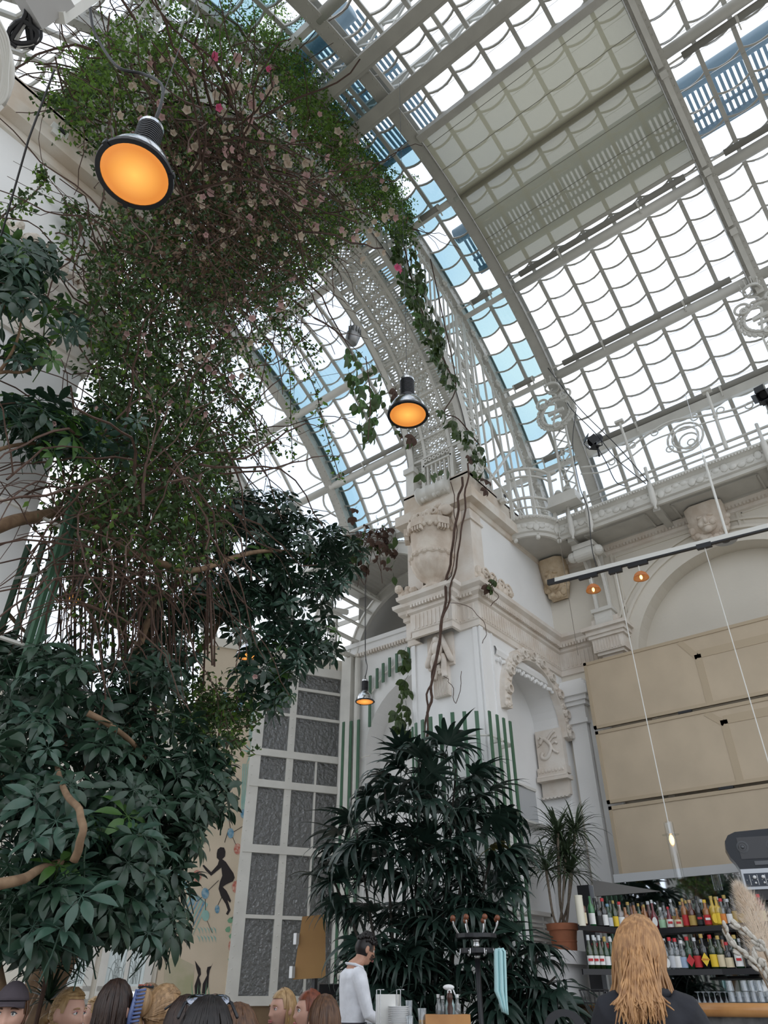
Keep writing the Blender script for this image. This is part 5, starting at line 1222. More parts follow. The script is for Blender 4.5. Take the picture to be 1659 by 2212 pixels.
def tube_lamp(px, top, lz, lab):
    q = AX(px, top, TXX); t = thing('tube_lamp', lab, 'lamp', (q[0], q[1], lz), 'clear tube pendants on the track')
    b = MB(); b.bar(q-d*.10+V(0, 0, .02), q+d*.10+V(0, 0, .02), .06, .07); b.build('adapter', BLACK, t)
    b = MB(); b.tube([(q[0], q[1], q[2]), (q[0], q[1], lz+.62)], .0065, 5); b.build('white_cord', mat('white_plastic', (0, 0, 0)), t)
    b = MB(); b.lathe([(.055, 0), (.055, .62)], (q[0], q[1], lz), 16, cap=False); b.lathe([(.0, .002), (.055, .0)], (q[0], q[1], lz), 16, cap=False); b.build('glass_tube', glass_mat('tube_glass', (.93, .94, .94), .12, .04), t, smooth=True)
    b = MB(); b.lathe([(.02, .48), (.025, .62), (.0, .62)], (q[0], q[1], lz), 10); b.lathe([(.0, .475), (.10, .475), (.10, .48), (0, .482)], (q[0], q[1], lz), 20); b.build('holder', glass_mat('tube_glass', (0, 0, 0)), t)
    b = MB(); b.ball((q[0], q[1], lz+.42), (.028, .028, .06), 10, 8); b.build('bulb', BULB, t, smooth=True)
tube_lamp(1330, 1236, 2.40, 'clear glass tube pendant with a glowing bulb before the lowest tan screen')
tube_lamp(1522, 1182, 2.40, 'clear glass tube pendant on the longer cord past the tape machine')
p = AX(1568, 1168, 10.6); t = thing('ceiling_speaker', 'round grey disc speaker mounted by the track under the keystone', 'speaker', p)
b = MB(); b.lathe([(.17, 0), (.17, .03), (.08, .06), (0, .06)], p, 24); smooth_angle(b.build('shell', mat('pale_grey', (.45, .45, .45), .5), t))
b = MB(); b.lathe([(0, -.01), (.06, -.01), (.06, .0)], p, 16); b.build('grille', DARK, t)
TWIGW = mat('old_wire', (.22, .19, .15), .7)
t = thing('hanging_wire', 'thin wire hanging from the round balcony down past the cornice', 'wire', (10.66, 4.4, 5.9)); p = V(10.62, 4.36, 8.3)
b = MB(); b.tube([p, (p[0], p[1], 5.9)], .005, 4); b.build('strand', TWIGW, t)
# ================================================================ THINGS NEAR THE LENS, UPPER LEFT
q = [RG(40, -25, 4.3), RG(92, 64, 4.4), RG(162, 14, 4.5), RG(110, -75, 4.4)]; cc = sum(q)/4
t = thing('heater_panel', 'flat grey heater panel seen from below in the upper left corner', 'heater', cc)
b = MB(); nn = unit(np.cross(q[1]-q[0], q[2]-q[0])); nn = nn*(1 if nn[2] > 0 else -1); b.prism(q, nn*.1); b.build('panel', mat('grey_enamel', (.44, .43, .42), .5), t)
b = MB(); b.bar(q[1]*.5+q[2]*.5, q[1]*.5+q[2]*.5+V(.1, .1, .7), .05, .05); b.build('arm', IRON, t)
t = thing('cable_bundle', 'bundle of black cables looped beside the grey heater panel', 'cables', RG(35, 60, 4.4)); R_ = random.Random(2)
for k in range(11):
    b = MB(); r = 4.4+.15*R_.random(); cx_, cy_ = 45+14*R_.random(), 70+10*R_.random(); a0 = R_.random()*6
    b.tube(spline([RG(cx_+(26+8*R_.random())*math.cos(a0+a), cy_+(22+8*R_.random())*math.sin(a0+a), r) for a in np.linspace(0, 5, 8)]+[RG(55+8*k % 20, 30, r), RG(50+k, -30, r)], 4), .011, 5); b.build('cable', BLACK if k % 4 else mat('white_plastic', (0, 0, 0)), t, smooth=True)
t = thing('hose_reel', 'white round reel at the left edge beside the cable bundle', 'reel', RG(-25, 140, 4.0))
b = MB(); c = RG(-98, 140, 4.0); nv = ray(-98, 140); u_ = unit(np.cross(nv, V(0, 0, 1))); w_ = np.cross(u_, nv)
for r_, tt in ((.17, .035), (.20, .02), (.11, .02)): b.tube([c+(u_*math.cos(a)+w_*1.15*math.sin(a))*r_ for a in np.linspace(0, 2*pi, 28)], tt, 8)
b.build('ring', IRON, t, smooth=True)
b = MB()
for i in range(40): a = 2*pi*i/40; b.box(c+(u_*math.cos(a)+w_*1.15*math.sin(a))*.205, (.018, .018, .018))
b.build('tooth_ring', IRON, t, kind='stuff')
for k in range(4):
    b = MB(); b.tube(spline([RG(-25+7*k, 40, 3.9), RG(0+6*k, 90, 3.9), RG(8+3*k, 150, 3.9), RG(-6+5*k, 215, 3.9), RG(-40, 240, 3.9)], 6), .007, 6); b.build('hose', mat('white_plastic', (0, 0, 0)), t, smooth=True)
b = MB(); b.bar(c, c+V(-.4, .3, .8), .06, .06); b.build('arm', IRON, t)
t = thing('hanging_wire', 'thin dark wire crossing the left pier cornice from above', 'wire', RG(60, 300, 5)); b = MB(); b.tube([RG(118, 150, 5.2), RG(62, 300, 5.2), RG(2, 510, 5.4)], .006, 4); b.build('strand', BLACK, t)
# ================================================================ WAITER STATION
t0 = AD(900, 2215, 6.8); sz = t0[2]+.0
def sp(px, D=6.8): p = AD(px, 2200, D); p[2] = sz; return p
t = thing('service_table', 'narrow black service table crowded with plates and glasses', 'table', (*AD(900, 2215, 6.9)[:2], 0))
a_, b_ = AD(785, 2215, 6.75), AD(1025, 2215, 6.75); fwd = FH*.5
b = MB(); b.prism([V(*a_[:2], sz-.03), V(*b_[:2], sz-.03), V(*(b_+fwd)[:2], sz-.03), V(*(a_+fwd)[:2], sz-.03)], (0, 0, .03)); b.build('table_top', BLACK, t)
for e in (a_+FH*.05+RT*.05, b_+FH*.05-RT*.05, a_+FH*.45+RT*.05, b_+FH*.45-RT*.05): b = MB(); b.bb((e[0]-.02, e[1]-.02, 0), (e[0]+.02, e[1]+.02, sz-.03)); b.build('leg', BLACK, t)
p = sp(838, 6.95); t = thing('napkin_holder', 'white paper napkins in a wire holder behind the waiter\'s arm', 'napkin holder', p)
b = MB(); b.box(p+V(0, 0, .10), (.22, .16, .2), Matrix.Rotation(.5, 3, 'Z')); b.build('napkin_stack', mat('napkin_white', (.80, .79, .75), .8), t)
b = MB()
for s in (-.09, .07):
    for w in (.0, .03): q = p+RT*(s+w)-FH*.1; b.tube([q, q+V(0, 0, .23), q+RT*.03+V(0, 0, .23)], .004, 4)
b.build('wire', STEEL, t)
p = sp(862, 6.8)
for i in range(10):
    q = p+V(0, 0, .012*i); t = thing('plate', 'small white plate, %s from the bottom of the stack beside the napkins' % ORD[i], 'plate', q, 'stacked white plates'); b = MB(); b.lathe([(.05, 0), (.055, .004), (.085, .012), (.086, .015), (.05, .006), (0, .005)], q, 24); b.build('dish', mat('white_porcelain', (.82, .82, .82), .2), t, smooth=True)
def drink(px, D, h, r, lab, fill=None):
    p = sp(px, D); t = thing('drinking_glass', lab, 'glass', p); b = MB(); b.lathe([(r*.85, 0), (r, h), (r*.95, h), (r*.8, .008), (0, .008)], p, 16, cap=False); b.build('glass_wall', GL, t, smooth=True)
    if fill: b = MB(); b.lathe([(r*.8, .01), (r*.85, h*.32), (0, h*.32)], p, 14); b.build('juice', mat('orange_juice', (.80, .42, .03), .3), t)
drink(884, 6.9, .16, .028, 'tall empty glass standing behind the plate stack'); drink(912, 6.75, .11, .034, 'short glass with a little orange juice left', True); drink(885, 6.6, .065, .028, 'low empty glass in front of the plates')
p = sp(966, 6.7); t = thing('wooden_caddy', 'wooden cruet box with bottles and a pepper mill', 'box', p)
b = MB(); M = Matrix.Rotation(math.atan2(RT[1], RT[0]), 3, 'Z')
for off_, dim in (((0, -.08, .035), (.34, .012, .075)), ((0, .08, .035), (.34, .012, .075)), ((-.165, 0, .035), (.012, .16, .075)), ((.165, 0, .035), (.012, .16, .075)), ((0, 0, .005), (.34, .16, .01))): b.box(p+np.array(M @ Vector(off_)), dim, M)
b.build('box', WOOD, t)
def inbox(u, v): return p+RT*u+FH*v+V(0, 0, .01)
for u, v, h, lab in ((-.06, .03, .19, 'clear cruet bottle at the left of the wooden box'), (.085, .02, .19, 'clear cruet bottle right of the pepper mill'), (-.025, .05, .18, 'clear cruet bottle just behind the pepper mill')):
    q = inbox(u, v); t = thing('cruet', lab, 'bottle', q, 'cruet bottles in the wooden box'); b = MB(); b.lathe([(.026, 0), (.026, h*.6), (.014, h*.72), (.013, h*.9)], q, 12); b.build('glass', CLR, t, smooth=True)
    b = MB(); b.lathe([(.015, h*.88), (.015, h), (0, h)], q, 8); b.build('cap', STEEL, t)
q = inbox(.025, -.01); t = thing('pepper_mill', 'dark turned wooden pepper mill in the cruet box', 'pepper mill', q)
b = MB(); b.lathe([(.028, 0), (.028, .03), (.018, .06), (.024, .10), (.016, .13), (.022, .15), (.026, .17), (.02, .195), (.006, .2), (.01, .21), (0, .215)], q, 16); b.build('body', mat('dark_turned_wood', (.055, .022, .015), .25), t, smooth=True)
q = inbox(.03, .05); t = thing('spray_bottle', 'white spray bottle behind the pepper mill', 'bottle', q)
b = MB(); b.lathe([(.035, 0), (.036, .12), (.02, .17), (.015, .19)], q, 14); b.build('flask', mat('pale_aqua_plastic', (.55, .72, .72), .3), t, smooth=True)
b = MB(); b.lathe([(.017, .185), (.02, .2), (.016, .22)], q, 10); b.ball(q+V(0, 0, .235)+RT*-.005, (.045, .022, .02), 12, 8, M=M); b.bar(q+V(0, 0, .22)+RT*.03, q+V(0, 0, .16)+RT*.055, .012, .01); b.build('trigger_head', mat('white_plastic2', (.82, .82, .82), .35), t)
# coat rack with towel
cp = AD(1036, 2150, 8.1); cp[2] = 0
t = thing('coat_rack', 'black coat stand with wooden ball tips and chrome hooks', 'coat stand', cp)
def cz_(py, D=8.1): return AD(1036, py, D)[2]
zt, zh = cz_(2024), cz_(2054)
b = MB(); b.tube([cp, cp+V(0, 0, zt)], .026, 10); b.lathe([(.25, 0), (.25, .02), (.03, .05)], cp, 20); b.build('pole', BLACK, t, smooth=True)
b = MB(); b.lathe([(.0, zt-.01), (.20, zt-.01), (.20, zt+.025), (0, zt+.025)], cp, 28, cap=False); b.lathe([(.10, zh-.02), (.17, zh-.02), (.17, zh+.02), (.1, zh+.02)], cp, 24, cap=False); b.build('disc', BLACK, t)
b = MB(); b.lathe([(.032, zh+.03), (.036, zh+.04), (.03, zh+.06), (.03, zt-.04), (.036, zt-.03), (.036, zt-.01)], cp, 14); b.lathe([(.034, zh-.06), (.034, zh-.03)], cp, 14); b.build('chrome_sleeve', STEEL, t, smooth=True)
for i in range(8):
    a = 2*pi*i/8+.2; e = V(math.cos(a), math.sin(a), 0)
    b = MB(); b.tube(spline([cp+e*.18+V(0, 0, zt+.02), cp+e*.20+V(0, 0, zt+.05), cp+e*.23+V(0, 0, zt+.10), cp+e*.235+V(0, 0, zt+.14)], 4), .008, 6); hk = b.build('chrome_arm', STEEL, t, smooth=True)
    b = MB(); b.ball(cp+e*.235+V(0, 0, zt+.155), .027, 12, 8); b.build('wooden_ball', mat('cherry_wood', (.20, .065, .03), .25), hk, smooth=True)
    b = MB(); b.tube(spline([cp+e*.17+V(0, 0, zh+.02), cp+e*.18+V(0, 0, zh-.03), cp+e*.205+V(0, 0, zh-.035), cp+e*.215+V(0, 0, zh-.0)], 4), .006, 5); b.build('coat_hook', STEEL, t, smooth=True)
b = MB(); rows = []; tp_ = AD(1080, 2052, 8.0); u_ = RT
t = thing('towel', 'pale turquoise towel hanging from a coat stand hook', 'towel', tp_)
prof_t = [(2050, 1072, 1086), (2056, 1069, 1091), (2080, 1069, 1092), (2110, 1070, 1093), (2140, 1070, 1094), (2158, 1078, 1095), (2172, 1082, 1096), (2186, 1086, 1097)]
for py, x0, x1 in prof_t:
    row = []
    for i in range(13):
        s = i/12; p = AD(x0+(x1-x0)*s, py+(6*s if py > 2150 else 0), 7.9); row.append(p-FH*(.02*math.sin(s*14)+.01*math.sin(s*29)))
    rows.append(row)
b.grid(rows); TW = mat('turquoise_terry', (.50, .76, .78), .9, bump=.3, bscale=200); o = b.build('front_drape', TW, t, smooth=True); o.modifiers.new('s', 'SOLIDIFY').thickness = .012
b = MB(); rows = []
for py, x0, x1 in prof_t[:5]:
    rows.append([AD(x0+2+(x1-x0)*i/8, py-2, 8.0)+FH*.015*math.sin(i*1.9) for i in range(9)])
b.grid(rows); o = b.build('back_drape', TW, t, smooth=True); o.modifiers.new('s', 'SOLIDIFY').thickness = .012
# plywood board with tags, black bag below
bd = [(653, 1980), (703, 1975), (703, 2112), (633, 2116)]; q = [AD(px, py, 10.2) for px, py in bd]
t = thing('plywood_board', 'plain honey plywood board on a black stand before the tall window', 'board', q[3])
b = MB(); b.prism(q, FH*.02); b.build('panel', mat('plywood', (.50, .28, .10), .5, col2=(.44, .235, .085), nscale=2), t)
for px, py in ((640, 2028), (631, 2100)): b = MB(); p = AD(px, py, 10.18); b.box(p, (.05, .05, .12)); b.build('white_tag', mat('white_plastic2', (0, 0, 0)), t)
b = MB(); p = AD(680, 2110, 10.25); b.bar(p, V(p[0], p[1], 0), .05, .05); b.lathe([(.2, 0), (.2, .03), (0, .04)], (p[0], p[1], 0), 14); b.build('stand', BLACK, t)
p = AD(715, 2150, 9.6); t = thing('menu_rack', 'black rack of menu cards leaning behind the waiter', 'rack', V(p[0], p[1], 0))
b = MB()
for i in range(4): b.box(p+V(0, 0, -.1)+FH*.05*i, (.30, .02, .42), Matrix.Rotation(-.6, 3, 'Z') @ Matrix.Rotation(.25-.1*i, 3, 'X'))
b.build('card_holder', BLACK, t)
b = MB(); b.box(p-FH*.06+V(.03, .05, -.12), (.05, .012, .2), Matrix.Rotation(-.6, 3, 'Z') @ Matrix.Rotation(.5, 3, 'Y')); b.build('cream_card', mat('cream_card', (0, 0, 0)), t)
b = MB(); b.tube([V(p[0], p[1], 0), p], .03, 8); b.lathe([(.2, 0), (.2, .03), (0, .04)], (p[0], p[1], 0), 14); b.build('stand', BLACK, t)
# black plastic chair with a handle slot
p = AD(1222, 2225, 5.2); t = thing('plastic_chair', 'black moulded chair with a rounded handle slot in its back', 'chair', V(p[0], p[1], 0)); M = Matrix.Rotation(math.atan2(RT[1], RT[0]), 3, 'Z')
def ch(u, v, z): return V(p[0], p[1], 0)+RT*u+FH*v+V(0, 0, z)
hz = AD(1222, 2180, 5.2)[2]
b = MB(); rows = []
for i in range(25):
    a = pi*i/24; rows.append([ch(.12*math.cos(a), 0, hz-.09+.09*math.sin(a)), ch(.065*math.cos(a), 0, hz-.085+.05*math.sin(a)), ch(.065*math.cos(a), .03, hz-.085+.05*math.sin(a)), ch(.12*math.cos(a), .03, hz-.09+.09*math.sin(a))])
b.grid(rows, close=True); b.build('handle_arch', BLACK, t)
b = MB(); b.prism([ch(-.2, 0, .45), ch(.2, 0, .45), ch(.14, 0, hz-.08), ch(-.14, 0, hz-.08)], FH*.03); b.build('backrest', BLACK, t)
b = MB(); b.prism([ch(-.2, 0, .43), ch(.2, 0, .43), ch(.2, .4, .43), ch(-.2, .4, .43)], (0, 0, .03)); b.build('seat', BLACK, t)
b = MB(); b.prism([ch(-.27, -.02, hz-.16), ch(-.17, -.02, hz-.12), ch(-.12, -.02, hz-.13), ch(-.12, -.02, hz-.3), ch(-.27, -.02, hz-.3)], FH*.04); b.build('side_wing', BLACK, t)
for u, v in ((-.18, .02), (.18, .02), (-.18, .38), (.18, .38)): b = MB(); b.tube([ch(u, v, 0), ch(u*.95, v, .44)], .016, 8); b.build('leg', BLACK, t)
# ================================================================ MURAL (flat paint on the end wall)
def mural(name, L, m, d=.004):
    def opx(px, py):
        r = ray(px, py); t_ = ((OB-CAM)@NV)/(r@NV); return CAM+r*t_+NV*d
    b = MB(); b.prism([opx(*q) for q in L], NV*.002); return b.build(name, m, WE)
PB = mat('mural_black', (.022, .016, .016), .8); PBL = mat('mural_blue', (.09, .24, .36), .8, col2=(.30, .42, .48), nscale=18); PR = mat('mural_red', (.45, .10, .07), .8, col2=(.62, .42, .33), nscale=22); PT = mat('mural_teal', (.23, .44, .40), .8, col2=(.36, .52, .46), nscale=6); PG = mat('mural_olive', (.42, .40, .25), .9, col2=(.55, .48, .36), nscale=3); PGR = mat('mural_green', (.18, .36, .22), .8)
mural('painted_figure', [(470, 1835), (476, 1830), (484, 1831), (487, 1840), (486, 1850), (480, 1856), (488, 1862), (497, 1876), (504, 1886), (507, 1896), (503, 1904), (494, 1908), (488, 1911), (481, 1916), (489, 1924), (495, 1936), (499, 1946), (497, 1950), (491, 1944), (495, 1956), (498, 1966), (492, 1977), (488, 1974), (492, 1966), (487, 1952), (477, 1936), (472, 1920), (475, 1905), (480, 1892), (478, 1874), (468, 1882), (456, 1892), (445, 1881), (437, 1870), (440, 1868), (456, 1884), (470, 1868), (473, 1858), (468, 1853), (468, 1844)], PB)
for L in ([(421, 2075), (427, 2084), (433, 2092), (434, 2105), (430, 2112), (434, 2125), (432, 2150), (422, 2160), (420, 2130), (428, 2106), (424, 2092)], [(460, 2080), (456, 2087), (448, 2089), (446, 2098), (447, 2107), (438, 2125), (436, 2145), (440, 2155), (450, 2130), (451, 2108), (453, 2096)], [(478, 1652), (484, 1640), (486, 1646), (476, 1658)], [(470, 1668), (476, 1672), (474, 1688), (468, 1680)], [(484, 1662), (492, 1668), (488, 1674)], [(478, 1682), (486, 1688), (486, 1700), (479, 1694)]): mural('painted_bird', L, PB)
for L in ([(478, 1492), (490, 1496), (500, 1520), (508, 1540), (515, 1560), (508, 1562), (497, 1545), (490, 1525)], [(515, 1505), (526, 1510), (522, 1535), (512, 1560), (506, 1540)]): mural('painted_bluebird', L, PBL)
def ell(cx, cy, rx, ry, n=16): return [(cx+rx*math.cos(2*pi*i/n), cy+ry*math.sin(2*pi*i/n)) for i in range(n)]
for cx, cy, rx, ry, m in ((526, 1758, 7, 10, PBL), (498, 1800, 7, 11, PBL), (513, 1834, 8, 12, PR), (426, 1892, 9, 13, PR), (509, 1916, 8, 13, PR), (443, 1930, 8, 12, PBL), (469, 1964, 5, 9, PBL), (444, 1978, 8, 12, PT), (532, 1780, 4, 7, PBL), (415, 1948, 5, 9, PBL), (514, 1962, 3, 10, PBL), (499, 2044, 6, 12, PR)): mural('painted_disc', ell(cx, cy, rx, ry), m, .006)
for a, c in (((485, 1820), (494, 1790)), ((503, 1798), (526, 1784)), ((494, 1768), (498, 1792)), ((502, 1808), (510, 1826)), ((520, 1840), (528, 1848)), ((415, 1885), (437, 1918)), ((448, 1925), (472, 1902)), ((436, 1938), (425, 1948)), ((443, 1942), (444, 1968)), ((447, 1988), (458, 2015)), ((470, 1956), (480, 1936)), ((510, 1905), (520, 1885)), ((512, 1930), (514, 1955)), ((500, 1985), (512, 1968))): mural('painted_line', [(a[0]-.6, a[1]-.3), (a[0]+.6, a[1]+.3), (c[0]+.6, c[1]+.3), (c[0]-.6, c[1]-.3)], PB, .005)
for k in range(9):
    a = -2.9+k*.62; mural('painted_frond', [(543+3*math.cos(a+1.5), 1626+3*math.sin(a+1.5)), (543+24*math.cos(a), 1626+30*math.sin(a)), (543-3*math.cos(a+1.5), 1626-3*math.sin(a+1.5))], PT)
for k in range(5): mural('painted_stripe', [(540-4*k, 1650), (542-4*k, 1650), (534-4*k+2*k*.6, 1748), (531.5-4*k+2*k*.6, 1748)], PT)
for k in range(5): mural('painted_stripe', [(553-3*k, 1510+6*k), (555-3*k, 1510+6*k), (548-2.5*k, 1600), (546.5-2.5*k, 1600)], PT)
for cy in (1600, 1768, 2010, 2028):
    for k in range(6): x = (465 if cy < 1900 else 425)+k*7; mural('painted_feather', [(x, cy-8), (x+6, cy-3), (x+7, cy+8), (x+4, cy-1)], PT)
mural('painted_wash', [(352, 2160), (356, 2072), (385, 2068), (420, 2085), (415, 2160)], PG, .003); mural('painted_wash', [(400, 1830), (425, 1740), (445, 1700), (452, 1760), (430, 1850)], PG, .003); mural('painted_wash', [(430, 1700), (440, 1560), (465, 1550), (470, 1640), (450, 1690)], PG, .003)
for k in range(7): x = 395+6*k; mural('painted_wave', [(x-30, 1850+10*k), (x+18, 1935+3*k), (x-20, 2000+5*k), (x-18, 1996+5*k), (x+13, 1935+3*k), (x-33, 1852+10*k)], PBL if k % 2 else PT, .004)
for cx, cy in ((497, 1988), (506, 1998), (492, 2008), (500, 2022), (508, 2012), (503, 2060), (498, 2072)): mural('painted_leaf', [(cx-6, cy), (cx-2, cy-5), (cx+4, cy-7), (cx+6, cy), (cx+3, cy+6), (cx-4, cy+5)], PGR)
for k in range(5): mural('painted_blade', [(415+9*k, 2160), (418+9*k, 2160), (413+9*k+(k % 2)*6, 2118+5*(k % 3))], PGR, .005)
# ================================================================ PLANTS
def leafmat(name, col, rough=.42, tl=.3, noise=.25, spec=.5, tcol=None):
    m = mat(name, col, rough, noise=noise, nscale=7, transluc=tl, spec=spec)
    return m
SCH = leafmat('broad_leaf_green', (.027, .062, .036), .34, .12); SCHB = leafmat('teal_leaf_green', (.050, .105, .075), .30, .12, .2); SCH2 = leafmat('fresh_leaf_green', (.075, .17, .035), .4, .35)
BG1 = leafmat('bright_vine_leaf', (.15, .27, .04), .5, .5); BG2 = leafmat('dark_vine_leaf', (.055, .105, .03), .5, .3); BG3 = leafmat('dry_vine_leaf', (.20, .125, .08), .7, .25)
PALM = leafmat('palm_leaf', (.022, .046, .034), .36, .08); PALMY = leafmat('fading_palm_leaf', (.16, .15, .03), .5, .2)
HIB = leafmat('climber_leaf', (.055, .095, .022), .42, .35); HIBD = leafmat('withered_leaf', (.085, .045, .03), .8, .1)
TWIG = mat('vine_twig', (.095, .052, .036), .8, noise=.3, nscale=20); BARK = mat('tree_bark', (.24, .155, .09), .8, col2=(.15, .09, .05), nscale=14)
PINK = leafmat('pale_pink_bract', (.70, .46, .44), .7, .4, .15); CREAMB = leafmat('cream_bract', (.72, .60, .48), .7, .4, .15); HOT = leafmat('deep_pink_bract', (.80, .16, .32), .6, .4, .1)
def inpoly(x, y, P):
    c = False; j = len(P)-1
    for i in range(len(P)):
        if (P[i][1] > y) != (P[j][1] > y) and x < (P[j][0]-P[i][0])*(y-P[i][1])/(P[j][1]-P[i][1])+P[i][0]: c = not c
        j = i
    return c
def samp(P, n, R_):
    xs = [p[0] for p in P]; ys = [p[1] for p in P]; out = []
    while len(out) < n:
        x, y = R_.uniform(min(xs), max(xs)), R_.uniform(min(ys), max(ys))
        if inpoly(x, y, P): out.append((x, y))
    return out
def basis(z, tw):
    z = unit(z); a = unit(np.cross(z, V(.3, .9, .2))); b_ = np.cross(z, a); c, s = math.cos(tw), math.sin(tw)
    x = a*c+b_*s; y = np.cross(z, x); return Matrix(((x[0], y[0], z[0]), (x[1], y[1], z[1]), (x[2], y[2], z[2])))
def blade(b, o, d, up, L, w, droop, fold, k=5, mi=0, pw=1.0):
    o = np.array(o, float); d = unit(d); sd = unit(np.cross(d, up)); nn = np.cross(sd, d); p = o; rows = []
    for j in range(k+1):
        t = j/k; ww = w*max(.02, (math.sin(pi*min(1, (t*.96+.03))**pw)))
        rows.append([p-sd*ww+nn*ww*fold, p.copy(), p+sd*ww+nn*ww*fold]); p = p+d*L/k
        d = unit(d-nn*droop/k*(1+t)); nn = np.cross(sd, d)
    b.grid(rows, mi)
def whorl_mesh(seed, n=8, L=.14, w=.025):
    R_ = random.Random(seed); b = MB()
    for i in range(n):
        a = 2*pi*(i+.25*R_.random())/n; el = R_.uniform(-.35, .15); d = V(math.cos(a)*math.cos(el), math.sin(a)*math.cos(el), math.sin(el))
        l = L*R_.uniform(.75, 1.1); s = d*.035
        b.tube([(0, 0, 0), s], .003, 3, cap=False); blade(b, s, d, V(0, 0, 1), l, w*R_.uniform(.85, 1.15), R_.uniform(.3, .9), .22, pw=.9)
    b.tube([(0, 0, 0), (.02, .01, -.12), (.05, .0, -.24)], .0045, 4, cap=False)
    return b
def mesh_of(b, name, m):
    me = bpy.data.meshes.new(name); me.from_pydata(b.v, [], b.f)
    for mm in (m if isinstance(m, (list, tuple)) else [m]): me.materials.append(mm)
    if isinstance(m, (list, tuple)): me.polygons.foreach_set('material_index', b.m)
    me.polygons.foreach_set('use_smooth', [True]*len(me.polygons)); return me
WB = [whorl_mesh(s) for s in range(5)]+[whorl_mesh(s, 7, .115, .021) for s in range(5, 7)]
WM = [mesh_of(b, 'leaf', SCH) for b in WB]; WMF = [mesh_of(b, 'leaf', SCH2) for b in WB[:3]]; WMB = [mesh_of(b, 'leaf', SCHB) for b in WB]
def placed(arr, M):
    A = np.array(arr); R3 = np.array(M.to_3x3()); t = np.array(M.to_translation()); return A@R3.T+t
def whorls(t, clusters, cap=300, seed=1, fresh=.06):
    R_ = random.Random(seed); L = LOC[t.name]; items = []
    for (px, py, rx, ry, D, dD, n) in clusters:
        n = int(n*1.5)
        ctr = AD(px, py, D)
        for k in range(n):
            a = R_.random()*2*pi; rr = math.sqrt(R_.random())
            q = AD(px+rx*rr*math.cos(a), py+ry*rr*math.sin(a), D+dD*R_.uniform(-1, 1))
            zd = V(0, 0, .85)+unit(q-ctr)*.6-unit(q-CAM)*R_.uniform(-.3, .7)+V(R_.gauss(0, .38), R_.gauss(0, .38), R_.gauss(0, .2))
            M = Matrix.Translation(Vector(q-L)) @ basis(zd, R_.random()*6.3).to_4x4() @ Matrix.Scale(R_.uniform(.62, 1.22), 4)
            items.append((np.linalg.norm(q-CAM), M))
    items.sort(key=lambda e: e[0]); vs, fs, nb = [], [], 0
    for i, (r, M) in enumerate(items):
        k = R_.randrange(len(WB))
        if i < cap: piece('leaf', WMF[k % 3] if R_.random() < fresh else (WMB[k] if R_.random() < .28 else WM[k]), t, M)
        else:
            vs.append(placed(WB[k].v, M)); fs += [[nb+j for j in f] for f in WB[k].f]; nb += len(WB[k].v)
    if vs:
        me = bpy.data.meshes.new('foliage'); me.from_pydata(np.concatenate(vs).tolist(), [], fs); me.materials.append(SCH); me.polygons.foreach_set('use_smooth', [True]*len(me.polygons))
        o = bpy.data.objects.new('foliage', me); COL.objects.link(o); o.parent = t; o['kind'] = 'stuff'
def branch(t, L, r0, r1, m=BARK, n=6, nm='branch'):
    pts = spline([AD(*q) for q in L], n); k = len(pts); b = MB()
    b.tube([p+V(.01*math.sin(i*1.1), .01*math.cos(i*1.3), .008*math.sin(i*.7))*min(1, r0*14) for i, p in enumerate(pts)], [r0+(r1-r0)*i/(k-1) for i in range(k)], 8); return b.build(nm, m, t, smooth=True)
g1 = AD(70, 2250, 5.6); g1[2] = 0
T1 = thing('umbrella_tree', 'big dark green umbrella tree filling the lower left of the room', 'tree', g1)
whorls(T1, [(90, 1480, 120, 90, 4.7, .5, 42), (250, 1520, 150, 100, 5.2, .5, 50), (60, 1640, 110, 110, 4.4, .4, 44), (220, 1680, 150, 120, 4.9, .5, 66), (350, 1640, 110, 110, 5.3, .4, 48), (430, 1700, 75, 70, 5.6, .3, 24), (80, 1820, 120, 110, 4.4, .4, 44), (230, 1850, 150, 110, 4.8, .5, 62), (350, 1800, 90, 80, 5.3, .3, 34),
             (100, 1960, 120, 80, 4.4, .4, 34), (270, 1960, 120, 60, 4.9, .4, 34), (340, 1985, 60, 70, 5.2, .3, 18), (40, 2010, 80, 40, 4.4, .3, 14), (440, 1640, 60, 50, 5.7, .2, 12), (180, 1990, 80, 40, 4.6, .3, 12), (380, 1920, 40, 40, 5.3, .2, 8), (40, 1400, 60, 40, 4.8, .4, 9), (140, 1430, 70, 40, 5.0, .4, 10), (330, 1450, 60, 50, 5.4, .4, 12)], seed=3, fresh=.02)
branch(T1, [(60, 2400, 5.6), (90, 2180, 5.6), (220, 1950, 5.5), (290, 1820, 5.5), (290, 1650, 5.5), (280, 1500, 5.6), (330, 1300, 5.9)], .075, .03, nm='trunk')
branch(T1, [(160, 1860, 3.8), (178, 1800, 3.75), (170, 1750, 3.8), (135, 1700, 4.0), (120, 1640, 4.4)], .022, .014)
branch(T1, [(-40, 1920, 3.7), (40, 1900, 3.8), (110, 1870, 4.2), (220, 1830, 5.2)], .028, .018)
branch(T1, [(190, 1540, 4.4), (270, 1590, 4.6), (330, 1660, 5.3), (385, 1720, 5.5)], .022, .012); branch(T1, [(300, 1760, 5.4), (320, 1790, 5.2), (318, 1850, 5.1)], .016, .01); branch(T1, [(290, 1640, 5.5), (180, 1600, 4.9), (60, 1560, 4.7)], .02, .01); branch(T1, [(295, 1760, 5.5), (400, 1690, 5.6), (470, 1640, 5.7)], .016, .008)
g2 = AD(40, 2250, 6.6); g2[2] = 0
T2 = thing('umbrella_tree', 'umbrella tree whose leafy arm reaches toward the urn from the left', 'tree', g2)
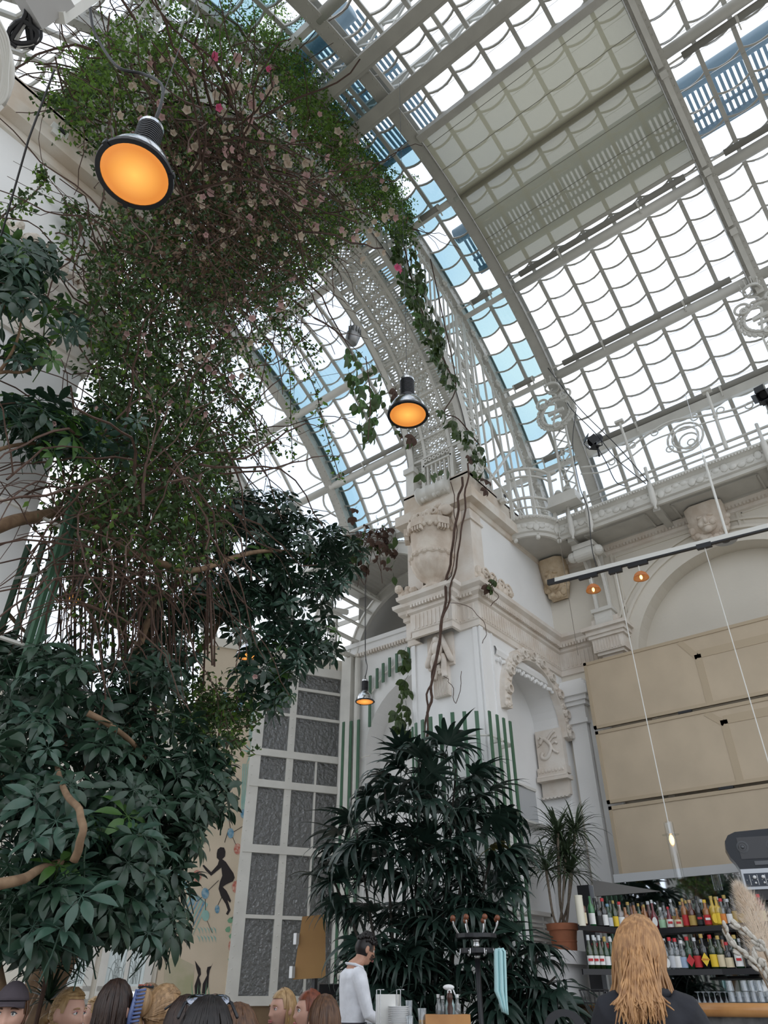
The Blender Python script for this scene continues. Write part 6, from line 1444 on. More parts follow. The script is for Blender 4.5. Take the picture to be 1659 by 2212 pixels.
whorls(T2, [(470, 1090, 60, 50, 6.6, .3, 16), (560, 1110, 100, 60, 6.7, .4, 36), (620, 1180, 110, 80, 6.7, .4, 52), (560, 1250, 100, 80, 6.6, .4, 50), (640, 1300, 70, 70, 6.7, .3, 30), (690, 1380, 55, 50, 6.8, .2, 18), (740, 1190, 45, 55, 7.0, .2, 16), (700, 1230, 60, 60, 6.9, .3, 20), (500, 1310, 70, 60, 6.5, .3, 24), (600, 1400, 60, 60, 6.6, .3, 24), (550, 1480, 60, 60, 6.5, .2, 16), (370, 1350, 80, 80, 6.4, .3, 24), (360, 1440, 90, 50, 6.3, .3, 20), (460, 1180, 50, 80, 6.6, .3, 16), (600, 1500, 30, 40, 6.5, .2, 7), (300, 1290, 110, 60, 6.7, .4, 18), (420, 1290, 60, 70, 6.5, .3, 14), (200, 1210, 90, 60, 6.6, .4, 9)], seed=5, fresh=.1)
branch(T2, [(30, 2400, 6.6), (60, 2150, 6.6), (200, 1850, 6.6), (265, 1680, 6.6), (285, 1500, 6.6), (330, 1330, 6.6), (400, 1240, 6.6)], .07, .03, nm='trunk')
branch(T2, [(165, 1460, 6.2), (260, 1432, 6.3), (350, 1425, 6.4), (410, 1422, 6.5), (465, 1360, 6.6), (488, 1250, 6.6), (480, 1150, 6.6)], .035, .018); branch(T2, [(-40, 1150, 4.1), (70, 1116, 4.5), (150, 1106, 4.9), (215, 1130, 4.9), (270, 1185, 5.0), (340, 1215, 5.1), (430, 1230, 5.4), (560, 1190, 6.2), (680, 1200, 6.8)], .05, .018)
branch(T2, [(320, 1200, 6.5), (338, 1165, 6.5), (330, 1140, 6.5), (305, 1115, 6.5)], .02, .012); branch(T2, [(280, 1520, 6.5), (300, 1440, 6.5), (330, 1350, 6.5), (345, 1230, 6.5)], .04, .025); branch(T2, [(0, 1310, 5.6), (50, 1360, 5.8), (80, 1390, 6.0)], .02, .012)
g3 = AD(20, 2250, 4.4); g3[2] = 0
T3 = thing('umbrella_tree', 'umbrella tree with fresh leaf fans against the left pier', 'tree', g3)
whorls(T3, [(20, 550, 55, 40, 3.3, .2, 16), (40, 600, 70, 60, 3.4, .2, 22), (95, 560, 35, 35, 3.5, .15, 7), (20, 640, 50, 40, 3.4, .2, 9), (140, 690, 45, 35, 3.8, .15, 8), (60, 755, 70, 35, 3.8, .2, 10), (60, 900, 90, 45, 4.0, .2, 22), (160, 950, 80, 45, 4.3, .2, 16), (240, 930, 60, 60, 4.6, .3, 12), (100, 960, 90, 30, 4.2, .2, 10)], seed=8, fresh=.3)
branch(T3, [(20, 2400, 4.4), (-40, 1900, 4.3), (-80, 1400, 4.0), (-70, 1000, 3.7), (-40, 800, 3.6), (10, 640, 3.4)], .06, .02, nm='trunk'); branch(T3, [(-40, 815, 3.6), (10, 803, 3.7), (70, 795, 3.8), (135, 700, 3.8)], .016, .008); branch(T3, [(-70, 1000, 3.7), (40, 960, 4.0), (150, 960, 4.3), (240, 940, 4.6)], .016, .008); branch(T3, [(-10, 815, 3.7), (35, 740, 3.6), (60, 600, 3.45)], .014, .006)
# ---- bougainvillea
def leafcloud(name, par, P, N_, L, mats, w, kind='stuff', droop=.4):
    # P (n,3) world points, N_ (n,3) directions; folded diamond leaves
    n = len(P); L0 = LOC[par.name]; P = P-L0
    s = unit_rows(np.cross(N_, NR.normal(size=(n, 3)))); up = np.cross(s, N_)
    l = L*(.65+.6*NR.random((n, 1))); ww = l*w
    a = P; bL = P+N_*l*.42-s*ww+up*ww*.35; bR = P+N_*l*.42+s*ww+up*ww*.35; c = P+N_*l-up*l*.12
    vs = np.stack([a, bR, c, bL], 1).reshape(-1, 3); i0 = np.arange(n)[:, None]*4
    fs = np.concatenate([np.concatenate([i0, i0+1, i0+2], 1), np.concatenate([i0, i0+2, i0+3], 1)], 1).reshape(-1, 3)
    me = bpy.data.meshes.new(name); me.from_pydata(vs.tolist(), [], fs.tolist())
    for m in mats[0]: me.materials.append(m)
    me.polygons.foreach_set('material_index', np.repeat(mats[1], 2).astype(np.int32).tolist())
    o = bpy.data.objects.new(name, me); COL.objects.link(o); o.parent = par; o['kind'] = kind; return o
def unit_rows(A): return A/(np.linalg.norm(A, axis=1, keepdims=True)+1e-9)
g4 = V(1.9, 4.75, 0)
BV = thing('bougainvillea', 'huge bougainvillea with pale blossoms swarming over the left half of the arch', 'climbing plant', g4)
R4 = random.Random(21)
PA = [(170, 150), (300, 70), (420, 70), (560, 40), (620, 70), (690, 170), (760, 270), (810, 340), (880, 430), (885, 500), (840, 490), (770, 470), (715, 520), (660, 580), (600, 620), (500, 650), (400, 640), (300, 540), (260, 430), (220, 330), (140, 240)]
PBp = [(90, 240), (200, 70), (330, 0), (600, 0), (640, 40), (560, 70), (300, 140), (180, 300)]
PCp = [(160, 440), (270, 430), (420, 640), (640, 610), (660, 660), (570, 700), (500, 760), (510, 880), (560, 950), (480, 1010), (330, 1010), (200, 960), (190, 700)]
PGp = [(480, 420), (720, 420), (790, 480), (720, 530), (660, 600), (600, 650), (470, 650)]
PH = [(140, 930), (480, 940), (520, 1050), (500, 1200), (460, 1370), (200, 1390), (100, 1250)]
PF = [(560, 60), (640, 80), (690, 170), (760, 270), (810, 340), (890, 450), (900, 520), (840, 500), (760, 400), (680, 300), (600, 180)]
PDp = [(180, 980), (480, 1000), (500, 1120), (380, 1200), (200, 1150)]
PE = [(180, 520), (330, 480), (470, 560), (480, 700), (420, 820), (440, 930), (330, 980), (230, 860), (200, 680)]
pts = []; mi = []
for P_, n, y0, y1 in ((PA, 44000, 4.5, 6.2), (PF, 13000, 4.5, 5.6), (PBp, 4200, 4.6, 6.4), (PGp, 8000, 4.6, 6.0), (PH, 4600, 5.2, 6.7), (PCp, 8500, 4.3, 5.6), (PDp, 3400, 4.2, 5.4), (PE, 3600, 4.4, 5.5)):
    # leaves sit in sprays: pick spray centres, then scatter along each
    nc = n//11
    for (x, y) in samp(P_, nc, R4):
        yy = R4.uniform(y0, y1); c = AY(x, y, yy); dv = unit(V(R4.gauss(0, .5), R4.gauss(0, .5), -.9+R4.gauss(0, .5))); ln = R4.uniform(.15, .55)
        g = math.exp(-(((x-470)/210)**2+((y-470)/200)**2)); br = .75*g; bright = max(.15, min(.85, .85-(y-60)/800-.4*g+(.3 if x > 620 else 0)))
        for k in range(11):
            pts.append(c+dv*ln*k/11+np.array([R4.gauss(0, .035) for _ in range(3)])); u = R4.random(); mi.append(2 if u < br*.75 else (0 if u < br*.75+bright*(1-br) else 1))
streams = [[(600, 640), (640, 760), (680, 840), (700, 920), (735, 1035)], [(600, 700), (625, 800), (628, 900), (632, 1000)], [(500, 850), (540, 900), (580, 950), (603, 975)], [(470, 900), (520, 930), (555, 975)], [(560, 640), (600, 700), (640, 720), (690, 760)], [(600, 60), (640, 45), (670, 42), (690, 60)], [(690, 170), (720, 190), (755, 185), (770, 190)], [(800, 340), (850, 370), (875, 385), (900, 380)], [(760, 270), (790, 300), (810, 345), (850, 400)],
           [(180, 480), (150, 440), (145, 470), (165, 500)], [(220, 640), (190, 690), (200, 760)], [(140, 230), (110, 210), (90, 225)], [(560, 700), (575, 760), (560, 840), (540, 880)], [(430, 700), (445, 800), (430, 930), (480, 1000)], [(640, 560), (660, 640), (650, 720), (680, 790)], [(330, 420), (350, 500), (420, 560)], [(0, 470), (35, 445), (60, 430), (100, 385), (80, 370)], [(250, 600), (240, 700), (270, 820)], [(520, 720), (540, 800), (520, 860)]]
twigs = MB()
for S_ in streams:
    yv = R4.uniform(4.5, 5.0); L = spline([AY(x, y, yv) for x, y in S_], 10); twigs.tube(L, .007, 4)
    for k, p in enumerate(L):
        for s in range(4): pts.append(p+np.array([R4.gauss(0, .04) for _ in range(3)])); mi.append(0 if R4.random() < .45 else 1)
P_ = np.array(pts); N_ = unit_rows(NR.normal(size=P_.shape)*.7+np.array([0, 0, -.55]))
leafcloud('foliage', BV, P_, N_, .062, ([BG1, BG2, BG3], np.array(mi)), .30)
# woody stems: tangled arcs through the mass, hanging skeins below
def stems(par, n, P_, y0, y1, ln, rad0, seed, sag=1.0, m=TWIG, name='twig'):
    R_ = random.Random(seed); b = MB()
    for x, y in samp(P_, n, R_):
        p = AY(x, y, R_.uniform(y0, y1)); d = unit(V(R_.gauss(0, 1), R_.gauss(0, .5), R_.gauss(0, .7))); L = [p]
        for k in range(9):
            d = unit(d+V(R_.gauss(0, .22), R_.gauss(0, .22), R_.gauss(0, .2)-.10*sag)); p = p+d*ln/9; L.append(p)
        r = rad0*R_.uniform(.5, 1.5); b.tube(L, [r*(1-.06*k) for k in range(10)], 4, cap=False)
    return b.build(name, m, par, kind='stuff')
stems(BV, 420, PA, 4.6, 6.0, 1.5, .008, 1); stems(BV, 160, [(320, 200), (480, 200), (600, 300), (560, 480), (430, 560), (330, 430)], 4.7, 5.6, 2.2, .016, 2); stems(BV, 230, PCp, 4.4, 5.4, 1.4, .008, 3); stems(BV, 60, PBp, 4.8, 6, 1.2, .006, 4)
SK = [(0, 1010), (200, 980), (430, 1000), (520, 1080), (470, 1250), (330, 1330), (120, 1330), (40, 1200)]
stems(BV, 110, SK, 4.2, 5.0, 1.3, .007, 5, sag=1.8); stems(BV, 36, [(140, 950), (420, 960), (500, 1100), (300, 1150)], 4.2, 4.8, 1.6, .010, 6, sag=.5)
R_ = random.Random(12); b = MB()
for i in range(62):       # long stems looping over the branch and hanging like a curtain
    x0 = R_.uniform(120, 440); y0 = R_.uniform(1040, 1120); dx = R_.uniform(-45, 60); D = R_.uniform(5.6, 6.6)
    b.tube(spline([AD(x0-40*R_.random(), y0+40, D), AD(x0, y0-R_.uniform(0, 40), D), AD(x0+dx*.5, y0+80, D), AD(x0+dx, y0+R_.uniform(160, 330), D-.1), AD(x0+dx*1.1+R_.uniform(-10, 10), y0+R_.uniform(300, 400), D)], 5), R_.uniform(.004, .010), 4, cap=False)
b.build('hanging_stem', TWIG, BV, kind='stuff')
for L, r in (([(300, 1500, 6.4), (310, 1200, 6.4), (320, 900, 6.6), (330, 640, 7.0), (360, 420, 8.0)], .035), ([(330, 1600, 6.5), (350, 1100, 6.6), (345, 760, 6.9), (400, 560, 7.4), (560, 430, 9)], .028), ([(210, 1300, 6.2), (240, 1000, 6.4), (280, 760, 6.8), (300, 560, 7.3)], .022), ([(110, 380, 6.6), (220, 320, 6.9), (330, 300, 7.5)], .02), ([(330, 300, 7.5), (430, 255, 8.5), (520, 260, 9.4), (640, 330, 10.4)], .022), ([(340, 300, 7.4), (460, 280, 8.6), (600, 350, 10)], .02)): branch(BV, L, r, r*.5, TWIG, nm='stem')
twigs.build('streamer_stem', TWIG, BV, kind='stuff')
trunk = MB(); trunk.tube(spline([g4, g4+V(.05, .02, 2), AD(300, 1500, 6.4)], 6), .05, 8); trunk.build('trunk', BARK, BV, smooth=True)
def bract_mesh(m, s):
    R_ = random.Random(s); b = MB()
    for k in range(5):
        a = 1.26*k; d = V(math.cos(a), math.sin(a), .6); blade(b, (0, 0, 0), d, V(0, 0, 1), .075, .03, -.4, .3, k=3)
    return mesh_of(b, 'blossom', m)
BM = [bract_mesh(PINK, 1), bract_mesh(CREAMB, 2), bract_mesh(HOT, 3)]
R_ = random.Random(77); fl = []
for x, y in samp([(230, 150), (420, 90), (600, 150), (760, 290), (880, 480), (860, 600), (760, 560), (690, 560), (560, 600), (380, 560), (290, 400)], 235, R_): fl.append((x, y, R_.uniform(4.4, 4.75), R_.choice((0, 1, 1, 1))))
for x, y in ((460, 122), (463, 120), (458, 124), (578, 150), (470, 232), (856, 580), (862, 584)): fl.append((x, y, 4.4, 2))
for x, y in samp([(190, 700), (440, 640), (640, 580), (520, 900), (300, 980)], 46, R_): fl.append((x, y, R_.uniform(4.3, 4.6), R_.choice((0, 0, 1))))
for x, y in ((550, 1460), (545, 690), (445, 507), (120, 915), (205, 880), (340, 1130)): fl.append((x, y, 4.3, 0))
for x, y, yv, k in fl:
    q = AY(x, y, yv); M = Matrix.Translation(Vector(q-LOC[BV.name])) @ basis(V(R_.gauss(0, .5), -.6+R_.gauss(0, .4), -.5), R_.random()*6).to_4x4() @ Matrix.Scale(R_.uniform(.7, 1.25)*1.15*min(1, np.linalg.norm(q-CAM)/11.5)**1.4, 4)
    piece('blossom', BM[k], BV, M)
# ---- large-leaved climber on the right of the arch and over the pier
def lobed_mesh(seed, m):
    R_ = random.Random(seed); b = MB()
    for a, l, w in ((0, .15, .045), (.75, .12, .04), (-.75, .12, .04)):
        d = V(math.cos(a), math.sin(a), -.15); blade(b, (.0, 0, 0), d, V(0, 0, 1), l*R_.uniform(.9, 1.1), w, .6, .15, k=4)
    b.tube([(0, 0, 0), (-.07, 0, .03)], .003, 3, cap=False); return mesh_of(b, 'leaf', m)
def oval_mesh(seed, m):
    b = MB(); blade(b, (0, 0, 0), V(1, 0, -.1), V(0, 0, 1), .17, .045, .5, .2, k=5); b.tube([(0, 0, 0), (-.05, 0, .03)], .003, 3, cap=False); return mesh_of(b, 'leaf', m)
HM = [lobed_mesh(1, HIB), lobed_mesh(2, HIB), oval_mesh(3, HIB), lobed_mesh(4, SCH2)]; HD = lobed_mesh(5, HIBD)
CL = thing('climbing_vine', 'large-leaved climber hanging from the lattice arch and creeping down the pier', 'climbing plant', V(8.6, 4.9, 0))
R_ = random.Random(5)
def climb(P_, n, y0, y1, kinds, ax=1):
    for x, y in samp(P_, n, R_):
        q = at(x, y, ax, R_.uniform(y0, y1)); k = R_.choice(kinds); me = HD if k == 'd' else HM[k]
        d = V(R_.gauss(0, .45), R_.gauss(0, .35)-.2, -.9); z = unit(V(R_.gauss(0, .5), -.8, .5)); x_ = unit(d); y_ = unit(np.cross(z, x_)); z = np.cross(x_, y_)
        M = Matrix(((x_[0], y_[0], z[0]), (x_[1], y_[1], z[1]), (x_[2], y_[2], z[2]))).to_4x4()
        piece('leaf', me, CL, Matrix.Translation(Vector(q-LOC[CL.name])) @ M @ Matrix.Scale(R_.uniform(.9, 1.4), 4))
climb([(848, 480), (885, 520), (912, 580), (935, 660), (962, 740), (990, 820), (975, 850), (935, 780), (900, 700), (868, 620), (850, 540)], 170, 4.7, 5.05, (0, 1, 0, 1, 3))
climb([(745, 748), (795, 765), (820, 800), (838, 860), (815, 900), (800, 960), (783, 965), (770, 890), (755, 820)], 70, 5.0, 5.4, (2, 2, 2, 3)); climb([(860, 830), (880, 860), (900, 960), (870, 975), (850, 900), (835, 880)], 18, 5.0, 5.2, (2, 2, 'd'))
climb([(940, 870), (985, 900), (1040, 960), (1050, 1000), (1010, 980), (960, 910)], 26, 4.8, 5.0, (0, 1, 1)); climb([(1010, 980), (1050, 1000), (1052, 1060), (1035, 1050)], 8, 4.8, 4.95, ('d', 0)); climb([(905, 1020), (960, 1005), (970, 1020), (910, 1035)], 7, 5.1, 5.3, (2,))
climb([(868, 1400), (884, 1400), (886, 1600), (862, 1600), (855, 1540), (872, 1480)], 26, 6.4, 6.7, (0, 1)); climb([(1040, 1248), (1075, 1252), (1072, 1285), (1050, 1275)], 4, 4.8, 4.95, (0, 'd')); climb([(750, 1090), (840, 1120), (870, 1160), (850, 1260), (800, 1230), (770, 1180)], 12, 6.9, 7.4, ('d', 2, 'd'))
for L, r in (([(930, 560), (960, 700), (985, 830), (960, 890), (990, 905), (1035, 960)], .012), ([(870, 520), (900, 640), (950, 760), (985, 830)], .014), ([(790, 770), (800, 860), (795, 950)], .008)):
    b = MB(); b.tube(spline([AY(x, y, 4.95) for x, y in L], 6), r, 5); b.build('stem', TWIG, CL, smooth=True)
for L, r in (([(1012, 1000), (1005, 1085), (992, 1180), (975, 1270), (955, 1350), (938, 1440), (925, 1500), (918, 1580), (905, 1680)], .016), ([(1000, 1030), (990, 1090), (978, 1180), (965, 1260), (952, 1370), (935, 1470), (927, 1540), (915, 1640)], .022), ([(975, 1040), (985, 1130), (980, 1220), (965, 1260)], .008), ([(960, 1460), (975, 1480), (985, 1520), (1000, 1450)], .005), ([(965, 1300), (1010, 1310), (1048, 1350), (1045, 1390)], .005), ([(1050, 1260), (1075, 1285), (1060, 1310)], .006)):
    b = MB(); b.tube([p+V(.02*math.sin(i), .015*math.cos(i*1.4), 0) for i, p in enumerate(spline([AX(x, y, 8.36 if y > 1250 else 8.2) for x, y in L], 6))], r, 5); b.build('stem', TWIG, CL, smooth=True)
WT = thing('withered_vine', 'withered brown vine draped over the barrel canopy rail', 'climbing plant', AX(800, 1170, 9.9)); CLs, CL = CL, WT
climb([(745, 1150), (790, 1130), (835, 1130), (855, 1150), (860, 1200), (820, 1190), (790, 1240), (755, 1220)], 62, 9.7, 10.2, ('d', 'd', 'd', 0), ax=0)
b = MB()
for i in range(16): b.tube(spline([AX(730+120*R_.random(), 1140+30*R_.random(), 9.95) for _ in range(3)]+[AX(740+110*R_.random(), 1180+90*R_.random(), 9.95)], 5), .008, 4)
b.build('dry_stem', TWIG, WT, kind='stuff')
# ---- lady palm in front of the pier
def fan_mesh(seed, n, L, m, spread=2.6, droop=.9):
    R_ = random.Random(seed); b = MB()
    for i in range(n):
        a = spread*(i/(n-1)-.5)+R_.gauss(0, .05); d = V(math.cos(a), math.sin(a), .12+.1*math.cos(a)); blade(b, V(0, 0, 0), d, V(0, 0, 1), L*R_.uniform(.8, 1.1)*(1-.12*abs(a)), .027*R_.uniform(.85, 1.2), droop*R_.uniform(.6, 1.4), .25, k=7, pw=.6)
    b.tube([(0, 0, 0), (-.12, 0, -.02), (-.30, 0, -.12), (-.42, 0, -.25)], .005, 4, cap=False); return mesh_of(b, 'leaf', m)
FM = [fan_mesh(1, 8, .44, PALM), fan_mesh(2, 9, .48, PALM, 3.0, 1.2), fan_mesh(3, 7, .42, PALM, 2.2, .7), fan_mesh(4, 10, .46, PALM, 3.6, 1.5), fan_mesh(6, 9, .5, PALM, 2.8, 1.9)]; FY = fan_mesh(5, 8, .42, PALMY, 2.4, 1.4)
def palm(name, lab, base, P_, n, D0, D1, seed, cpx):
    R_ = random.Random(seed); t = thing(name, lab, 'palm', base); L = LOC[t.name]
    for i, (x, y) in enumerate(samp(P_, n, R_)):
        q = AD(x, y, R_.uniform(D0, D1)); out = RT*(x-cpx)/230+FH*R_.uniform(-1.0, .45)+RT*R_.gauss(0, .35); e = R_.uniform(-.55, .5)+(.5 if y < 1720 else 0)
        d = unit(unit(out)+V(0, 0, e)); s = unit(np.cross(V(0, 0, 1), d)); u = np.cross(d, s); tl = R_.gauss(0, .35); s, u = s*math.cos(tl)+u*math.sin(tl), u*math.cos(tl)-s*math.sin(tl)
        M = Matrix(((d[0], s[0], u[0]), (d[1], s[1], u[1]), (d[2], s[2], u[2]))).to_4x4()
        piece('leaf', FY if (abs(x-1045) < 25 and abs(y-1850) < 50 and i % 2) else FM[R_.randrange(5)], t, Matrix.Translation(Vector(q-L)) @ M @ Matrix.Scale(R_.uniform(.9, 1.35), 4))
    return t
pb = AD(920, 2200, 9.2); pb[2] = 0
LP = palm('lady_palm', 'tall dark lady palm clump in front of the green slats', pb, [(890, 1590), (985, 1600), (1050, 1690), (1100, 1780), (1130, 1870), (1100, 1950), (1060, 1980), (1080, 2060), (1060, 2120), (1000, 2140), (860, 2120), (790, 2090), (760, 2010), (690, 1900), (700, 1830), (770, 1720), (830, 1640)], 230, 8.7, 9.6, 41, 910)
for k, (x0, x1, yt) in enumerate(((860, 830, 1680), (890, 905, 1640), (930, 985, 1660), (960, 1010, 1760), (840, 770, 1800), (910, 930, 1800), (985, 1060, 1850), (830, 720, 1900))):
    branch(LP, [(x0, 2330, 9.15), (x0+(x1-x0)*.3, 2100, 9.1), (x0+(x1-x0)*.7, (yt+2050)/2, 9.1), (x1, yt, 9.1)], .018, .012, mat('palm_cane', (.035, .03, .022), .8, noise=.3), nm='cane')
pb = AD(1120, 2240, 8.7); pb[2] = 0
LP2 = palm('lady_palm', 'smaller lady palm spreading between the coat stand and the bar', pb, [(1050, 2060), (1110, 1990), (1150, 2040), (1200, 2080), (1235, 2150), (1240, 2230), (1150, 2240), (1060, 2230)], 52, 8.5, 9.0, 43, 1120)
for x0, x1, yt in ((1110, 1100, 2040), (1130, 1160, 2060), (1120, 1200, 2110)): branch(LP2, [(x0, 2400, 8.7), (x0, 2200, 8.7), (x1, yt, 8.7)], .014, .01, mat('palm_cane', (0, 0, 0)), nm='cane')
pb = AD(820, 2230, 8.6); pb[2] = 0
LP3 = palm('lady_palm', 'low lady palm behind the waiter and the napkins', pb, [(790, 2090), (830, 2050), (900, 2080), (960, 2140), (940, 2220), (780, 2200)], 50, 8.6, 9.0, 44, 830)
for x0 in (800, 850, 900): branch(LP3, [(x0, 2400, 8.7), (x0, 2230, 8.7), (x0-10, 2080, 8.8)], .014, .01, mat('palm_cane', (0, 0, 0)), nm='cane')
# ---- small-leaved shrub by the mural, strap-leaved plant low on the left
g5 = AD(20, 2250, 6.2); g5[2] = 0
SS = thing('small_leaved_tree', 'feathery small-leaved tree in front of the mural', 'tree', g5); P5 = []; M5 = []
R_ = random.Random(15); tw = MB()
for x, y in samp([(380, 1490), (470, 1480), (520, 1540), (500, 1600), (450, 1640), (400, 1620), (360, 1560)], 90, R_):
    p = AD(x, y, R_.uniform(6.0, 6.6)); d = unit(V(R_.gauss(0, .7), R_.gauss(0, .7), R_.gauss(.1, .4))); tw.tube([p, p+d*.3], .004, 4)
    for k in range(26): P5.append(p+d*.3*k/26+np.array([R_.gauss(0, .03) for _ in range(3)])); M5.append(0 if R_.random() < .25 else 1)
P5 = np.array(P5); leafcloud('foliage', SS, P5, unit_rows(NR.normal(size=P5.shape)), .055, ([BG1, BG2], np.array(M5)), .28)
tw.build('twig', TWIG, SS, kind='stuff'); branch(SS, [(20, 2400, 6.2), (80, 2150, 6.2), (260, 1850, 6.3), (400, 1650, 6.4), (430, 1560, 6.3)], .03, .01, nm='trunk'); branch(SS, [(380, 1680, 6.4), (450, 1640, 6.3), (490, 1540, 6.3)], .016, .006)
q = AD(105, 2090, 4.7); t = thing('strap_leaved_plant', 'small strap-leaved plant hanging low between the cap and the window', 'plant', V(q[0], q[1], 0))
R_ = random.Random(6); strap_rosette(q, 40, .26, .011, R_, 1.4).build('leaf_head', leafmat('dark_strap', (.02, .04, .02), .4, .1), t); strap_rosette(q+V(.1, .1, -.15), 34, .24, .011, R_, 1.4).build('leaf_head', MATS['dark_strap'], t)
b = MB(); b.tube([V(q[0], q[1], 0), q], .012, 6); b.build('stem', TWIG, t)
# ================================================================ PEOPLE
SKIN = mat('skin_fair', (.62, .36, .27), .5, noise=.06, nscale=12); SKIN2 = mat('skin_warm', (.52, .28, .19), .5, noise=.08, nscale=12)
LIP = mat('lip_tone', (.48, .16, .15), .45); EYEW = mat('eye_white', (.75, .73, .70), .2); IRIS = mat('iris_dark', (.05, .06, .07), .15)
def hairmat(n, c, c2): 
    if n in MATS: return MATS[n]
    m = mat(n, c, .38, col2=c2, nscale=16, spec=.4); tn = [x for x in m.node_tree.nodes if x.type == 'TEX_NOISE'][0]; tc = [x for x in m.node_tree.nodes if x.type == 'TEX_COORD'][0]
    mp = m.node_tree.nodes.new('ShaderNodeMapping'); mp.inputs['Scale'].default_value = (4, 4, .35); m.node_tree.links.new(tc.outputs['Object'], mp.inputs[0]); m.node_tree.links.new(mp.outputs[0], tn.inputs['Vector']); return m
H_BLOND = hairmat('hair_blonde', (.50, .33, .16), (.30, .18, .08)); H_DBLOND = hairmat('hair_dark_blonde', (.40, .25, .13), (.20, .12, .06)); H_DARK = hairmat('hair_dark_brown', (.045, .025, .018), (.02, .012, .01)); H_BROWN = hairmat('hair_brown', (.14, .07, .035), (.06, .03, .018)); H_RED = hairmat('hair_red', (.24, .065, .03), (.11, .03, .015)); H_COP = hairmat('hair_copper_blonde', (.52, .29, .13), (.27, .135, .06)); H_BLACK = hairmat('hair_black', (.018, .014, .013), (.01, .008, .008))
HA, HB, HC = .074, .096, .118
def head_pt(th, ph, k=1.0, face=True):
    sx, sy, sz = math.sin(th)*math.sin(ph), math.sin(th)*math.cos(ph), math.cos(th)
    x, y, z = HA*sx, HB*sy, HC*sz
    if sz < 0:
        t = (-sz)**1.4; x *= 1-.42*t; y = y*(1-.18*t)+.022*t
        if sy < 0: y *= 1-.25*t
    if face and sy > 0:
        g = lambda cx, cz, wx, wz: math.exp(-((x-cx)/wx)**2-((z-cz)/wz)**2)
        y *= .94
        y -= .013*(g(.031, .008, .016, .013)+g(-.031, .008, .016, .013)); y += .006*g(0, .032, .05, .012)
        y += .012*g(0, .0, .009, .028)+.021*g(0, -.030, .012, .014)+.004*(g(.013, -.034, .008, .008)+g(-.013, -.034, .008, .008))
        y += .008*g(0, -.058, .02, .007)+.007*g(0, -.069, .017, .006)-.004*g(0, -.081, .02, .006)+.009*g(0, -.1, .02, .015)+.006*(g(.045, -.02, .02, .02)+g(-.045, -.02, .02, .02))
    return V(x*k, y*k, z*k)
def head_into(b, M):
    nu, nv = 44, 34; vs = []
    for i in range(nv+1):
        for j in range(nu): vs.append(M @ Vector(head_pt(pi*i/nv, 2*pi*j/nu)))
    fs = [(i*nu+j, i*nu+(j+1) % nu, (i+1)*nu+(j+1) % nu, (i+1)*nu+j) for i in range(nv) for j in range(nu)]
    b.add(vs, fs)
    for s in (-1, 1): b.ball(M @ Vector((s*.074, -.008, -.002)), (.012, .022, .032), 10, 8, M=M.to_3x3() @ Matrix.Rotation(s*.35, 3, 'Z'))
def hand_into(b, M, curl=.5, side=1):
    b.ball(M @ Vector((0, .045, 0)), (.040, .05, .016), 12, 8, M=M.to_3x3())
    for i, (x, l) in enumerate(((-.028, .066), (-.010, .076), (.010, .072), (.028, .056))):
        p = Vector((x, .08, 0)); d = Vector((x*.6, 1, 0)).normalized(); L = [M @ p]
        for s, k in ((.42, .5), (.33, .9), (.25, .8)):
            d = (Matrix.Rotation(-curl*k, 3, 'X') @ d); p = p+d*l*s; L.append(M @ p)
        b.tube(L, [.0098, .0092, .0082, .0066], 7)
    b.tube([M @ Vector((side*.025, .02, -.004)), M @ Vector((side*.052, .05, -.012)), M @ Vector((side*.058, .085, -.02)), M @ Vector((side*.05, .11, -.028))], [.015, .012, .010, .008], 7)
def ringz(c, rx, ry, M, n=20): return [M @ Vector((c[0]+rx*math.cos(2*pi*i/n), c[1]+ry*math.sin(2*pi*i/n), c[2])) for i in range(n)]
def loft(b, rings):
    b.grid(rings, close=True); n = len(rings[0]); k = len(b.v)
    b.f.append(list(range(k-n*len(rings), k-n*len(rings)+n))[::-1]); b.f.append(list(range(k-n, k))); b.m += [0, 0]
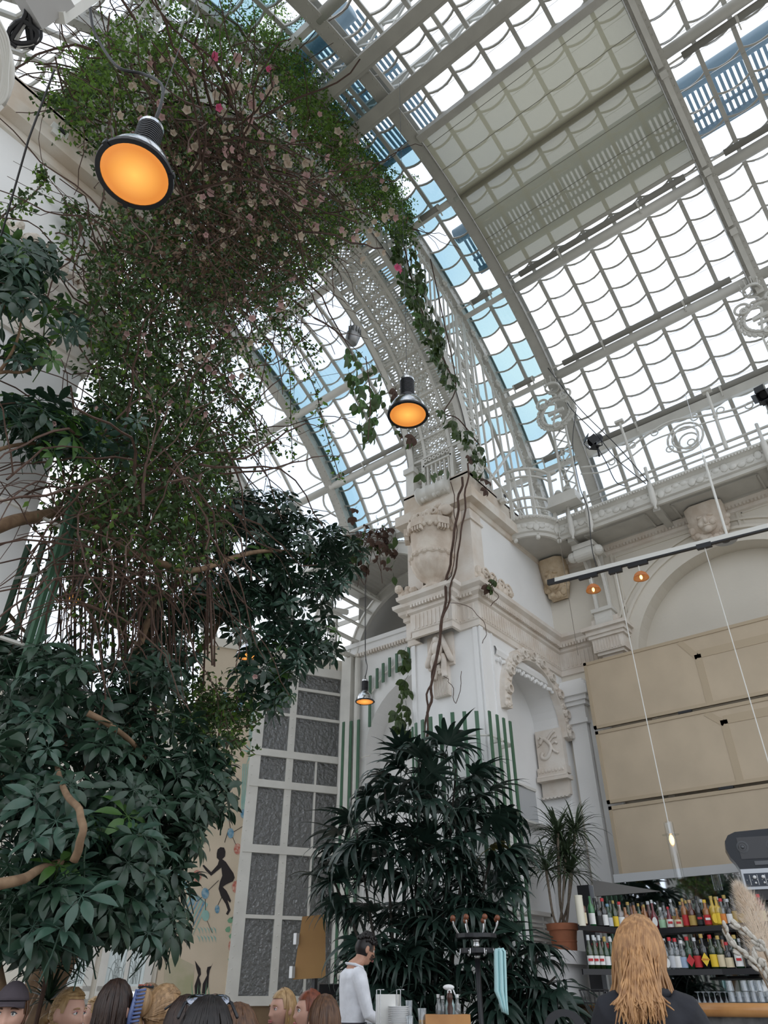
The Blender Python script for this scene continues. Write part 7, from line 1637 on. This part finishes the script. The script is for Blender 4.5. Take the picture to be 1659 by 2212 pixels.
def hair_into(b, M, style, L, seed, n=150, r=.0062, flare=0.0, puff=1.0):
    R_ = random.Random(seed); vs = []; nu, nv = 36, 16; thmax = lambda ph: rad(58) if abs((ph+pi) % (2*pi)-pi) < rad(62) else (rad(88) if abs((ph+pi) % (2*pi)-pi) < rad(88) else rad(118))
    for i in range(nv+1):
        for j in range(nu):
            ph = 2*pi*j/nu; p = head_pt(thmax(ph)*i/nv, ph, 1.06*(1+(puff-1)*.8), False); vs.append(M @ Vector(p+V(0, -.004, .003)))
    b.add(vs, [(i*nu+j, i*nu+(j+1) % nu, (i+1)*nu+(j+1) % nu, (i+1)*nu+j) for i in range(nv) for j in range(nu)])
    down = Vector((0, 0, -1)); 
    for k in range(n):
        if style == 'long':
            ph = R_.uniform(rad(58), 2*pi-rad(58)); P = []
            for i in range(6): t = i/5; P.append(Vector(head_pt(rad(4+92*t), ph, (1.08+.05*R_.random())*puff, False)))
            P = [M @ p for p in P]; o = (M.to_3x3() @ Vector((math.sin(ph), math.cos(ph), 0))); l = L*R_.uniform(.75, 1.08); q = P[-1]; fl = R_.uniform(-.02, .05)+flare*R_.random(); wv = R_.random()*6
            for i in range(1, 7): t = i/6; P.append(q+down*l*t+o*(fl*t-.03*t*(1-t)*2)+Vector((.008*math.sin(wv+5*t), .008*math.cos(wv+4*t), 0)))
            b.tube(P, [r*.5]+[r]*(len(P)-3)+[r*.8, r*.2], 4, cap=False)
        elif style == 'back':      # combed back to a knot behind
            ph = R_.uniform(rad(88), 2*pi-rad(88)); th = rad(R_.uniform(25, 100)); P = []
            p0 = Vector(head_pt(rad(48), R_.uniform(-1.1, 1.1), 1.07, False)) if k % 2 else Vector(head_pt(th, ph, 1.07, False))
            kn = Vector((0, -.115, -.01)); 
            for i in range(7):
                t = i/6; p = p0.lerp(kn, t); nn = Vector((p.x/HA, p.y/HB, p.z/HC)); p = p/max(.2, nn.length)*1.08 if t < .95 else p; P.append(M @ p)
            b.tube(P, r*.8, 4, cap=False)
        elif style == 'curly':
            p = M @ Vector(head_pt(rad(R_.uniform(0, 62)), R_.random()*2*pi, 1.12+.12*R_.random(), False)); b.ball(p, R_.uniform(.010, .019), 6, 4)
        elif style == 'bob':
            ph = R_.uniform(rad(82), 2*pi-rad(82)); P = [M @ Vector(head_pt(rad(4+(100*i/6)), ph, 1.09+.03*R_.random(), False)) for i in range(7)]; q = P[-1]
            for i in range(1, 4): P.append(q+down*L*i/3*R_.uniform(.8, 1.1))
            b.tube(P, [r]*(len(P)-1)+[r*.3], 4, cap=False)
def person(name, lab, px, py, D, face, pose='seated', skin=SKIN, hair=None, hm=None, hl=.3, top=None, pitch=0.0, roll=0.0, seed=1, vox=.008, sc=1.0, legs=True, arms='rest', bodyface=None, hoff=0.0, flare=0.0, hup=.025, puff=1.0, bw=.95):
    hc = AD(px, py, D); f = unit(FH*face[0]+RT*face[1]); f[2] = 0; f = unit(f); r_ = unit(np.cross(f, V(0, 0, 1)))
    base = V(hc[0], hc[1], 0); t = thing(name, lab, 'person', base)
    bf = f if bodyface is None else unit(FH*bodyface[0]+RT*bodyface[1]); br = unit(np.cross(bf, V(0, 0, 1)))
    Rm = Matrix(((r_[0], f[0], 0), (r_[1], f[1], 0), (0, 0, 1))).to_4x4(); M = Matrix.Translation(Vector(hc)) @ Rm @ Matrix.Rotation(-pitch, 4, 'X') @ Matrix.Rotation(roll, 4, 'Y')
    B = Matrix.Translation(Vector(hc-bf*hoff+V(0, 0, hup))) @ Matrix(((br[0], bf[0], 0), (br[1], bf[1], 0), (0, 0, 1))).to_4x4() @ Matrix.Diagonal((bw, 1, 1, 1))
    seat = -(hc[2]+hup-.45) if pose == 'seated' else -(hc[2]+hup-.92); lean = -.03
    b = MB(); head_into(b, M)
    b.tube([M @ Vector((0, -.02, -.05)), M @ Vector((0, -.028, -.10)), B @ Vector((0, -.045, -.17)), B @ Vector((0, -.05, -.23))], [.052, .054, .058, .075], 14)
    tors = [(-.195, .07, .06, -.05), (-.225, .15, .085, -.05), (-.27, .185, .10, -.05), (-.36, .17, .115, -.04), (-.48, .15, .11, -.04), (-.60, .135, .10, -.05), (seat+.06, .165, .12, -.05), (seat-.02, .17, .125, -.04)]
    loft(b, [ringz((0, y, z), rx, ry, B) for z, rx, ry, y in tors])
    sh = [Vector((s*.175, -.05, -.27)) for s in (-1, 1)]; poses = {'rest': ((.22, .02, -.54), (.14, .25, -.62)), 'reach': ((.25, .10, -.50), (.24, .36, -.48)), 'chin': ((.20, .12, -.50), (.05, .16, -.20)), 'down': ((.22, -.04, -.56), (.20, .12, -.78)), 'lean': ((.24, .22, -.48), (.22, .44, -.62))}
    el = []
    for s, S_ in zip((-1, 1), sh):
        e, w = poses[arms] if not (arms == 'chin' and s == 1) else poses['rest']; e = Vector((s*e[0], e[1], e[2])); w = Vector((s*w[0], w[1], w[2])); el.append((S_, e, w))
        b.tube([B @ (S_+Vector((-s*.03, 0, .02))), B @ S_, B @ (S_.lerp(e, .5)), B @ e, B @ (e.lerp(w, .4)), B @ w], [.05, .052, .046, .038, .036, .027], 10)
        d = (w-e).normalized(); z_ = Vector((0, 0, 1)); x_ = d.cross(z_).normalized(); z_ = x_.cross(d); H = Matrix(((x_.x, d.x, z_.x, w.x), (x_.y, d.y, z_.y, w.y), (x_.z, d.z, z_.z, w.z), (0, 0, 0, 1)))
        hand_into(b, B @ H, .9 if arms == 'chin' else .45, -s)
    for s in (-1, 1):
        if pose == 'seated': b.tube([B @ Vector((s*.09, -.03, seat+.05)), B @ Vector((s*.10, .2, seat+.07)), B @ Vector((s*.11, .42, seat+.05)), B @ Vector((s*.11, .44, (seat-.45)+.25)), B @ Vector((s*.11, .42, seat-.45+.07)), B @ Vector((s*.11, .50, seat-.45+.035))], [.085, .08, .06, .052, .038, .035], 10)
        else: b.tube([B @ Vector((s*.085, -.04, seat+.03)), B @ Vector((s*.09, -.03, seat-.2)), B @ Vector((s*.09, -.02, seat-.45)), B @ Vector((s*.09, -.04, seat-.65)), B @ Vector((s*.09, -.05, seat-.85)), B @ Vector((s*.09, .08, seat-.885))], [.09, .08, .058, .055, .038, .034], 10)
    o = b.build('body', skin, t, smooth=True); rm = o.modifiers.new('union', 'REMESH'); rm.mode = 'VOXEL'; rm.voxel_size = vox; rm.use_smooth_shade = True
    # face details
    for s in (-1, 1):
        b = MB(); b.ball(M @ Vector((s*.031, .071, .008)), (.0125, .0125, .0115), 10, 8); e = b.build('eye', EYEW, t, smooth=True)
        b = MB(); b.ball(M @ Vector((s*.031, .0805, .008)), .0055, 8, 6); b.build('iris', IRIS, e, smooth=True)
        b = MB(); b.tube([M @ Vector((s*(.031+.017*u), .0835-.010*u*u, .016-.007*u*u)) for u in (-1, -.5, 0, .5, 1)], .0022, 5); b.build('eyelid', LIP if hm in (H_BLOND, H_DBLOND) else IRIS, t)
        b = MB(); b.tube([M @ Vector((s*(.032+.020*u), .090-.012*(u+.2)**2, .030-.006*u*u)) for u in (-1, -.4, .2, .7, 1)], [.002, .0035, .0032, .0025, .001], 5); b.build('eyebrow', hm or H_BROWN, t)
    b = MB(); b.tube([M @ Vector((u*.024, .1015-.011*u*u-.003*abs(u), -.060+.002*math.cos(3*u))) for u in np.linspace(-1, 1, 7)], [.001, .004, .005, .0042, .005, .004, .001], 6); b.tube([M @ Vector((u*.021, .0995-.010*u*u, -.069)) for u in np.linspace(-1, 1, 7)], [.001, .004, .0055, .006, .0055, .004, .001], 6); b.build('lips', LIP, t, smooth=True)
    if hair:
        b = MB(); hair_into(b, M, hair, hl, seed, 260 if hair != 'curly' else 220, .0046, flare, puff)
        b.build('hair', hm, t, smooth=True)
    if top is not None:
        b = MB(); loft(b, [ringz((0, y, z), rx+.012 if z < -.2 else rx*.95+.008, ry+.012 if z < -.2 else ry*.95+.008, B) for z, rx, ry, y in tors])
        for S_, e, w in el: b.tube([B @ (S_+Vector((-S_.x*.45, 0, .035))), B @ (S_+Vector((-S_.x*.12, 0, .012))), B @ S_.lerp(e, .12), B @ S_.lerp(e, .5), B @ e, B @ e.lerp(w, .45), B @ e.lerp(w, .92)], [.062, .074, .068, .059, .052, .047, .04], 12)
        o = b.build('top', top, t, smooth=True); rm = o.modifiers.new('union', 'REMESH'); rm.mode = 'VOXEL'; rm.voxel_size = .010; rm.use_smooth_shade = True
    b = MB()
    if pose == 'seated':
        for s in (-1, 1): b.tube([B @ Vector((s*.09, -.05, seat+.05)), B @ Vector((s*.10, .2, seat+.07)), B @ Vector((s*.11, .43, seat+.05)), B @ Vector((s*.11, .445, seat-.45+.25)), B @ Vector((s*.11, .43, seat-.45+.10))], [.10, .09, .07, .062, .055], 10)
        loft(b, [ringz((0, -.045, z), rx, ry, B) for z, rx, ry in ((seat+.16, .165, .125), (seat+.05, .185, .14), (seat-.03, .18, .14))])
    else:
        for s in (-1, 1): b.tube([B @ Vector((s*.085, -.04, seat+.05)), B @ Vector((s*.09, -.03, seat-.2)), B @ Vector((s*.09, -.02, seat-.45)), B @ Vector((s*.09, -.04, seat-.65)), B @ Vector((s*.09, -.05, seat-.82))], [.105, .095, .075, .07, .06], 12)
        loft(b, [ringz((0, -.045, z), rx, ry, B) for z, rx, ry in ((seat+.14, .16, .125), (seat+.05, .185, .14), (seat-.05, .17, .13))])
    b.build('trousers', mat('dark_trousers', (.02, .02, .025), .8), t, smooth=True)
    return t, M, B, hc
def clothes(n, c): return mat(n, c, .85, noise=.15, nscale=10, bump=.25, bscale=14)
NAVY = clothes('navy_knit', (.03, .04, .075)); GREYC = clothes('grey_knit', (.12, .11, .11)); BLUEC = clothes('blue_cloth', (.06, .14, .30)); WHT = clothes('white_shirt_cloth', (.84, .85, .90)); BLKC = clothes('black_jacket', (.018, .019, .026)); MAUVE = clothes('mauve_cloth', (.16, .12, .13))
# woman in the cap
t, M, B, hc = person('person', 'person in a dark mauve cap facing the camera at the left edge', 18, 2194, 4.2, (-1, .25), hair='bob', hm=H_BROWN, hl=.06, top=GREYC, seed=2)
b = MB(); rows = []
for i in range(9): rows.append([M @ Vector(head_pt(rad(66)*i/8, 2*pi*j/30, 1.15, False)+V(0, -.003, .006)) for j in range(30)])
b.grid(rows, close=True); rows = []
for i in range(4): t_ = i/3; rows.append([M @ Vector((.072*math.sin(a)*(1+.1*t_), .075*math.cos(a)+.075*t_*math.cos(a), .062-.022*t_-.012*math.sin(a)**2*t_)) for a in np.linspace(-1.2, 1.2, 15)])
b.grid(rows); o = b.build('cap', clothes('cap_mauve', (.075, .06, .072)), t, smooth=True); o.modifiers.new('s', 'SOLIDIFY').thickness = .004
person('person', 'person with grey-brown hair behind the strap-leaved plant', 126, 2172, 6.4, (-.3, 1), hair='bob', hm=H_BROWN, hl=.05, top=MAUVE, seed=3, vox=.010)
t, M, B, hc = person('person', 'fair-haired woman in profile facing right with hair tied back', 146, 2192, 4.7, (-.35, 1), hair='back', hm=H_BLOND, top=GREYC, seed=4)
b = MB(); b.tube(spline([M @ Vector(p) for p in ((0, -.11, -.01), (0, -.15, -.03), (0, -.16, -.12), (0, -.14, -.2))], 4), [.025]*4+[.03]*5+[.02]*4, 8); b.build('ponytail', H_BLOND, t, smooth=True)
person('person', 'pale-haired person far back between the fair profile and the dark long hair', 206, 2190, 7.4, (-.2, -1), hair='back', hm=H_BLOND, top=MAUVE, seed=5, vox=.012)
person('person', 'person with long straight dark brown hair seen from behind', 243, 2186, 4.1, (1, .1), hair='long', hm=H_DARK, hl=.34, top=NAVY, seed=6)
t, M, B, hc = person('person', 'woman with a patterned headband facing left behind the blue hair clip', 318, 2168, 6.2, (-.6, -.6), hair='back', hm=H_DBLOND, top=MAUVE, seed=7, vox=.010)
b = MB(); b.tube([M @ Vector(head_pt(rad(42), ph, 1.13, False)) for ph in np.linspace(-1.5, 1.5, 13)], .016, 7, flat=.6); hb = b.build('headband', mat('headband_dark', (.03, .04, .05), .7), t, smooth=True)
b = MB()
for i, ph in enumerate(np.linspace(-1.2, 1.2, 9)): b.ball(M @ Vector(head_pt(rad(42), ph, 1.24, False)), .008, 6, 4)
b.build('headband_flower', mat('coral_dot', (.70, .22, .16), .7), hb, kind='stuff')
t, M, B, hc = person('person', 'woman with dark blonde hair twisted up in a blue ribbed claw clip', 352, 2192, 4.2, (.8, .55), hair='back', hm=H_DBLOND, top=NAVY, seed=8)
b = MB(); b.ball(M @ Vector((-.01, -.125, .05)), (.05, .04, .06), 12, 8); b.ball(M @ Vector((-.03, -.13, -.05)), (.035, .03, .06), 12, 8); b.build('hair_twist', H_DBLOND, t, smooth=True)
b = MB()
for i in range(11): u = i/10; b.tube([M @ Vector((-.055+.02*u, -.155, -.06+.15*u)), M @ Vector((-.02+.02*u, -.175, -.055+.15*u)), M @ Vector((.02+.02*u, -.16, -.05+.15*u))], .0055, 5)
b.tube([M @ Vector((-.035, -.165, -.07)), M @ Vector((-.02, -.178, .0)), M @ Vector((-.01, -.165, .10))], .012, 7); b.build('claw_clip', mat('blue_clip', (.10, .14, .30), .35), t, smooth=True)
def shades_on(t, M, nm='sunglasses'):
    s_ = thing(nm, '', 'sunglasses', LOC[t.name]); 
    for s in (-1, 1): b = MB(); b.ball(M @ Vector((s*.036, .055, .118)), (.032, .012, .024), 14, 8, M=M.to_3x3() @ Matrix.Rotation(-.9, 3, 'X')); b.build('lens', mat('mirror_lens', (.25, .27, .32), .05, 1.0), s_, smooth=True)
    b = MB(); b.tube([M @ Vector((u*.085, .06-.16*max(0, abs(u)-.8)*3, .118-.05*max(0, abs(u)-.8)*4)) for u in np.linspace(-1, 1, 13)], .005, 6); b.build('frame', BLACK, s_, smooth=True); return s_
t, M, B, hc = person('person', 'person with dark hair and sunglasses pushed up, smaller of the two', 396, 2226, 3.9, (1, .3), hair='long', hm=H_DARK, hl=.2, top=BLKC, seed=9); s_ = shades_on(t, M); s_['label'] = 'sunglasses pushed up on the smaller dark-haired head'
t, M, B, hc = person('person', 'person with black hair and mirrored sunglasses, nearest the camera at the bottom edge', 440, 2268, 2.6, (1, -.25), hair='long', hm=H_BLACK, hl=.25, top=BLKC, seed=10); s_ = shades_on(t, M); s_['label'] = 'mirrored sunglasses on the black-haired head nearest the camera'
person('person', 'person with thinning brown hair far back below the painted birds', 462, 2186, 7.2, (-1, -.3), hair='back', hm=H_BROWN, top=GREYC, seed=11, vox=.012, pitch=.25)
person('person', 'person with brown hair blurred at the bottom edge beside the mirrored sunglasses', 505, 2272, 2.9, (1, .1), hair='long', hm=H_BROWN, hl=.2, top=GREYC, seed=12)
t, M, B, hc = person('person', 'blonde woman with swept-back bob looking left', 610, 2182, 6.1, (-.62, -.8), hair='bob', hm=H_BLOND, hl=.07, top=BLUEC, seed=13, vox=.006)
for s in (-1, 1): b = MB(); b.ball(M @ Vector((s*.08, -.005, -.055)), (.004, .004, .014), 6, 5); b.build('earring', mat('cap_gold', (.5, .35, .1), .3, 1.0), t)
person('person', 'red-haired woman in left profile with a hand at her mouth', 668, 2186, 5.9, (-.25, -1), hair='bob', hm=H_RED, hl=.05, top=BLKC, seed=14, arms='chin', vox=.006)
person('person', 'person with long auburn hair seen from behind beside the waiter', 700, 2214, 4.5, (1, -.3), hair='long', hm=H_BROWN, hl=.3, top=GREYC, seed=15)
# waiter
t, M, B, hc = person('person', 'waiter in a white shirt with dark curly hair looking down to the right', 789, 2052, 7.9, (.45, 1), 'standing', SKIN2, 'curly', H_BLACK, top=WHT, seed=16, vox=.006, arms='rest', pitch=.28, bodyface=(.45, 1), hoff=.07, hup=.045)
b = MB()
b.tube([B @ Vector(p) for p in ((-.06, .015, -.185), (-.075, -.06, -.165), (0, -.115, -.155), (.075, -.06, -.165), (.06, .015, -.185), (.02, .045, -.215))], .018, 8, flat=.6); b.build('collar', WHT, t, smooth=True)
b = MB(); nu, nv = 26, 10
rows = []
for i in range(nv+1): rows.append([M @ Vector(head_pt(rad(60+34*i/nv), 2*pi*j/nu, 1.025, False)) for j in range(4, 23)])
b.grid(rows); b.build('stubble_fade', mat('short_hair_fade', (.07, .045, .035), .8), t, smooth=True)
b = MB()
for ph in np.linspace(-.9, .9, 9):
    for th in (104, 112, 120): b.ball(M @ Vector(head_pt(rad(th), ph, 1.0)), (.013, .003, .009), 6, 4, M=M.to_3x3() @ Matrix.Rotation(-ph, 3, 'Z'))
b.build('beard', mat('short_hair_fade', (0, 0, 0)), t, smooth=True)
# woman at the bar
t, M, B, hc = person('person', 'woman in a black jacket with copper blonde hair, seen from behind at the bar', 1380, 2074, 3.3, (1, .25), 'standing', SKIN, 'long', H_COP, hl=.26, top=BLKC, seed=17, vox=.007, arms='lean', pitch=.30, roll=.24, bodyface=(1, .30), hoff=.05, flare=.03, hup=.085, puff=1.16, bw=.8)
b = MB(); hair_into(b, M, 'long', .29, 99, 620, .0036, .035, 1.22); R_ = random.Random(8)
for i in range(260):
    ph = rad(R_.uniform(95, 265)); p = M @ Vector(head_pt(rad(R_.uniform(70, 98)), ph, 1.22, False)); x = R_.uniform(-.11, .07)
    b.tube(spline([p, p*.5+(B @ Vector((x*.9, -.16, -.16)))*.5, B @ Vector((x, -.15-.02*R_.random(), -.20)), B @ Vector((x*1.15+.02*R_.gauss(0, 1), -.155-.03*R_.random(), -.22-.08*R_.random()))], 3), [.004]*9+[.0015], 4, cap=False)
b.build('hair', H_COP, t, smooth=True)
b = MB(); b.tube([B @ Vector(p) for p in ((-.08, .03, -.22), (-.085, -.06, -.20), (0, -.105, -.19), (.085, -.06, -.20), (.08, .03, -.22))], .03, 8, flat=.8); b.build('collar', BLKC, t, smooth=True)
